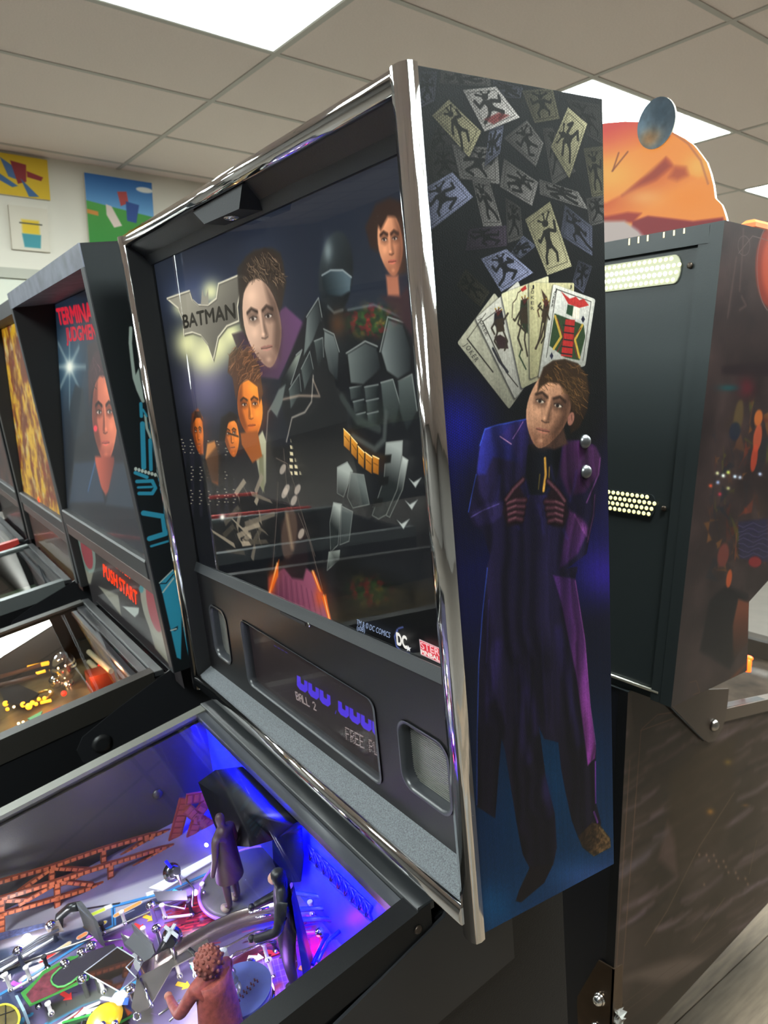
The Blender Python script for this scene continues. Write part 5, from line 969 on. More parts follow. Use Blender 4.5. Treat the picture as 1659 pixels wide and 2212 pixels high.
# small spotlights and the cross-shaped lamp
SPM = mat('spot_chrome', 'B8BCC0', .15, 1.)
def spot(q, tgt, h, parent=None):
    A = P(*q, h); D = P(*tgt, h*.2) - A; D /= np.linalg.norm(D)
    r_ = part('spot_lamp', BLACKG, lambda b: b.lathe(A, [(.005, -.012), (.006, 0), (.007, .004)], D, 14), None, 'small black spotlight'); part('reflector', SPM, lambda b: b.lathe(A, [(.006, .003), (.012, .012), (.0115, .0125), (.004, .006)], D, 18), r_)
    part('lamp_stem', STEEL, lambda b: b.tube([A - D*.01, A - D*.014 - NRM*h*.4, P(*q, .0) + np.array((.012, .004, 0))], .0022, 6), r_)
spot(c_(1170, 1190), c_(1080, 1215), .05); spot(c_(1150, 1650), c_(1180, 1510), .05)
cr = part('cross_lamp', mat('cross_white', 'C8CCC8', .35), lambda b: (b.prism([P(*q, .062) for q in (c_(1100, 1570), c_(1115, 1555), c_(1200, 1620), c_(1190, 1640))], NRM*.002), b.prism([P(*q, .062) for q in (c_(1165, 1545), c_(1185, 1550), c_(1115, 1665), c_(1098, 1655))], NRM*.002)), None, 'white cross-shaped lamp')
part('cross_post', BLACKG, lambda b: b.tube([P(*c_(1150, 1600), .058), P(*c_(1060, 1760), .02), P(*c_(1050, 1790), .0)], .005, 8), cr)
part('blue_flag', mat('blue_glow', '1A1AE0', .3, emit='1410FF', es=1.), lambda b: b.prism([P(*q, .055) for q in (c_(1105, 1130), c_(1122, 1118), c_(1155, 1160), c_(1142, 1170))], NRM*.002))
RB_ = random.Random(11)
RUB = mat('white_rubber', 'D8D4CC', .6); RUBK = mat('black_rubber', '18181A', .5)
for k, q in enumerate((d_(520, 465), d_(330, 590), d_(120, 700), d_(1060, 560), d_(1130, 720), d_(640, 700), c_(700, 1600), c_(840, 1540), c_(1110, 1500), c_(1290, 1480), c_(1370, 1330), c_(980, 1640), c_(1180, 1760), k_(300, 480), k_(450, 470), k_(700, 460), k_(1130, 330), k_(1180, 480), k_(1100, 560), e_(870, 1180), e_(760, 1000), e_(680, 1120), e_(900, 900), e_(1010, 930), d_(420, 880), d_(560, 960))):
    h_ = .014 + .012*RB_.random()
    po = part('rubber_post', RUB if k % 3 else RUBK, lambda b: b.lathe(P(*q, 0), [(.0035, 0), (.0035, .003), (.0022, .004), (.0022, h_-.004), (.0034, h_-.002), (.0034, h_)], NRM, 10)); part('post_cap', SCREW, lambda b: b.ball(P(*q, h_), .0024, 0, 8), po)
for q0, q1 in ((d_(520, 465), d_(330, 590)), (d_(330, 590), d_(120, 700)), (c_(700, 1600), c_(840, 1540)), (k_(1130, 330), k_(1180, 480)), (c_(1110, 1500), c_(1290, 1480))): part('rubber_band', RUB, lambda b: b.tube([P(*q0, .011), P(*q1, .011)], .0018, 6))
for k, (q, an) in enumerate(((c_(860, 1640), .5), (c_(930, 1560), .4), (c_(1000, 1500), .5), (d_(880, 470), .4), (d_(180, 640), .5), (k_(1010, 300), .8), (k_(1160, 250), .7), (e_(860, 1230), .5), (c_(1190, 1330), .4), (c_(620, 1640), .5), (d_(60, 560), .5), (d_(720, 760), .4), (k_(330, 560), .6))):
    cl = ('F0E8D8', 'E84040', 'F0C040', '50C0F0', 'C060F0')[k % 5]; m = mat('insert_' + cl, cl, .2, emit=cl, es=.35)
    def ins(b):
        C = P(*q, .0008); u = np.array((math.cos(an), math.sin(an), .08*math.sin(an))); v = np.cross(NRM, u); b.prism([C + u*.011, C + u*.002 + v*.0055, C + u*.002 + v*.0025, C - u*.009 + v*.0025, C - u*.009 - v*.0025, C + u*.002 - v*.0025, C + u*.002 - v*.0055], NRM*.0008)
    part('arrow_insert', m, ins)
for L, h in (([c_(560, 1560), c_(700, 1660), c_(820, 1640)], .008), ([k_(100, 840), k_(300, 700), k_(340, 760), k_(200, 900)], .014), ([k_(1000, 80), k_(1040, 140), k_(1010, 200)], .03), ([e_(700, 1160), e_(770, 1130), e_(800, 1180)], .02), ([c_(1250, 1240), c_(1300, 1300), c_(1290, 1420)], .03), ([c_(1000, 1390), c_(1240, 1440), c_(1260, 1380)], .02)): part('wire_form', STEEL, lambda b: b.tube([P(*q, h) for q in L], .0012, 6))
part('grey_bracket', mat('zinc_bracket', '6A6A70', .4, .5), slab([c_(1030, 1330), c_(1250, 1320), c_(1260, 1385), c_(1060, 1390)], .024, .0015)); part('grey_bracket', _M['zinc_bracket'], slab([c_(640, 1850), c_(760, 1790), c_(790, 1830), c_(680, 1890)], .01, .0012))
part('steel_trim', STEEL, lambda b: b.tube([P(*q, .004) for q in (c_(0, 1860), c_(600, 1640), c_(1000, 1460), c_(1290, 1350))], .0016, 6))
part('lane_light_bar', mat('lane_pale', 'D8D8E0', .3, emit='E8E8FF', es=.25), slab([c_(1000, 1300), c_(1430, 1070), c_(1440, 1110), c_(1090, 1320)], .006, .001))
# lights of the playfield: small bulbs and blue strips under the glass channel
def lamp(name, p, col, watt, r=.01, F=FM):
    l = bpy.data.lights.new(name, 'POINT'); l.color = lin(col)[:3]; l.energy = watt; l.shadow_soft_size = r
    o = bpy.data.objects.new(name, l); COL.objects.link(o); o.location = F.w(p); return o
def led(p, q, sz, col, watt):
    l = bpy.data.lights.new('blue_led_strip', 'AREA'); l.shape = 'RECTANGLE'; l.size = sz; l.size_y = .006; l.color = col; l.energy = watt; l.spread = 1.5
    o = bpy.data.objects.new('blue_led_strip', l); COL.objects.link(o); o.location = FM.w(p); d = Vector(FM.w(q) - FM.w(p)); o.rotation_euler = d.to_track_quat('-Z', 'Y').to_euler()
led((-.36, -.042, -.024), (-.36, -.018, -.10), .50, (.001, .001, 1), BLUE_LED)
lamp('white_lamp', P(290/5.027, 2000+110/5.027, .02), 'FFFFFF', .22); lamp('white_lamp', P(*c_(1180, 1250), .05), 'F4E8FF', .2); lamp('violet_lamp', P(*c_(1240, 1400), .03), 'B060FF', .09); lamp('violet_lamp', P(*e_(700, 1260), .04), 'C080FF', .10); lamp('white_lamp', P(*k_(400, 690), .03), 'FFFFFF', .22); lamp('red_lamp', P(*e_(920, 1080), .02), 'FF3050', .06); lamp('white_lamp', P(*d_(800, 900), .05), 'FFFFFF', .25)
part('lamp_bulb', _M['bulb_white'], lambda b: b.ball(P(*k_(400, 690), .035), .005)); part('lamp_bulb', mat('bulb_violet', 'FFFFFF', .3, emit='C080FF', es=3), lambda b: b.ball(P(*c_(1310, 1330), .02), .004)); part('lamp_bulb', _M['bulb_violet'], lambda b: b.ball(P(*k_(535, 60), .01), .004)); part('lamp_bulb', _M['bulb_white'], lambda b: b.ball(P(*d_(290, 140), .015), .006))

# --- figurines (one continuous body each)
def figure(name, J, E, m, parent, label, F=FM, sub=2):
    """J: joints (point, radius); E: bones; grows one skin over the skeleton"""
    me = bpy.data.meshes.new('tmp'); me.from_pydata([tuple(F.w(p)) for p, r in J], E, []); o = bpy.data.objects.new('tmp', me); COL.objects.link(o)
    md = o.modifiers.new('s', 'SKIN'); sm = o.modifiers.new('u', 'SUBSURF'); sm.levels = sub; sm.render_levels = sub; md.use_smooth_shade = True
    for k, (p, r) in enumerate(J):
        rr = r if isinstance(r, tuple) else (r, r); me.skin_vertices[0].data[k].radius = rr; me.skin_vertices[0].data[k].use_root = (k == 0)
    bpy.context.view_layer.update(); em = bpy.data.meshes.new_from_object(o.evaluated_get(bpy.context.evaluated_depsgraph_get())); bpy.data.objects.remove(o)
    b = MB(Frame((0, 0, 0))); b.add_mesh(em); return b.build(name, m, parent, label)
def stand(base, hgt, face, arms):
    """standing body: base point, height, facing angle; arms: two lists of (side, fwd, up) elbow+wrist in body units"""
    f = np.array((math.cos(face), math.sin(face), 0)); s = np.array((-math.sin(face), math.cos(face), 0)); u = np.array((0, 0, 1.)); h = hgt
    g = lambda a, b_, c: np.array(base) + h*(a*s + b_*f + c*u)
    J = [(g(0, 0, .52), (.075*h, .06*h)), (g(0, 0, .64), (.075*h, .055*h)), (g(0, -.005, .77), (.095*h, .06*h)), (g(0, 0, .845), .03*h), (g(0, .012, .925), (.05*h, .058*h)), (g(0, .01, .985), .03*h)]; E = [(0, 1), (1, 2), (2, 3), (3, 4), (4, 5)]
    for sg in (-1, 1):
        n = len(J); J += [(g(sg*.055, 0, .46), .058*h), (g(sg*.065, .012, .27), .042*h), (g(sg*.07, -.005, .05), .028*h), (g(sg*.075, .06, .018), .022*h)]; E += [(0, n), (n, n+1), (n+1, n+2), (n+2, n+3)]
    for sg, arm in zip((-1, 1), arms):
        n = len(J); J += [(g(sg*.13, 0, .79), .04*h)] + [(g(*a), r*h) for a, r in zip(arm, (.032, .024, .022))]; E += [(2, n)] + [(n+k, n+k+1) for k in range(len(arm))]
    return J, E, g
# caped figure
base = P(*e_(790, 1300), .0); J, E, g = stand(base, .150, math.radians(242), ([(-.19, .05, .62), (-.14, .20, .60), (-.12, .24, .60)], [(.19, .04, .62), (.15, .19, .56), (.13, .23, .55)]))
DFIG = mat('figurine_black', '17181E', .45, bump=.1, bscale=400); J = [(p, (tuple(x*1.3 for x in r) if isinstance(r, tuple) else r*1.3)) for p, r in J]; fg = figure('caped_figurine', J, E, DFIG, R0, 'black toy figurine in a cape')
part('face', mat('figurine_skin', 'C89A7C', .5), lambda b: b.ball(g(0, .045, .91), .0062, 0, 10, (1, 1, 1.1)), fg); part('belt', mat('belt_brown', '6A4A34', .5), lambda b: b.lathe(g(0, 0, .55), [(.0098, 0), (.0105, .0012), (.0105, .0038), (.0098, .005)], (0, 0, 1), 16), fg)
def cape(b):
    n, m_ = 7, 8; i = len(b.v)
    for k in range(m_):
        t = k/(m_-1)
        for j in range(n):
            v = (j/(n-1)-.5)*2; b.pts(g(v*(.12+.07*t), -.075-.03*t-.03*(1-v*v)*(.4+t)+.015*math.sin(j*2.4)*t, .82-.72*t))
    for k in range(m_-1):
        for j in range(n-1): b.face([i+k*n+j, i+k*n+j+1, i+(k+1)*n+j+1, i+(k+1)*n+j], 0, None, True)
part('cape', mat('cape_cloth', '121318', .6), cape, fg)
for sg in (-1, 1): part('hand', DFIG, lambda b: b.ball(g(*((-.12, .25, .60) if sg < 0 else (.13, .24, .55))), .0042), fg)
# figure in a long coat on the turntable
base = P(500, 1958, .012); base = base + np.array((.0, .004, 0)); J, E, g2 = stand(base, .135, math.radians(215), ([(-.17, .0, .62), (-.17, .05, .46), (-.17, .06, .42)], [(.17, .0, .62), (.17, .05, .46), (.17, .06, .42)]))
fg2 = figure('coat_figurine', J, E, mat('figurine_brown', '4A3638', .5), R0, 'toy figurine in a long coat under the hood')
def coat(b):
    n, m_ = 16, 6; i = len(b.v)
    for k in range(m_):
        t = k/(m_-1)
        for j in range(n):
            a = math.radians(40 + 280*j/(n-1)); b.pts(g2((.11+.035*t)*math.sin(a), (.075+.05*t)*math.cos(a), .78-.46*t))
    for k in range(m_-1):
        for j in range(n-1): b.face([i+k*n+j, i+k*n+j+1, i+(k+1)*n+j+1, i+(k+1)*n+j], 0, None, True)
part('coat', mat('figurine_coat', '3A2226', .55), coat, fg2)
for sg in (-1, 1): part('shoe', mat('figurine_shoe', '8A7C66', .5), lambda b: b.ball(g2(sg*.075, .05, .02), .0065, 0, 10, (1.3, .9, .55)), fg2)
# rust-red figure seen from behind at the lower edge
base = P(492, 2318, .0); J, E, g3 = stand(base, .148, math.radians(195), ([(-.20, .14, .58), (-.18, .34, .52), (-.17, .40, .52)], [(.20, .12, .58), (.14, .32, .50), (.12, .38, .50)]))
RUST = mat('figurine_rust', '9A4A40', .6, noise=.3, nscale=200, bump=.2, bscale=300)
J2 = [(p, (tuple(x*1.35 for x in r) if isinstance(r, tuple) else r*1.25)) for p, r in J]
fg3 = figure('hooded_figurine', J2, E, RUST, R0, 'rust-red hooded toy figurine seen from behind')
def robe(b):
    n, m_ = 18, 8; i = len(b.v)
    for k in range(m_):
        t = k/(m_-1)
        for j in range(n):
            a_ = 2*math.pi*j/n; w_ = 1 + .05*math.sin(3*a_ + 5*t); b.pts(g3((.125+.05*t)*w_*math.sin(a_), -.01 + (.085+.06*t)*w_*math.cos(a_), .80-.66*t))
    for k in range(m_-1):
        for j in range(n): b.face([i+k*n+j, i+k*n+(j+1) % n, i+(k+1)*n+(j+1) % n, i+(k+1)*n+j], 0, None, True)
    b.face(range(i, i+n))
part('robe', RUST, robe, fg3)
def hoodf(b):
    A = g3(0, -.005, .91); b.ball(A, .0135, 0, 16, (1, 1, 1.15))
    for k in range(60): q_ = A + .0132*np.array((math.cos(k*2.4)*math.sin(.2+k*.038), math.sin(k*2.4)*math.sin(.2+k*.038), 1.1*math.cos(.2+k*.038))); b.ball(q_, .0024, 0, 6)
part('hood', mat('figurine_rust_dark', '7A4038', .7, noise=.35, nscale=300), hoodf, fg3)
for q in ((-.17, .41, .52), (.12, .39, .50)): part('hand', mat('figurine_hand', 'B8765E', .5), lambda b: b.ball(g3(*q), .0042), fg3)
part('held_pistol', BLACKG, lambda b: (b.tube([g3(-.17, .42, .47), g3(-.17, .43, .56)], .003, 6), b.tube([g3(-.17, .41, .56), g3(-.17, .54, .57)], .0025, 6)), fg3)

# ------------------------------------------------------------------ the other machines of the row
DULL = mat('dull_black_side', '121315', .6, spec=.2, bump=.1, bscale=600)
def machine(name, F, FC, label, art, tplane, spart, opt):
    """backbox with leaning front, translite, divider, speaker panel, cabinet, rails, glass and playfield"""
    b0 = FC.w((-.35, .09, 0)); b0 = np.array((b0[0], b0[1], 0)); r = root(name, b0, RM, label, 'pinball machine', 'pinball machines in the row')
    W_, H_, th = .70, .704, .02
    def pt(nm, m, fill, par=None, lab=None, fr=F): return part(nm, m, fill, par or r, lab, fr)
    prof = lambda x: [(x, 0, 0), (x, .19, 0), (x, .19, H_), (x, 0, H_)]
    sp = pt('side_panel', opt['side'], lambda b: b.prism(prof(-th), (th, 0, 0)), None, opt.get('side_label'))
    pt('side_panel', BLACKM, lambda b: b.prism(prof(-W_), (th, 0, 0)))
    if 'sideart' in opt:
        a, (y0, y1, z0, z1) = opt['sideart']; pt('side_art', art_mat(name + '_side', a, .6, 0, .2), lambda b: b.quad([(.0006, y0, z0), (.0006, y1, z0), (.0006, y1, z1), (.0006, y0, z1)]), sp)
    pt('top_panel', opt['top'], lambda b: b.box((-W_+th, 0, H_-.032), (-th, .19, H_)))
    pt('front_edging', opt['top'], lambda b: b.box((-W_, -.0022, H_-.034), (0, 0, H_)))
    for x in (-.0195, -W_): pt('front_edging', opt['edge'], lambda b: b.box((x, -.002, 0), (x+.0195, 0, H_-.034)))
    pt('rear_panel', BLACKM, lambda b: b.box((-W_+th, .172, 0), (-th, .188, H_-.032)))
    s_, c0 = tplane; y = lambda z: c0 + s_*z
    a, (z0, z1) = art; x0, x1 = -W_+th+.001, -th-.001
    t = pt('translite', art_mat(name + '_translite', a, .4, opt.get('es', .8)), lambda b: b.quad([(x0, y(z0), z0), (x1, y(z0), z0), (x1, y(z1), z1), (x0, y(z1), z1)]), None, opt.get('tl_label'))
    pt('backglass_pane', BGP, lambda b: b.quad([(x0, y(z0)-.006, z0), (x1, y(z0)-.006, z0), (x1, y(z1)-.006, z1), (x0, y(z1)-.006, z1)]))
    pt('divider_bar', mat('divider_grey', '2E2F30', .5), lambda b: b.box((x0, y(z0)-.014, z0-.034), (x1, y(z0)+.004, z0+.001), bev=.003)); pt('divider_bar', mat('divider_brown', '463835', .55), lambda b: b.box((x0, y(z0)-.011, z0-.062), (x1, y(z0)+.004, z0-.0345), bev=.002))
    a2, (za, zb_), ys = spart; s2 = pt('speaker_panel', art_mat(name + '_speakers', a2, .3, opt.get('ses', 0.)), lambda b: b.quad([(x0, ys, za), (x1, ys, za), (x1, ys, zb_), (x0, ys, zb_)]), None, opt.get('sp_label'))  # ses: glow added to the speaker print, no lamp behind it
    pt('speaker_panel_pane', BGP, lambda b: b.quad([(x0, ys-.006, za), (x1, ys-.006, za), (x1, ys-.006, zb_), (x0, ys-.006, zb_)]))
    pt('panel_backing', BLACKM, lambda b: b.box((x0, .09, za), (x1, .10, H_-.04)))
    gl = opt['gl']; cx0, cx1 = -.63, -.07
    cabinet(FC, r, cx0, cx1, opt.get('cab', BLACK), gl)
    for xi, xo in ((cx1-.024, cx1+.002), (cx0+.024, cx0-.002)): rail(FC, r, xi, xo, gl, opt.get('rh', .034), opt['rail'], -.03)
    for k, (ya, yb, dz, cc) in enumerate(((-.029, -.012, -.002, '333436'), (-.046, -.0295, -.007, '242527'), (-.060, -.0465, -.012, '4C4E52'))): pt('glass_channel', mat('channel_' + cc, cc, .3), lambda b: b.box((cx0+.0 if k == 0 else cx0+.025, ya, gl(ya)+dz-.008), (cx1 if k == 0 else cx1-.025, yb, gl(yb)+dz), bev=.001), None, None, FC)
    pt('playfield_glass', pane_mat('playfield_glass_plain', 1.5, 'FAFCFF', .0, 1.6), lambda b: b.quad([(x_, y_, gl(y_)-.005) for x_, y_ in ((cx0+.02, CABF+.02), (cx1-.022, CABF+.02), (cx1-.022, -.0465), (cx0+.02, -.0465))]), None, None, FC)
    pf = lambda y_: -.145 + .08*y_
    pt('playfield', opt['pf'], lambda b: b.hexa([(cx0+.019, CABF+.02, pf(CABF)-.012), (cx1-.019, CABF+.02, pf(CABF)-.012), (cx1-.019, -.03, pf(0)-.012), (cx0+.019, -.03, pf(0)-.012), (cx0+.019, CABF+.02, pf(CABF)), (cx1-.019, CABF+.02, pf(CABF)), (cx1-.019, -.03, pf(0)), (cx0+.019, -.03, pf(0))]), None, None, FC)
    pt('back_board', opt.get('bb', mat('dark_back_board', '2E2A2A', .5)), lambda b: b.box((cx0+.019, -.034, pf(0)), (cx1-.019, -.031, gl(-.03)-.014)), None, None, FC)
    pt('hinge_bracket', mat('bracket_black', '1E1F22', .35), lambda b: b.prism([(cx1+.0005, .03, -.008), (cx1+.0005, .01, gl(.01)-.004), (cx1+.0005, -.10, -.055), (cx1+.0005, -.165, -.085), (cx1+.0005, -.178, -.105), (cx1+.0005, -.172, -.13), (cx1+.0005, -.15, -.145), (cx1+.0005, .10, -.14), (cx1+.0005, .10, -.008)], (.003, 0, 0)), None, None, FC)
    pt('pivot_bolt', mat('black_bolt', '17181A', .45), lambda b: b.lathe((cx1+.0035, -.137, -.108), [(.017, 0), (.017, .002), (.011, .004), (.010, .0045)], (1, 0, 0), 20), None, None, FC)
    return r, t, s2, pf
# second machine: dark blue translite with a star
T2P = ((0, 1, -.17), -.0243)
A2 = lambda x, y: (lambda p: ((p[0]+.68)*1000, (.67-p[2])*1000))(FT.pl(x, y, *T2P))
t2 = Art(660, 470, '0B1018', A2)
BGP = pane_mat('row_backglass', 1.5, 'FFFFFF', .0, .3)
def paint_t2(a):
    a.poly([(100, 640), (330, 640), (330, 1200), (130, 1200)], '14202E', 3, 1, '0C1420', [(130, 700), (200, 1100)]); a.glow(150, 790, 50, 110, (.2, .34, .42), .9)
    for an, ln in ((0, 34), (90, 75), (180, 30), (270, 60), (62, 55), (118, 60), (240, 48), (300, 40)): r_ = math.radians(an); a.line([(150, 792), (150+ln*math.cos(r_), 792+ln*1.2*math.sin(r_))], 7, 'B8C8C0', .55, 6)
    a.glow(150, 792, 13, 20, (.93, .95, .88), 1)
    a.poly([(140, 1000), (165, 880), (190, 900), (200, 1080), (150, 1080)], '121A24', 4); a.poly([(150, 880), (162, 830), (180, 840), (186, 930), (160, 950)], '1A2630', 4)
    a.poly([(188, 745), (205, 735), (240, 760), (260, 830), (255, 900), (195, 850)], '2E2226', 3); face_(a, 226, 900, 27, 98, 'D87A5A', '8A3E34', -2, -1, '1A1214', 'A84A44'); a.ell(206, 925, 4, 7, 'E83A4A', 0, 2)
    a.poly([(192, 880), (190, 800), (204, 760), (230, 750), (258, 790), (264, 880), (252, 850), (240, 815), (215, 812), (200, 835)], '3E2A2E', 3); a.hair([(192, 870), (200, 765), (230, 752), (262, 860), (240, 815), (210, 812)], 90, 10, 70, 20, (.36, .25, .26), 2, 33, .4); a.poly([(205, 985), (246, 985), (252, 1040), (228, 1070), (206, 1030)], 'B8543E', 4, 1, '6A2E28', [(210, 1000), (250, 1040)]); a.poly([(160, 1000), (205, 995), (226, 1085), (150, 1085)], '243446', 4); a.poly([(247, 998), (290, 1000), (305, 1100), (228, 1090)], '22303E', 4)
    a.line([(205, 1000), (190, 1060)], 5, '3A6A9A', .8, 3)
paint_t2(t2)
S2 = lambda x, y: (lambda p: ((p[0]+.68)*1000, (.155-p[2])*1000))(FT.y(x, y, .016))
s2 = Art(660, 200, '2A2628', S2)
def paint_s2(a):
    for P_ in ([(160, 1110), (185, 1120), (205, 1220), (195, 1262), (178, 1250)], [(225, 1165), (262, 1190), (268, 1205), (240, 1200)], [(280, 1205), (318, 1215), (318, 1225), (290, 1230)], [(303, 1290), (325, 1245), (362, 1340), (370, 1440), (335, 1400)], [(212, 1265), (255, 1285), (262, 1330)]): a.poly(P_, 'A8AA96', 3)
    a.poly([(160, 1112), (176, 1120), (172, 1155), (160, 1145)], '2A8A8A', 2); a.ell(187, 1190, 17, 48, '8AA89A', -12, 2, 1); a.ell(187, 1190, 11, 40, 'B84A56', -12, 2); a.ell(334, 1310, 26, 76, 'B4B8A4', -14, 2); a.line([(330, 1235), (352, 1300), (362, 1380)], 3, '2A8A8A', .8); a.ell(333, 1310, 14, 56, 'B84452', -12, 2, 1, 28, 'C8707A', [(322, 1260), (345, 1370)])
    a.ell(305, 1272, 5, 8, '2AA8B0', 0, 1.5); a.poly([(264, 1309), (300, 1312), (299, 1325), (291, 1333)], 'D8E8DC', 2)
    a.poly([(224, 1180), (298, 1225), (298, 1308), (222, 1245)], '3A2A28', 3, .8)
paint_s2(s2)
U2 = lambda x, y: (lambda p: ((p[1]+.0)*1500, (.70-p[2])*1500))(FT.x(x, y, 0))
u2 = Art(.19*1500, .70*1500, '14181A', U2)
def paint_u2(a):
    g = lambda X, Y: (260 + X/4.256, 680 + Y/4.254); TQ, GR = '2E8AA4', '9AA89E'
    a.line([g(92, 120), g(88, 260), g(105, 420), g(125, 580), g(160, 690), g(205, 790)], 8, GR, 1, 1.2); a.poly([g(125, 575), g(165, 490), g(180, 590), g(200, 680), g(215, 790), g(160, 700)], GR, 1.2); a.line([g(225, 920), g(240, 1040), g(280, 1140)], 6, GR)
    for L, w in (([g(185, 815), g(190, 930)], 8), ([g(200, 1000), g(212, 1400)], 12), ([g(270, 1150), g(278, 1420)], 9), ([g(205, 870), g(240, 930)], 5), ([g(135, 1450), g(240, 1490)], 9), ([g(150, 1530), g(290, 1525), g(320, 1590), g(290, 1640), g(170, 1640)], 9), ([g(160, 1585), g(285, 1580)], 6), ([g(210, 1820), g(390, 1850), g(410, 2010), g(265, 2055)], 13), ([g(280, 2125), g(430, 2080)], 6)): a.line(L, w, TQ, 1, 1)
    for k in range(8): a.ell(*g(138 + k*30, 1415 + k*9), 3.4, 4.2, 'B8C0B4', 0, .8)
    d = lambda X, Y: (160 + X/6.9125, 1120 + Y/6.9125)
    a.poly([d(1270, 965), d(1470, 760), d(1600, 820), d(1600, 1700), d(1590, 2100), d(1530, 2074), d(1400, 1500), d(1320, 1140)], TQ, 1.2); a.line([d(1270, 970), d(1370, 965), d(1480, 830)], 3, '16262E'); a.line([d(1320, 1100), d(1480, 890)], 4, 'A8B8AE'); a.line([d(1270, 960), d(1470, 765)], 3, 'A8B8AE'); a.poly([d(1440, 1660), d(1545, 1600), d(1545, 1650), d(1500, 1680)], '16262E', 1.5); a.line([d(1440, 1668), d(1520, 1645)], 4, 'B8C0B4')
paint_u2(u2)
GL2 = lambda y: -.009 + .12*y
PF2 = mat('second_playfield', '6A5A3A', .3, noise=.7, nscale=22)
r2, tl2, sp2, pf2 = machine('pinball_machine', FT, FTC, 'pinball machine with a dark blue translite, white star and red title', (t2, (.20, .67)), (.17, -.0243), (s2, (-.045, .155), .016),
    dict(es=1.15, ses=.5, side=DULL, side_label='black side panel with teal line art', sideart=(u2, (0, .19, .0, .70)), top=mat('top_edge_worn', '5C5F6B', .55, noise=.3, nscale=30), edge=mat('edge_dark', '242529', .55), gl=GL2, rail=mat('second_rail', '24221F', .45, bump=.06, bscale=500), pf=PF2, tl_label='backlit dark blue translite with star and a face', sp_label='speaker panel with red ovals and orange dot display', rh=.04))
RD = mat('title_red', '200405', .5, emit='D8283C', es=.9); ORD = mat('dots_orange', '200800', .5, emit='FF3A0A', es=1.5)
def text_p(txt, p0, p1, p2, m, parent, F, pl, bold, sp=1., lift=.001):
    n = np.array(pl[0]) / np.linalg.norm(pl[0]); return lettering(txt, F.w(F.pl(*p0, *pl)), F.w(F.pl(*p1, *pl)), F.w(F.pl(*p2, *pl)), m, parent, F.R @ -n, bold, 'lettering', lift, sp)
text_p('TERMINATOR', (128, 701), (252, 687), (122, 668), RD, tl2, FT, T2P, .04); text_p('JUDGMENT DAY', (145, 737), (268, 727), (142, 709), RD, tl2, FT, T2P, .03)
SPL = ((0, 1, 0), .016)
text_p('TO ENTER', (232, 1210), (282, 1250), (229, 1190), ORD, sp2, FT, SPL, .02, 1.1); text_p('PUSH', (225, 1245), (255, 1270), (223, 1218), ORD, sp2, FT, SPL, .02, 1.1); text_p('START', (260, 1274), (298, 1308), (258, 1246), ORD, sp2, FT, SPL, .02, 1.1)
# things on its playfield: chrome head, gold lamps, rails, ramps
Q = lambda x, y, h=0.: FTC.pl(x, y, (0, -.08, 1), -.145 + h)
N2 = NRM; F2 = FTC
def p2t(nm, m, fill, lab=None): return part(nm, m, fill, r2, lab, FTC)
def head(b):
    A = Q(136, 1440, .05); b.ball(A, .030, 0, 20, (.85, .95, 1.2)); b.ball(A + np.array((0, -.020, -.028)), .017, 0, 12, (.9, .9, 1)); b.tube([A - N2*.03, A - N2*.06], [.012, .018], 10)
p2t('chrome_head', CHROMEP, head, 'chrome head ornament')
GOLD = mat('gold_lamp', 'FFC040', .3, emit='FFB020', es=2.2); WARM = mat('warm_lamp', 'FFE0B0', .3, emit='FFE0B0', es=3.); REDL = mat('red_lamp_cap', 'E03020', .3, emit='F03018', es=1.5)
for x, y, m, rr_ in ((131, 1467, WARM, .003), (110, 1468, WARM, .0025), (142, 1477, WARM, .003), (125, 1450, WARM, .0025), (190, 1471, REDL, .004), (220, 1475, GOLD, .006), (232, 1463, REDL, .0035), (50, 1522, GOLD, .006), (62, 1526, GOLD, .007), (78, 1521, GOLD, .004), (12, 1520, GOLD, .006), (30, 1527, WARM, .003), (40, 1563, WARM, .003), (50, 1560, WARM, .003), (138, 1498, REDL, .006), (96, 1508, GOLD, .004), (240, 1435, REDL, .005), (215, 1437, REDL, .004), (108, 1494, WARM, .003), (84, 1510, GOLD, .004), (16, 1532, GOLD, .004), (70, 1518, GOLD, .005)): p2t('playfield_lamp', m, lambda b: b.ball(Q(x, y, .02), rr_, 0, 10))
for L, w, h, m in (([(60, 1442), (105, 1432)], .005, .03, GOLD), ([(78, 1455), (98, 1449)], .0035, .03, GOLD), ([(88, 1518), (110, 1513)], .0035, .01, GOLD), ([(135, 1527), (155, 1521)], .003, .012, WARM)): p2t('gold_insert', m, lambda b: b.tube([Q(*q, h) for q in L], w, 8))
IV = mat('ivory_ramp', 'C8BE98', .35); BR = mat('amber_ramp', '8A5A2E', .35)
for L, m, w, h in (([(192, 1408), (240, 1450)], IV, .006, .05), ([(192, 1430), (226, 1460)], IV, .006, .03), ([(235, 1460), (265, 1462)], BR, .006, .02), ([(0, 1462), (60, 1445), (100, 1432)], mat('amber_tube', '9A6A4A', .3), .005, .03), ([(0, 1480), (80, 1460)], mat('brown_tube', '5A4438', .35), .005, .03)): p2t('ramp_tube', m, lambda b: b.tube([Q(*q, h) for q in L], w, 8))
def ringf(b): b.tube([Q(90, 1503, .012) + .022*np.array((math.cos(t), math.sin(t), .08*math.sin(t))) for t in np.linspace(0, 6.283, 25)[:-1]], .004, 8, 0, True)
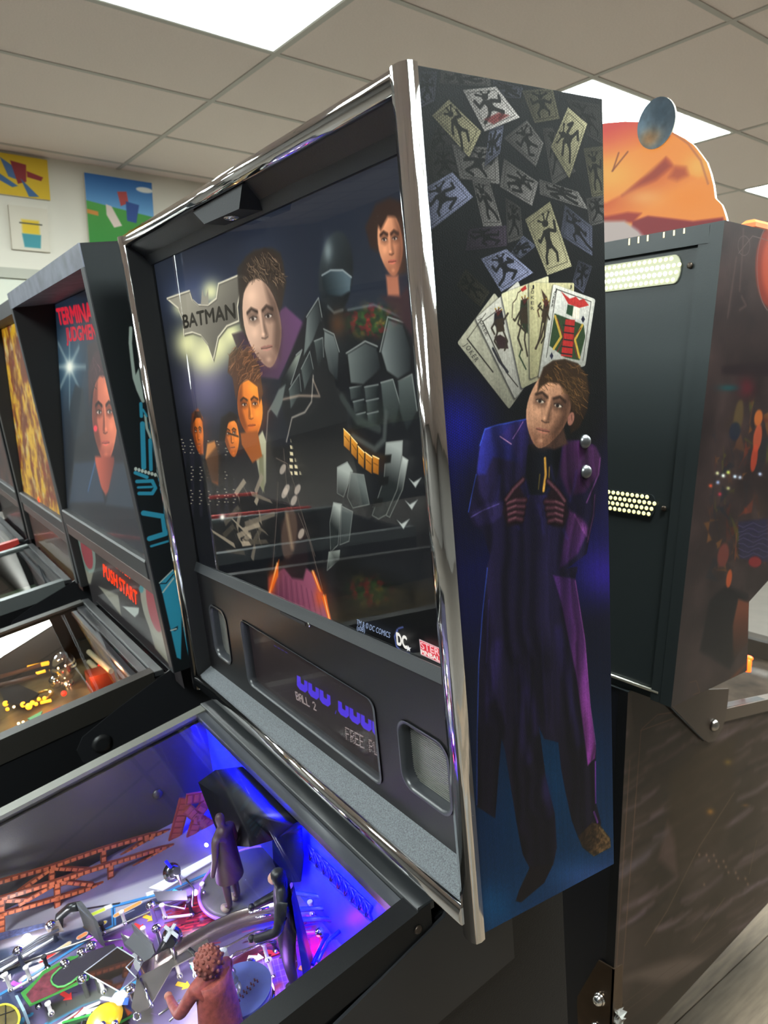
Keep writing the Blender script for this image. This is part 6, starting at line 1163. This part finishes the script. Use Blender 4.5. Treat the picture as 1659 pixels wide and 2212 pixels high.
p2t('brass_ring', mat('brass_ring', 'B89A4A', .3, .8), ringf); p2t('black_plastic', BLACKG, lambda b: b.prism([Q(x, y, .02) for x, y in ((0, 1490), (40, 1480), (85, 1500), (60, 1525), (10, 1520))], N2*.003)); p2t('green_plastic', mat('teal_plastic', '3A8A78', .35), lambda b: b.prism([Q(x, y, .01) for x, y in ((60, 1555), (92, 1538), (88, 1550), (72, 1560))], N2*.003)); p2t('red_plastic', mat('red_plastic', 'A02438', .35), lambda b: b.prism([Q(x, y, .01) for x, y in ((86, 1548), (132, 1527), (128, 1535), (92, 1550))], N2*.003))
p2t('red_box', mat('red_box', '8A3A22', .4), lambda b: b.box(Q(190, 1490) + np.array((0, 0, 0)), Q(190, 1490) + np.array((.05, .05, .045)))); p2t('dark_plastic', mat('teal_dark_plastic', '2A3A3A', .35), lambda b: b.box(Q(170, 1415) , Q(170, 1415) + np.array((.05, .03, .05))))
lamp('warm_lamp', Q(60, 1500, .06), 'FFC070', .35, .01, FTC); lamp('warm_lamp', Q(190, 1460, .06), 'FFB080', .3, .01, FTC)
# third machine: yellow translite
T3P = ((0, 1, -.09), -.0014)
A3 = lambda x, y: (lambda p: ((p[0]+.68)*1000, (.67-p[2])*1000))(F3.pl(x, y, *T3P))
t3 = Art(660, 510, '8A5A1A', A3)
n1, n2 = vnoise(510, 660, 46, 21, 4), vnoise(510, 660, 30, 22, 4)
k = np.clip((n1-.35)*3.2, 0, 1)[..., None]; t3.a[:] = rgb('7A3A14')*(1-k) + rgb('F0C030')*k; k = np.clip((n2-.58)*5, 0, 1)[..., None]; t3.a[:] = t3.a*(1-k*.8) + rgb('E8D8A0')*k*.8; k = np.clip((vnoise(510, 660, 26, 25, 3)-.6)*6, 0, 1)[..., None]; t3.a[:] = t3.a*(1-k*.7) + rgb('8A2A20')*k*.7
s3 = Art(660, 170, '5A3A38'); n1 = vnoise(170, 660, 40, 31, 4)[..., None]; s3.a[:] = rgb('4A3034')*(1-n1) + rgb('8A5A40')*n1; s3.poly([(60, 90), (640, 100), (640, 160), (60, 150)], '8A7A40', 12, .6)
r3, tl3, sp3, pf3 = machine('pinball_machine', F3, F3C, 'pinball machine with a bright yellow translite, seen behind the blue translite machine', (t3, (.16, .67)), (.09, -.0014), (s3, (-.03, .13), .012),
    dict(side=DULL, top=mat('third_top', '2E2F33', .5), edge=mat('third_edge', '3A3A3A', .5), gl=lambda y: -.012 + .10*y, rail=mat('third_rail', '6E7474', .35, .3), pf=mat('third_playfield', '4A5A44', .35, noise=.5, nscale=25), tl_label='backlit yellow and amber translite', es=.75, ses=.25))
text_p('bonus', (88, 1112), (128, 1142), (83, 1076), ORD, sp3, F3, ((0, 1, 0), .012), .08)
# fourth machine: red rails
t4 = Art(300, 250, '3A2A2A'); n1 = vnoise(250, 300, 30, 41, 4)[..., None]; t4.a[:] = rgb('1A1A20')*(1-n1) + rgb('8A4A3A')*n1
s4 = Art(300, 80, '2A2426')
r4, tl4, sp4, pf4 = machine('pinball_machine', F4, F4C, 'pinball machine with red side rails at the far end of the row', (t4, (.16, .67)), (.09, -.0014), (s4, (-.03, .13), .012),
    dict(side=DULL, top=BLACK, edge=BLACK, gl=lambda y: -.012 + .11*y, rail=mat('red_rail', 'C24038', .4), pf=mat('fourth_playfield', '8A8A60', .4, noise=.7, nscale=16), es=.6, rh=.06, cab=mat('dark_red_cabinet', '4A1A1A', .5)))

# ------------------------------------------------------------------ the machine standing back to back at the right
RB = root('pinball_machine', FW.w((-.52, 1.2, -Z0)), np.eye(3), 'pinball machine at the right seen from behind, brown side art and orange topper', 'pinball machine', 'pinball machines of the opposite row')
def rb(nm, m, fill, par=None, lab=None): return part(nm, m, fill, par or RB, lab, FW)
YB, DP = .59, .24
DG = mat('dark_green_grey_paint', '2B3132', .38, bump=.05, bscale=500)
xt, xb, ztop, zbot = -.139, -.173, .700, -.014
KR = 900.
RS = lambda x, y: (lambda p: ((p[1]-YB)*KR*2, (.72-p[2])*KR*2))(FW.pl(x, y, (1, 0, -(xt-xb)/(ztop-zbot)), xb - (xt-xb)/(ztop-zbot)*zbot))
ra = Art(.30*KR*2, .74*KR*2, '2A211F', RS)
def paint_ra(a):
    g = lambda X, Y: (1280 + X/2.765, 700 + Y/2.765); h_, w_ = a.h, a.w
    n1 = vnoise(h_, w_, 90, 51, 4)[..., None]; a.a[:] = rgb('241C1E')*(1-n1) + rgb('4E3E3C')*n1
    G = lambda X, Y: (1280 + X/4.253, 180 + Y/4.253)
    a.ell(*G(1640, 1690), 34, 88, '7A3428', 0, 5, 1); a.ell(*G(1650, 1690), 22, 66, '9A4A34', 0, 10); an = np.linspace(1.7, 4.6, 20); a.line([G(1660 + 150*math.cos(t), 1690 + 420*math.sin(t)) for t in an], 3, '6E5E5A'); a.line([G(1390 + 55*math.cos(t), 1490 + 90*math.sin(t)) for t in np.linspace(0, 6.28, 20)], 2, '5E5250'); a.line([G(1340, 1560), G(1470, 1400), G(1610, 1440)], 2, '6A5C58')
    for L in ([G(1385, 1340), G(1380, 1500), G(1350, 1900)], [G(1320, 1600), G(1240, 2150)], [G(1370, 1960), G(1410, 2040), G(1350, 2080)]): a.line(L, 7, '5A4A46', .7, 3)
    a.poly([g(770, 250), g(1048, 220), g(1048, 310), g(770, 300)], '2A1E22', 4); a.glow(*g(920, 380), 22, 26, (.36, .12, .16), .8); a.glow(*g(810, 380), 26, 8, (.1, .3, .32), .8)
    r_ = np.random.default_rng(61)
    pal = ['5A2A22', '3A2E2A', '6A4630', '2A2A30', '5A5A2A', '7A3A2A', '4A3A36', '20242E', '8A5A2E']
    for k in range(90): p = np.array(g(690 + r_.random()*360, 480 + r_.random()*1000)); s_ = 4 + r_.random()*16; a.poly([p + r_.normal(size=2)*s_*(.6, 1.4) for _ in range(5)], pal[k % 9], 3, .55)
    for X, Y, rx_, ry_, c in ((990, 560, 9, 18, 'B86A34'), (985, 680, 9, 30, 'B0563A'), (965, 800, 7, 30, 'A8442E'), (870, 560, 10, 40, '5A4A30'), (850, 640, 12, 20, '1E2638')): a.ell(*g(X, Y), rx_, ry_, c, 8, 4, .8)
    for X, Y, c in ((745, 890, 'C8C8A0'), (780, 905, 'E8F0E8'), (810, 885, 'C8D070'), (850, 910, 'D0E0F0'), (880, 915, 'B8C0D0'), (748, 945, '9AA8C8'), (810, 980, 'B0B080'), (705, 965, 'C85A3A'), (760, 1015, 'A83A4A'), (1000, 895, 'B8C0D8')): a.glow(*g(X, Y), 5, 5, rgb(c), .95)
    a.poly([g(870, 1180), g(1048, 1160), g(1048, 1420), g(880, 1400)], '2E2A42', 5, .9)
    for k in range(7): a.line([g(870 + 30*t, 1200 + k*30 + 14*math.sin(t*1.6 + k)) for t in range(7)], 2, '6A6280', .6, 1.2)
    a.ell(*g(970, 1420), 14, 12, '7A2A2E', 0, 4); a.ell(*g(780, 1380), 12, 26, '6A3A34', 10, 5); a.line([g(860, 1250), g(850, 1400)], 6, '7A4A34', .8, 3)
    a.poly([g(700, 1650), g(800, 1560), g(930, 1620), g(900, 1900), g(820, 2060), g(640, 1950)], '15131A', 8); a.poly([g(870, 1640), g(935, 1660), g(930, 1900), g(840, 2000), g(835, 1800)], '7A4632', 6, .9, '3A221C', [g(900, 1700), g(850, 1980)]); a.ell(*g(815, 1520), 6, 20, 'A8542E', 8, 4, .9)
    a.line([g(800, 2150), g(930, 2020)], 16, '7A442A', .7, 7); a.line([g(580, 2140), g(620, 2130), g(640, 2200), g(600, 2212)], 3, '6A4A36', .7)
    for k in range(5): a.line([(1565 - 2 + k*5 + 14, 500), (1450 + k*6 + 8, 1500)], 1.4, '4A3E3C', .5)
paint_ra(ra); ra.a = np.clip(ra.a, 0, 1)**1.25
def bbx(b):
    XS = lambda z: xb + (xt-xb)*(z-zbot)/(ztop-zbot)
    e0, e1, e2 = (FW.pl(px, py, (1, 0, -(xt-xb)/(ztop-zbot)), xb - (xt-xb)/(ztop-zbot)*zbot) for px, py in ((1610, 1480), (1618, 1300), (1672, 1240)))
    A = [(xb, YB, zbot), (XS(zbot), e0[1], zbot), (XS(e1[2]), e1[1], e1[2]), (XS(e2[2]), e2[1], e2[2]), (xt, max(YB+DP, e2[1]), ztop), (xt, YB, ztop)]
    n = len(A); i = b.pts(A); b.face(range(i, i+n), 0, [(((p[1]-YB)*KR*2)/ra.w, 1-((.72-p[2])*KR*2)/ra.h) for p in A]); j = b.pts([(p[0]-.02, p[1], p[2]) for p in A] + A); b.face(range(j+n-1, j-1, -1), 1)
    for k in range(n): b.face([j+k, j+(k+1) % n, j+n+(k+1) % n, j+n+k], 1)
rb('side_panel', [art_mat('right_backbox_side', ra, .35, 0, .4), DG], bbx, None, 'dark side panel with crowded orange and blue figures art')
XL = xb - .66
rb('side_panel', BLACKM, lambda b: b.prism([(XL, YB, zbot), (XL, YB+.172, zbot), (XL, YB+DP, ztop), (XL, YB, ztop)], (-.02, 0, 0)))
rb('rear_panel', DG, lambda b: b.hexa([(XL, YB+.007, zbot), (xb-.021, YB+.007, zbot), (xb-.021, YB+.02, zbot), (XL, YB+.02, zbot), (XL, YB+.007, ztop), (xt-.021, YB+.007, ztop), (xt-.021, YB+.02, ztop), (XL, YB+.02, ztop)]), None, 'dark grey green rear panel')
rb('rear_frame', DG, lambda b: b.hexa([(XL, YB, ztop-.026), (xt-.021, YB, ztop-.026), (xt-.021, YB+.007, ztop-.026), (XL, YB+.007, ztop-.026), (XL, YB, ztop), (xt-.021, YB, ztop), (xt-.021, YB+.007, ztop), (XL, YB+.007, ztop)])); rb('rear_frame', DG, lambda b: b.hexa([(xb-.021-.016, YB+.001, zbot), (xb-.021, YB+.001, zbot), (xb-.021, YB+.007, zbot), (xb-.037, YB+.007, zbot), (xt-.037, YB+.001, ztop-.026), (xt-.021, YB+.001, ztop-.026), (xt-.021, YB+.007, ztop-.026), (xt-.037, YB+.007, ztop-.026)]))
rb('top_panel', DG, lambda b: b.box((XL, YB+.02, ztop-.018), (xt-.021, YB+DP, ztop-.001))); rb('bottom_panel', DG, lambda b: b.box((XL, YB+.02, zbot), (xb-.021, YB+.17, zbot+.018)))
rb('front_panel', BLACKM, lambda b: b.hexa([(XL, YB+.150, zbot), (xb-.021, YB+.150, zbot), (xb-.021, YB+.168, zbot), (XL, YB+.168, zbot), (XL, YB+DP-.03, ztop-.02), (xt-.021, YB+DP-.03, ztop-.02), (xt-.021, YB+DP-.01, ztop-.02), (XL, YB+DP-.01, ztop-.02)]))
rb('bright_strip', mat('pale_metal_strip', 'A8A89E', .3, .8), lambda b: b.tube([(XL, YB+.003, .002), (xb-.024, YB+.003, .0015)], .003, 6))
LEDW = mat('led_pale_yellow', 'FFFFC0', .3, emit='FFF8A8', es=1.1); LEDB = mat('led_white', 'FFFFF0', .3, emit='FFFFE0', es=5.)
def vent(z0, z1, xr, rows, xl=-.62, bright=False):
    r_ = (z1-z0)/2; n = 8; Pp = [(xl, z0), (xr-r_*.5, z0)] + [(xr - r_*.5 + r_*.5*math.sin(t), z0 + r_ - r_*math.cos(t)) for t in np.linspace(.2, 2.94, n)] + [(xr-r_*.5, z1), (xl, z1)]
    v = rb('vent_grille', mat('vent_plate', '23282A', .4) if not bright else mat('vent_plate_lit', '9A9C84', .4, emit='B8BA98', es=.5), lambda b: b.prism([(x, YB+.0065, z) for x, z in Pp], (0, -.0025, 0)), None, 'perforated vent lit from inside')
    xs = np.arange(xr-.006, -.36, -.0088)
    for i in range(rows):
        z = z1 - (i+.5)*(z1-z0)/rows
        for k, x in enumerate(xs):
            if k == 0 and i in (0, rows-1): continue
            m = LEDB if bright and 0 < i < rows-1 and k > 1 else LEDW
            rb('vent_hole', m, lambda b: b.lathe((x + (.0044 if i % 2 else 0), YB+.0042, z), [(.0032, 0), (.0032, .0005), (.0026, .0008)], (0, -1, 0), 8), v)
    return v
vent(.626, .666, -.203, 4, bright=True); vent(.279, .314, -.222, 4)
for z, x in ((.648, -.189), (.295, -.208)): rb('rear_screw', mat('dark_bolt', '4A4038', .4, .7), lambda b: b.lathe((x, YB+.0065, z), [(.0045, 0), (.0045, .002), (.002, .003)], (0, -1, 0), 10))
for px in (1360, 1380, 1400, 1435, 1457, 1479):
    y_ = 515 - (px-1360)*.21; A = FW.y(px, y_-12, YB-.0004); B = FW.y(px, y_+14, YB-.0004); rb('top_slot', mat('slot_glow', 'E8D8A0', .4, emit='F0DCA8', es=.9), lambda b: b.box((A[0]-.0011, YB-.0006, B[2]), (A[0]+.0011, YB+.001, min(A[2], ztop-.001))))
# orange topper
YT2 = .72
OT = lambda x, y: (lambda p: ((p[0]+.80)*1400, (1.0-p[2])*1400))(FW.y(x, y, YT2))
oa = Art(.62*1400, .32*1400, 'F08A34', OT)
def paint_o(a):
    g = lambda X, Y: (1280 + X/4.377, 200 + Y/4.379)
    a.poly([g(-1500, 200), g(1200, 200), g(1300, 1300), g(-1500, 1300)], 'E0483C', 2, 1, 'FF9A3A', [g(300, 280), g(300, 600)]); a.glow(*g(150, 780), 90, 50, (1, .74, .32), .8); a.glow(*g(1000, 700), 40, 36, (1, .76, .36), .8)
    a.poly([g(-1500, 1060), g(130, 1040), g(300, 950), g(450, 820), g(560, 760), g(690, 610), g(730, 640), g(760, 690), g(870, 700), g(910, 780), g(1000, 810), g(1030, 800), g(1110, 880), g(1300, 1000), g(1300, 1300), g(-1500, 1300)], 'D85A22', 4, 1, 'FF9A3C', [g(600, 640), g(700, 1000)])
    a.poly([g(280, 970), g(450, 830), g(690, 620), g(750, 690), g(600, 820), g(420, 900)], '9A3018', 7, .85); a.poly([g(720, 800), g(780, 700), g(880, 710), g(900, 780), g(800, 830)], 'B0441C', 7, .8); a.glow(*g(500, 990), 60, 24, (1, .72, .4), .7); a.glow(*g(900, 1000), 70, 34, (1, .58, .16), .7)
    a.poly([g(-1500, 1200), g(130, 1170), g(330, 1130), g(460, 1140), g(380, 1226), g(-1500, 1300)], 'A8301C', 4); a.poly([g(380, 1215), g(520, 1165), g(700, 1185), g(950, 1215), g(1230, 1180), g(1300, 1400), g(300, 1500)], '8E1E24', 3); a.poly([g(-1500, 1240), g(300, 1210), g(430, 1300), g(520, 1400), g(-1500, 1600)], 'C8BCB4', 5)
    a.line([g(185, 740), g(330, 560)], 4, '7A3418', .8, 1.6); a.line([g(190, 735), g(245, 570)], 4, '7A3418', .8, 1.6)
    a.line([g(760, 380), g(900, 480), g(1020, 640), g(1090, 860)], 4, 'B86A4A', .7, 1.6)
paint_o(oa)
gO = lambda X, Y: FW.y(1280 + X/4.377, 200 + Y/4.379, YT2)
opts = [gO(*q) for q in ((-300, 420), (-120, 345), (0, 312), (130, 285), (300, 272), (440, 275), (600, 312), (760, 375), (880, 440), (960, 500), (1030, 590), (1080, 660), (1115, 760), (1145, 880), (1160, 1000), (1220, 1060), (1245, 1120), (1265, 1190), (1275, 1240))]
xl = opts[0][0]; zt = ztop
mir = [np.array((2*(xl) - p[0], p[1], p[2])) for p in opts[::-1]]
ol = opts + [np.array((opts[-1][0], YT2, zt+.001)), np.array((mir[0][0], YT2, zt+.001))] + mir[:-1]
OAM = art_mat('topper_print', oa, .5, .78, .15)
tp = rb('topper', [OAM, mat('topper_edge', 'E8D8C0', .25)], lambda b: b.prism(ol, (0, .005, 0), 0, lambda p: ((p[0]+.80)*1400/oa.w, 1-(1.0-p[2])*1400/oa.h), 1), None, 'orange backlit topper with desert hill')
pc = FW.y(1417, 266, YT2-.002); e1 = FW.y(1437, 244, YT2-.002) - pc; e2 = FW.y(1392, 252, YT2-.002) - pc
pa = Art(96, 96, '4A5A68'); pa.poly([(0, 0), (96, 0), (96, 96), (0, 96)], '3A4650', 1, 1, '6A8294', [(80, 20), (30, 60)]); pa.glow(34, 72, 34, 22, (.85, .55, .25), .75); pa.glow(60, 30, 30, 36, (.2, .27, .33), .8); pa.a *= (.45 + .3*vnoise(96, 96, 14, 71))[..., None]
RP = .0345
rb('topper_planet', [art_mat('planet_print', pa, .5, 0, .15), mat('planet_edge', 'D8D0C0', .25)], lambda b: b.prism([pc + RP*np.array((math.cos(t)*1.0, 0, math.sin(t)*1.12)) for t in np.linspace(0, 6.283, 37)[:-1]], (0, .004, 0), 0, lambda p: (.5+(p[0]-pc[0])/RP*.48, .5+(p[2]-pc[2])/RP*.43), 1), tp, 'grey planet disc on the topper')
q = FW.y(1610, 483, YB+.16); rb('topper_foot', mat('topper_foot_orange', 'D86A3A', .4), lambda b: b.box((xt-.03, YB+.10, ztop), (xt-.008, YB+.18, ztop+.016), bev=.005))
# cabinet with brown art
XC = -.25
CS = lambda x, y: (lambda p: ((p[1]-YB)*1000, (0-p[2])*1000))(FW.x(x, y, XC))
ca = Art(700, 780, '3E3028', CS)
def paint_c(a):
    g = lambda X, Y: (1200 + X/2.902, 1450 + Y/2.903); n1 = vnoise(780, 700, 140, 81, 4); n2 = vnoise(780, 700, 60, 82, 4); k = np.clip(n1*1.5-.25, 0, 1)[..., None]; a.a[:] = rgb('33281F')*(1-k) + rgb('544640')*k
    r_ = np.random.default_rng(83)
    for k in range(150):
        x, y = 320 + r_.random()*1000, 300 + r_.random()*1400; d_x = 60 + r_.random()*190; c = ('6A5A60', '2A201C', '5A4A48', '4A3A2E', '6E6068')[k % 5]; a.line([g(x, y), g(x+d_x*.5, y-d_x*.22), g(x+d_x, y-d_x*.62)], 3 + r_.random()*12, rgb(c)*(1.25 if k % 5 in (0, 2, 4) else .8), .42, 5)
    a.poly([g(720, 640), g(900, 480), g(1130, 420), g(1110, 900), g(1020, 1100), g(760, 1260), g(700, 940)], '43341F', 14, .8, '3A2C20', [g(800, 500), g(900, 1200)])
    for P_ in ([g(560, 1720), g(700, 1500), g(900, 1100), g(1120, 760)], [g(860, 1700), g(960, 1560), g(1060, 1420)], [g(1215, 1270), g(1260, 1060)]): a.line(P_, 3, '7A6650', .7, 1.2)
    a.glow(*g(970, 880), 10, 9, (.62, .45, .18), .85); a.glow(*g(1080, 570), 10, 8, (.52, .42, .16), .8); a.glow(*g(1190, 840), 9, 4, (.5, .36, .2), .8)
    a.poly([g(700, 940), g(745, 1050), g(765, 1290), g(720, 1240), g(640, 1180)], '6A5450', 8, .7); a.poly([g(700, 1010), g(560, 1200), g(370, 1300), g(380, 1260)], '6A6068', 10, .6); a.poly([g(380, 1950), g(560, 1860), g(800, 1790), g(1000, 1800), g(700, 1960), g(500, 1930)], '7A6A62', 10, .7)
    for L in ([g(465, 560), g(365, 2100)], [g(535, 370), g(405, 2080)], [g(535, 370), g(740, 295)], [g(540, 360), g(640, 270), g(780, 250)]): a.line(L, 2.2, '8A6A56', .7, 1)
    a.line([g(430, 2080), g(1340, 1400)], 2, '5E4E42', .8); a.line([g(400, 2160), g(1340, 1460)], 2, '5E4E42', .8); a.poly([g(330, 2300), g(1340, 1490), g(1340, 1620), g(500, 2300)], '2A211A', 4, .7)
    for k in range(14): a.glow(*g(900 + (k*61) % 320, 1150 + (k*37) % 220), 3, 5, (.62, .5, .44), .7)
paint_c(ca); ca.a = np.clip(ca.a, 0, 1)**1.32
zl = lambda y: -.105 - .17*(y-YB-.1)
def csd(b):
    A = [(XC, YB, -.016), (XC, YB, -.755), (XC, YB+1.3, -.60), (XC, YB+1.3, zl(YB+1.3)), (XC, YB+.22, zl(YB+.22)+.008), (XC, YB+.2, -.016)]
    b.prism(A, (-.018, 0, 0), 0, lambda p: ((p[1]-YB)*1000/700, 1+p[2]*1000/780), 1)
rb('cabinet_side', [art_mat('right_cabinet_art', ca, .42, 0, .35), BLACK], csd, None, 'brown cabinet side with pale streaks')
NAVY = mat('cabinet_rear_navy', '0A0D16', .5)
rb('cabinet_side', BLACK, lambda b: b.prism([(XC-.54, YB, -.016), (XC-.54, YB, -.755), (XC-.54, YB+1.3, -.60), (XC-.54, YB+1.3, -.31), (XC-.54, YB+.2, -.016)], (-.018, 0, 0))); rb('cabinet_rear', NAVY, lambda b: b.box((XC-.54, YB+.002, -.75), (XC-.018, YB+.018, -.016))); rb('cabinet_floor', BLACK, lambda b: b.hexa([(XC-.54, YB+.018, -.752), (XC-.018, YB+.018, -.752), (XC-.018, YB+1.3, -.598), (XC-.54, YB+1.3, -.598), (XC-.54, YB+.018, -.74), (XC-.018, YB+.018, -.74), (XC-.018, YB+1.3, -.586), (XC-.54, YB+1.3, -.586)]))
rb('cabinet_deck', DG, lambda b: b.box((XC-.555, YB, -.0155), (XC, YB+.2, -.0145))); rb('cabinet_front', BLACK, lambda b: b.box((XC-.54, YB+1.282, -.60), (XC-.018, YB+1.3, -.33)))
rb('side_rail', mat('brown_rail', '4E4238', .35, .3), lambda b: b.hexa([(XC-.02, YB+.205, zl(YB+.205)-.02), (XC+.003, YB+.205, zl(YB+.205)-.02), (XC+.003, YB+1.3, zl(YB+1.3)-.02), (XC-.02, YB+1.3, zl(YB+1.3)-.02), (XC-.02, YB+.205, zl(YB+.205)+.006), (XC+.003, YB+.205, zl(YB+.205)+.006), (XC+.003, YB+1.3, zl(YB+1.3)+.006), (XC-.02, YB+1.3, zl(YB+1.3)+.006)]))
rb('playfield_glass', _M['playfield_glass_plain'], lambda b: b.quad([(XC-.53, YB+.21, zl(YB+.21)), (XC-.02, YB+.21, zl(YB+.21)), (XC-.02, YB+1.28, zl(YB+1.28)), (XC-.53, YB+1.28, zl(YB+1.28))])); rb('playfield', mat('right_playfield', '5A4A3C', .4, noise=.6, nscale=20), lambda b: b.box((XC-.53, YB+.21, -.40), (XC-.02, YB+1.28, -.385)))
lm = FW.y(1620, 1420, YB+.24); rb('red_lamp', mat('lamp_orange_red', 'FF5020', .3, emit='FF4A10', es=6), lambda b: (b.ball(FW.x(1618, 1421, XC-.05), .006, 0, 12, (1.5, 1, .8)), b.lathe(FW.x(1618, 1421, XC-.05) - np.array((0, 0, .03)), [(.006, 0), (.006, .028)], (0, 0, 1), 10)))
HB = [FW.x(*q, XC+.004) for q in ((1452, 1528), (1520, 1597), (1530, 1604), (1545, 1600), (1562, 1570), (1570, 1535), (1575, 1488), (1520, 1490), (1470, 1500))]
rb('hinge_bracket', mat('bracket_brown', '3C3028', .35, bump=.05, bscale=300), lambda b: b.prism(HB, (-.0035, 0, 0)), None, 'brown hinge bracket'); bo = FW.x(1541, 1566, XC+.004); rb('pivot_bolt', STEEL, lambda b: b.lathe(bo, [(.011, 0), (.011, .003), (.007, .008), (.002, .010)], (1, 0, 0), 18))
rb('bracket_edge', BLACKM, lambda b: b.tube([FW.x(1418, 1500, XC+.003), FW.x(1519, 1599, XC+.003)], .0018, 6))
# leg with bolts and a crumpled clear sleeve
LG = mat('bronze_leg', '5A4A3C', .3, .85, noise=.25, nscale=14); yl = YB-.004
def leg(b):
    A = [FW.y(*q, yl) for q in ((1289, 2064), (1302, 2072), (1312, 2070))]
    zc = -.53; x0 = XC + .0
    b.prism([(x0-.004, yl, zc), (x0-.030, yl, zc-.004), (x0-.072, yl, zc-.11), (x0-.072, yl, -.66), (x0-.055, yl, -.80), (x0-.04, yl, -Z0+.03), (x0+.002, yl, -Z0+.03), (x0+.002, yl, zc)], (0, .003, 0))
    b.prism([(x0+.002, yl, zc), (x0+.002, yl+.026, zc-.004), (x0+.002, yl+.034, zc-.11), (x0+.002, yl+.034, -.62), (x0+.002, yl+.03, -Z0+.03), (x0+.002, yl, -Z0+.03)], (-.003, 0, 0)); b.lathe((x0-.015, yl+.015, -Z0), [(.022, 0), (.02, .006), (.006, .01), (.006, .04)], (0, 0, 1), 14)
lg = rb('leg', LG, leg, None, 'bronze metal rear leg')
for q in ((1297, 2157), (1290, 2222)): A = FW.y(*q, yl); rb('leg_bolt', SCREW, lambda b: (b.ball(A + np.array((0, -.006, 0)), .010, 0, 14), b.lathe(A, [(.012, 0), (.012, -.003), (.008, -.008)], (0, 1, 0), 14)), lg)
rb('leg', LG, lambda b: b.box((XC-.53, YB+1.24, -Z0), (XC-.50, YB+1.27, -.60))); rb('leg', LG, lambda b: b.box((XC-.05, YB+1.24, -Z0), (XC-.02, YB+1.27, -.60)))
def sleeve(b):
    n = 6; A = [FW.y(*q, YB+.02) for q in ((1327, 2166), (1352, 2176), (1352, 2205), (1325, 2222))]
    for i in range(n):
        for j in range(n):
            u, v = i/(n-1), j/(n-1); p = A[0]*(1-u)*(1-v)+A[1]*u*(1-v)+A[2]*u*v+A[3]*(1-u)*v; b.pts(p + np.array((.006*math.sin(i*2.3+j*1.7), .010*math.sin(i*1.9-j*2.1)-.01, 0)))
    for i in range(n-1):
        for j in range(n-1): b.face([i*n+j, i*n+j+1, (i+1)*n+j+1, (i+1)*n+j])
rb('clear_sleeve', mat('crumpled_plastic', 'D8D8D4', .12, trans=.3, spec=.9), sleeve, lg)

# an unseen machine added across the room for its reflection in the glass
FX = Frame(FW.w((-4.47, -2.26, -.02)), np.array([[-.5, -.866, 0], [.866, -.5, 0], [0, 0, 1.]]))
tx = Art(330, 240, '3A5A2A'); n1 = vnoise(240, 330, 26, 91, 3); n2 = vnoise(240, 330, 20, 92, 3); k = np.clip((n1-.5)*6, 0, 1)[..., None]; tx.a[:] = rgb('4A7A2A')*(1-k) + rgb('D8C040')*k; k = np.clip((n2-.58)*8, 0, 1)[..., None]; tx.a[:] = tx.a*(1-k) + rgb('D83A2A')*k; yy_, xx_ = np.mgrid[0:240, 0:330]; tx.a *= np.exp(-1.5*(((xx_-165)/110.)**2 + ((yy_-115)/75.)**2)**1.5)[..., None]*(.35+.9*vnoise(240, 330, 14, 95, 2))[..., None]  # translite colours shaped as a round glow for the reflection
rX, tlX, spX, pfX = machine('pinball_machine', FX, FX, 'pinball machine added across the room for its red, green and yellow reflection', (tx, (.2, .67)), (.05, .02), (s4, (-.03, .16), .014),
    dict(side=DULL, top=BLACK, edge=BLACK, gl=lambda y: -.012 + .13*y, rail=STEELB, pf=mat('reflected_playfield', '5A6A4A', .4, noise=.7, nscale=20), es=4.5))
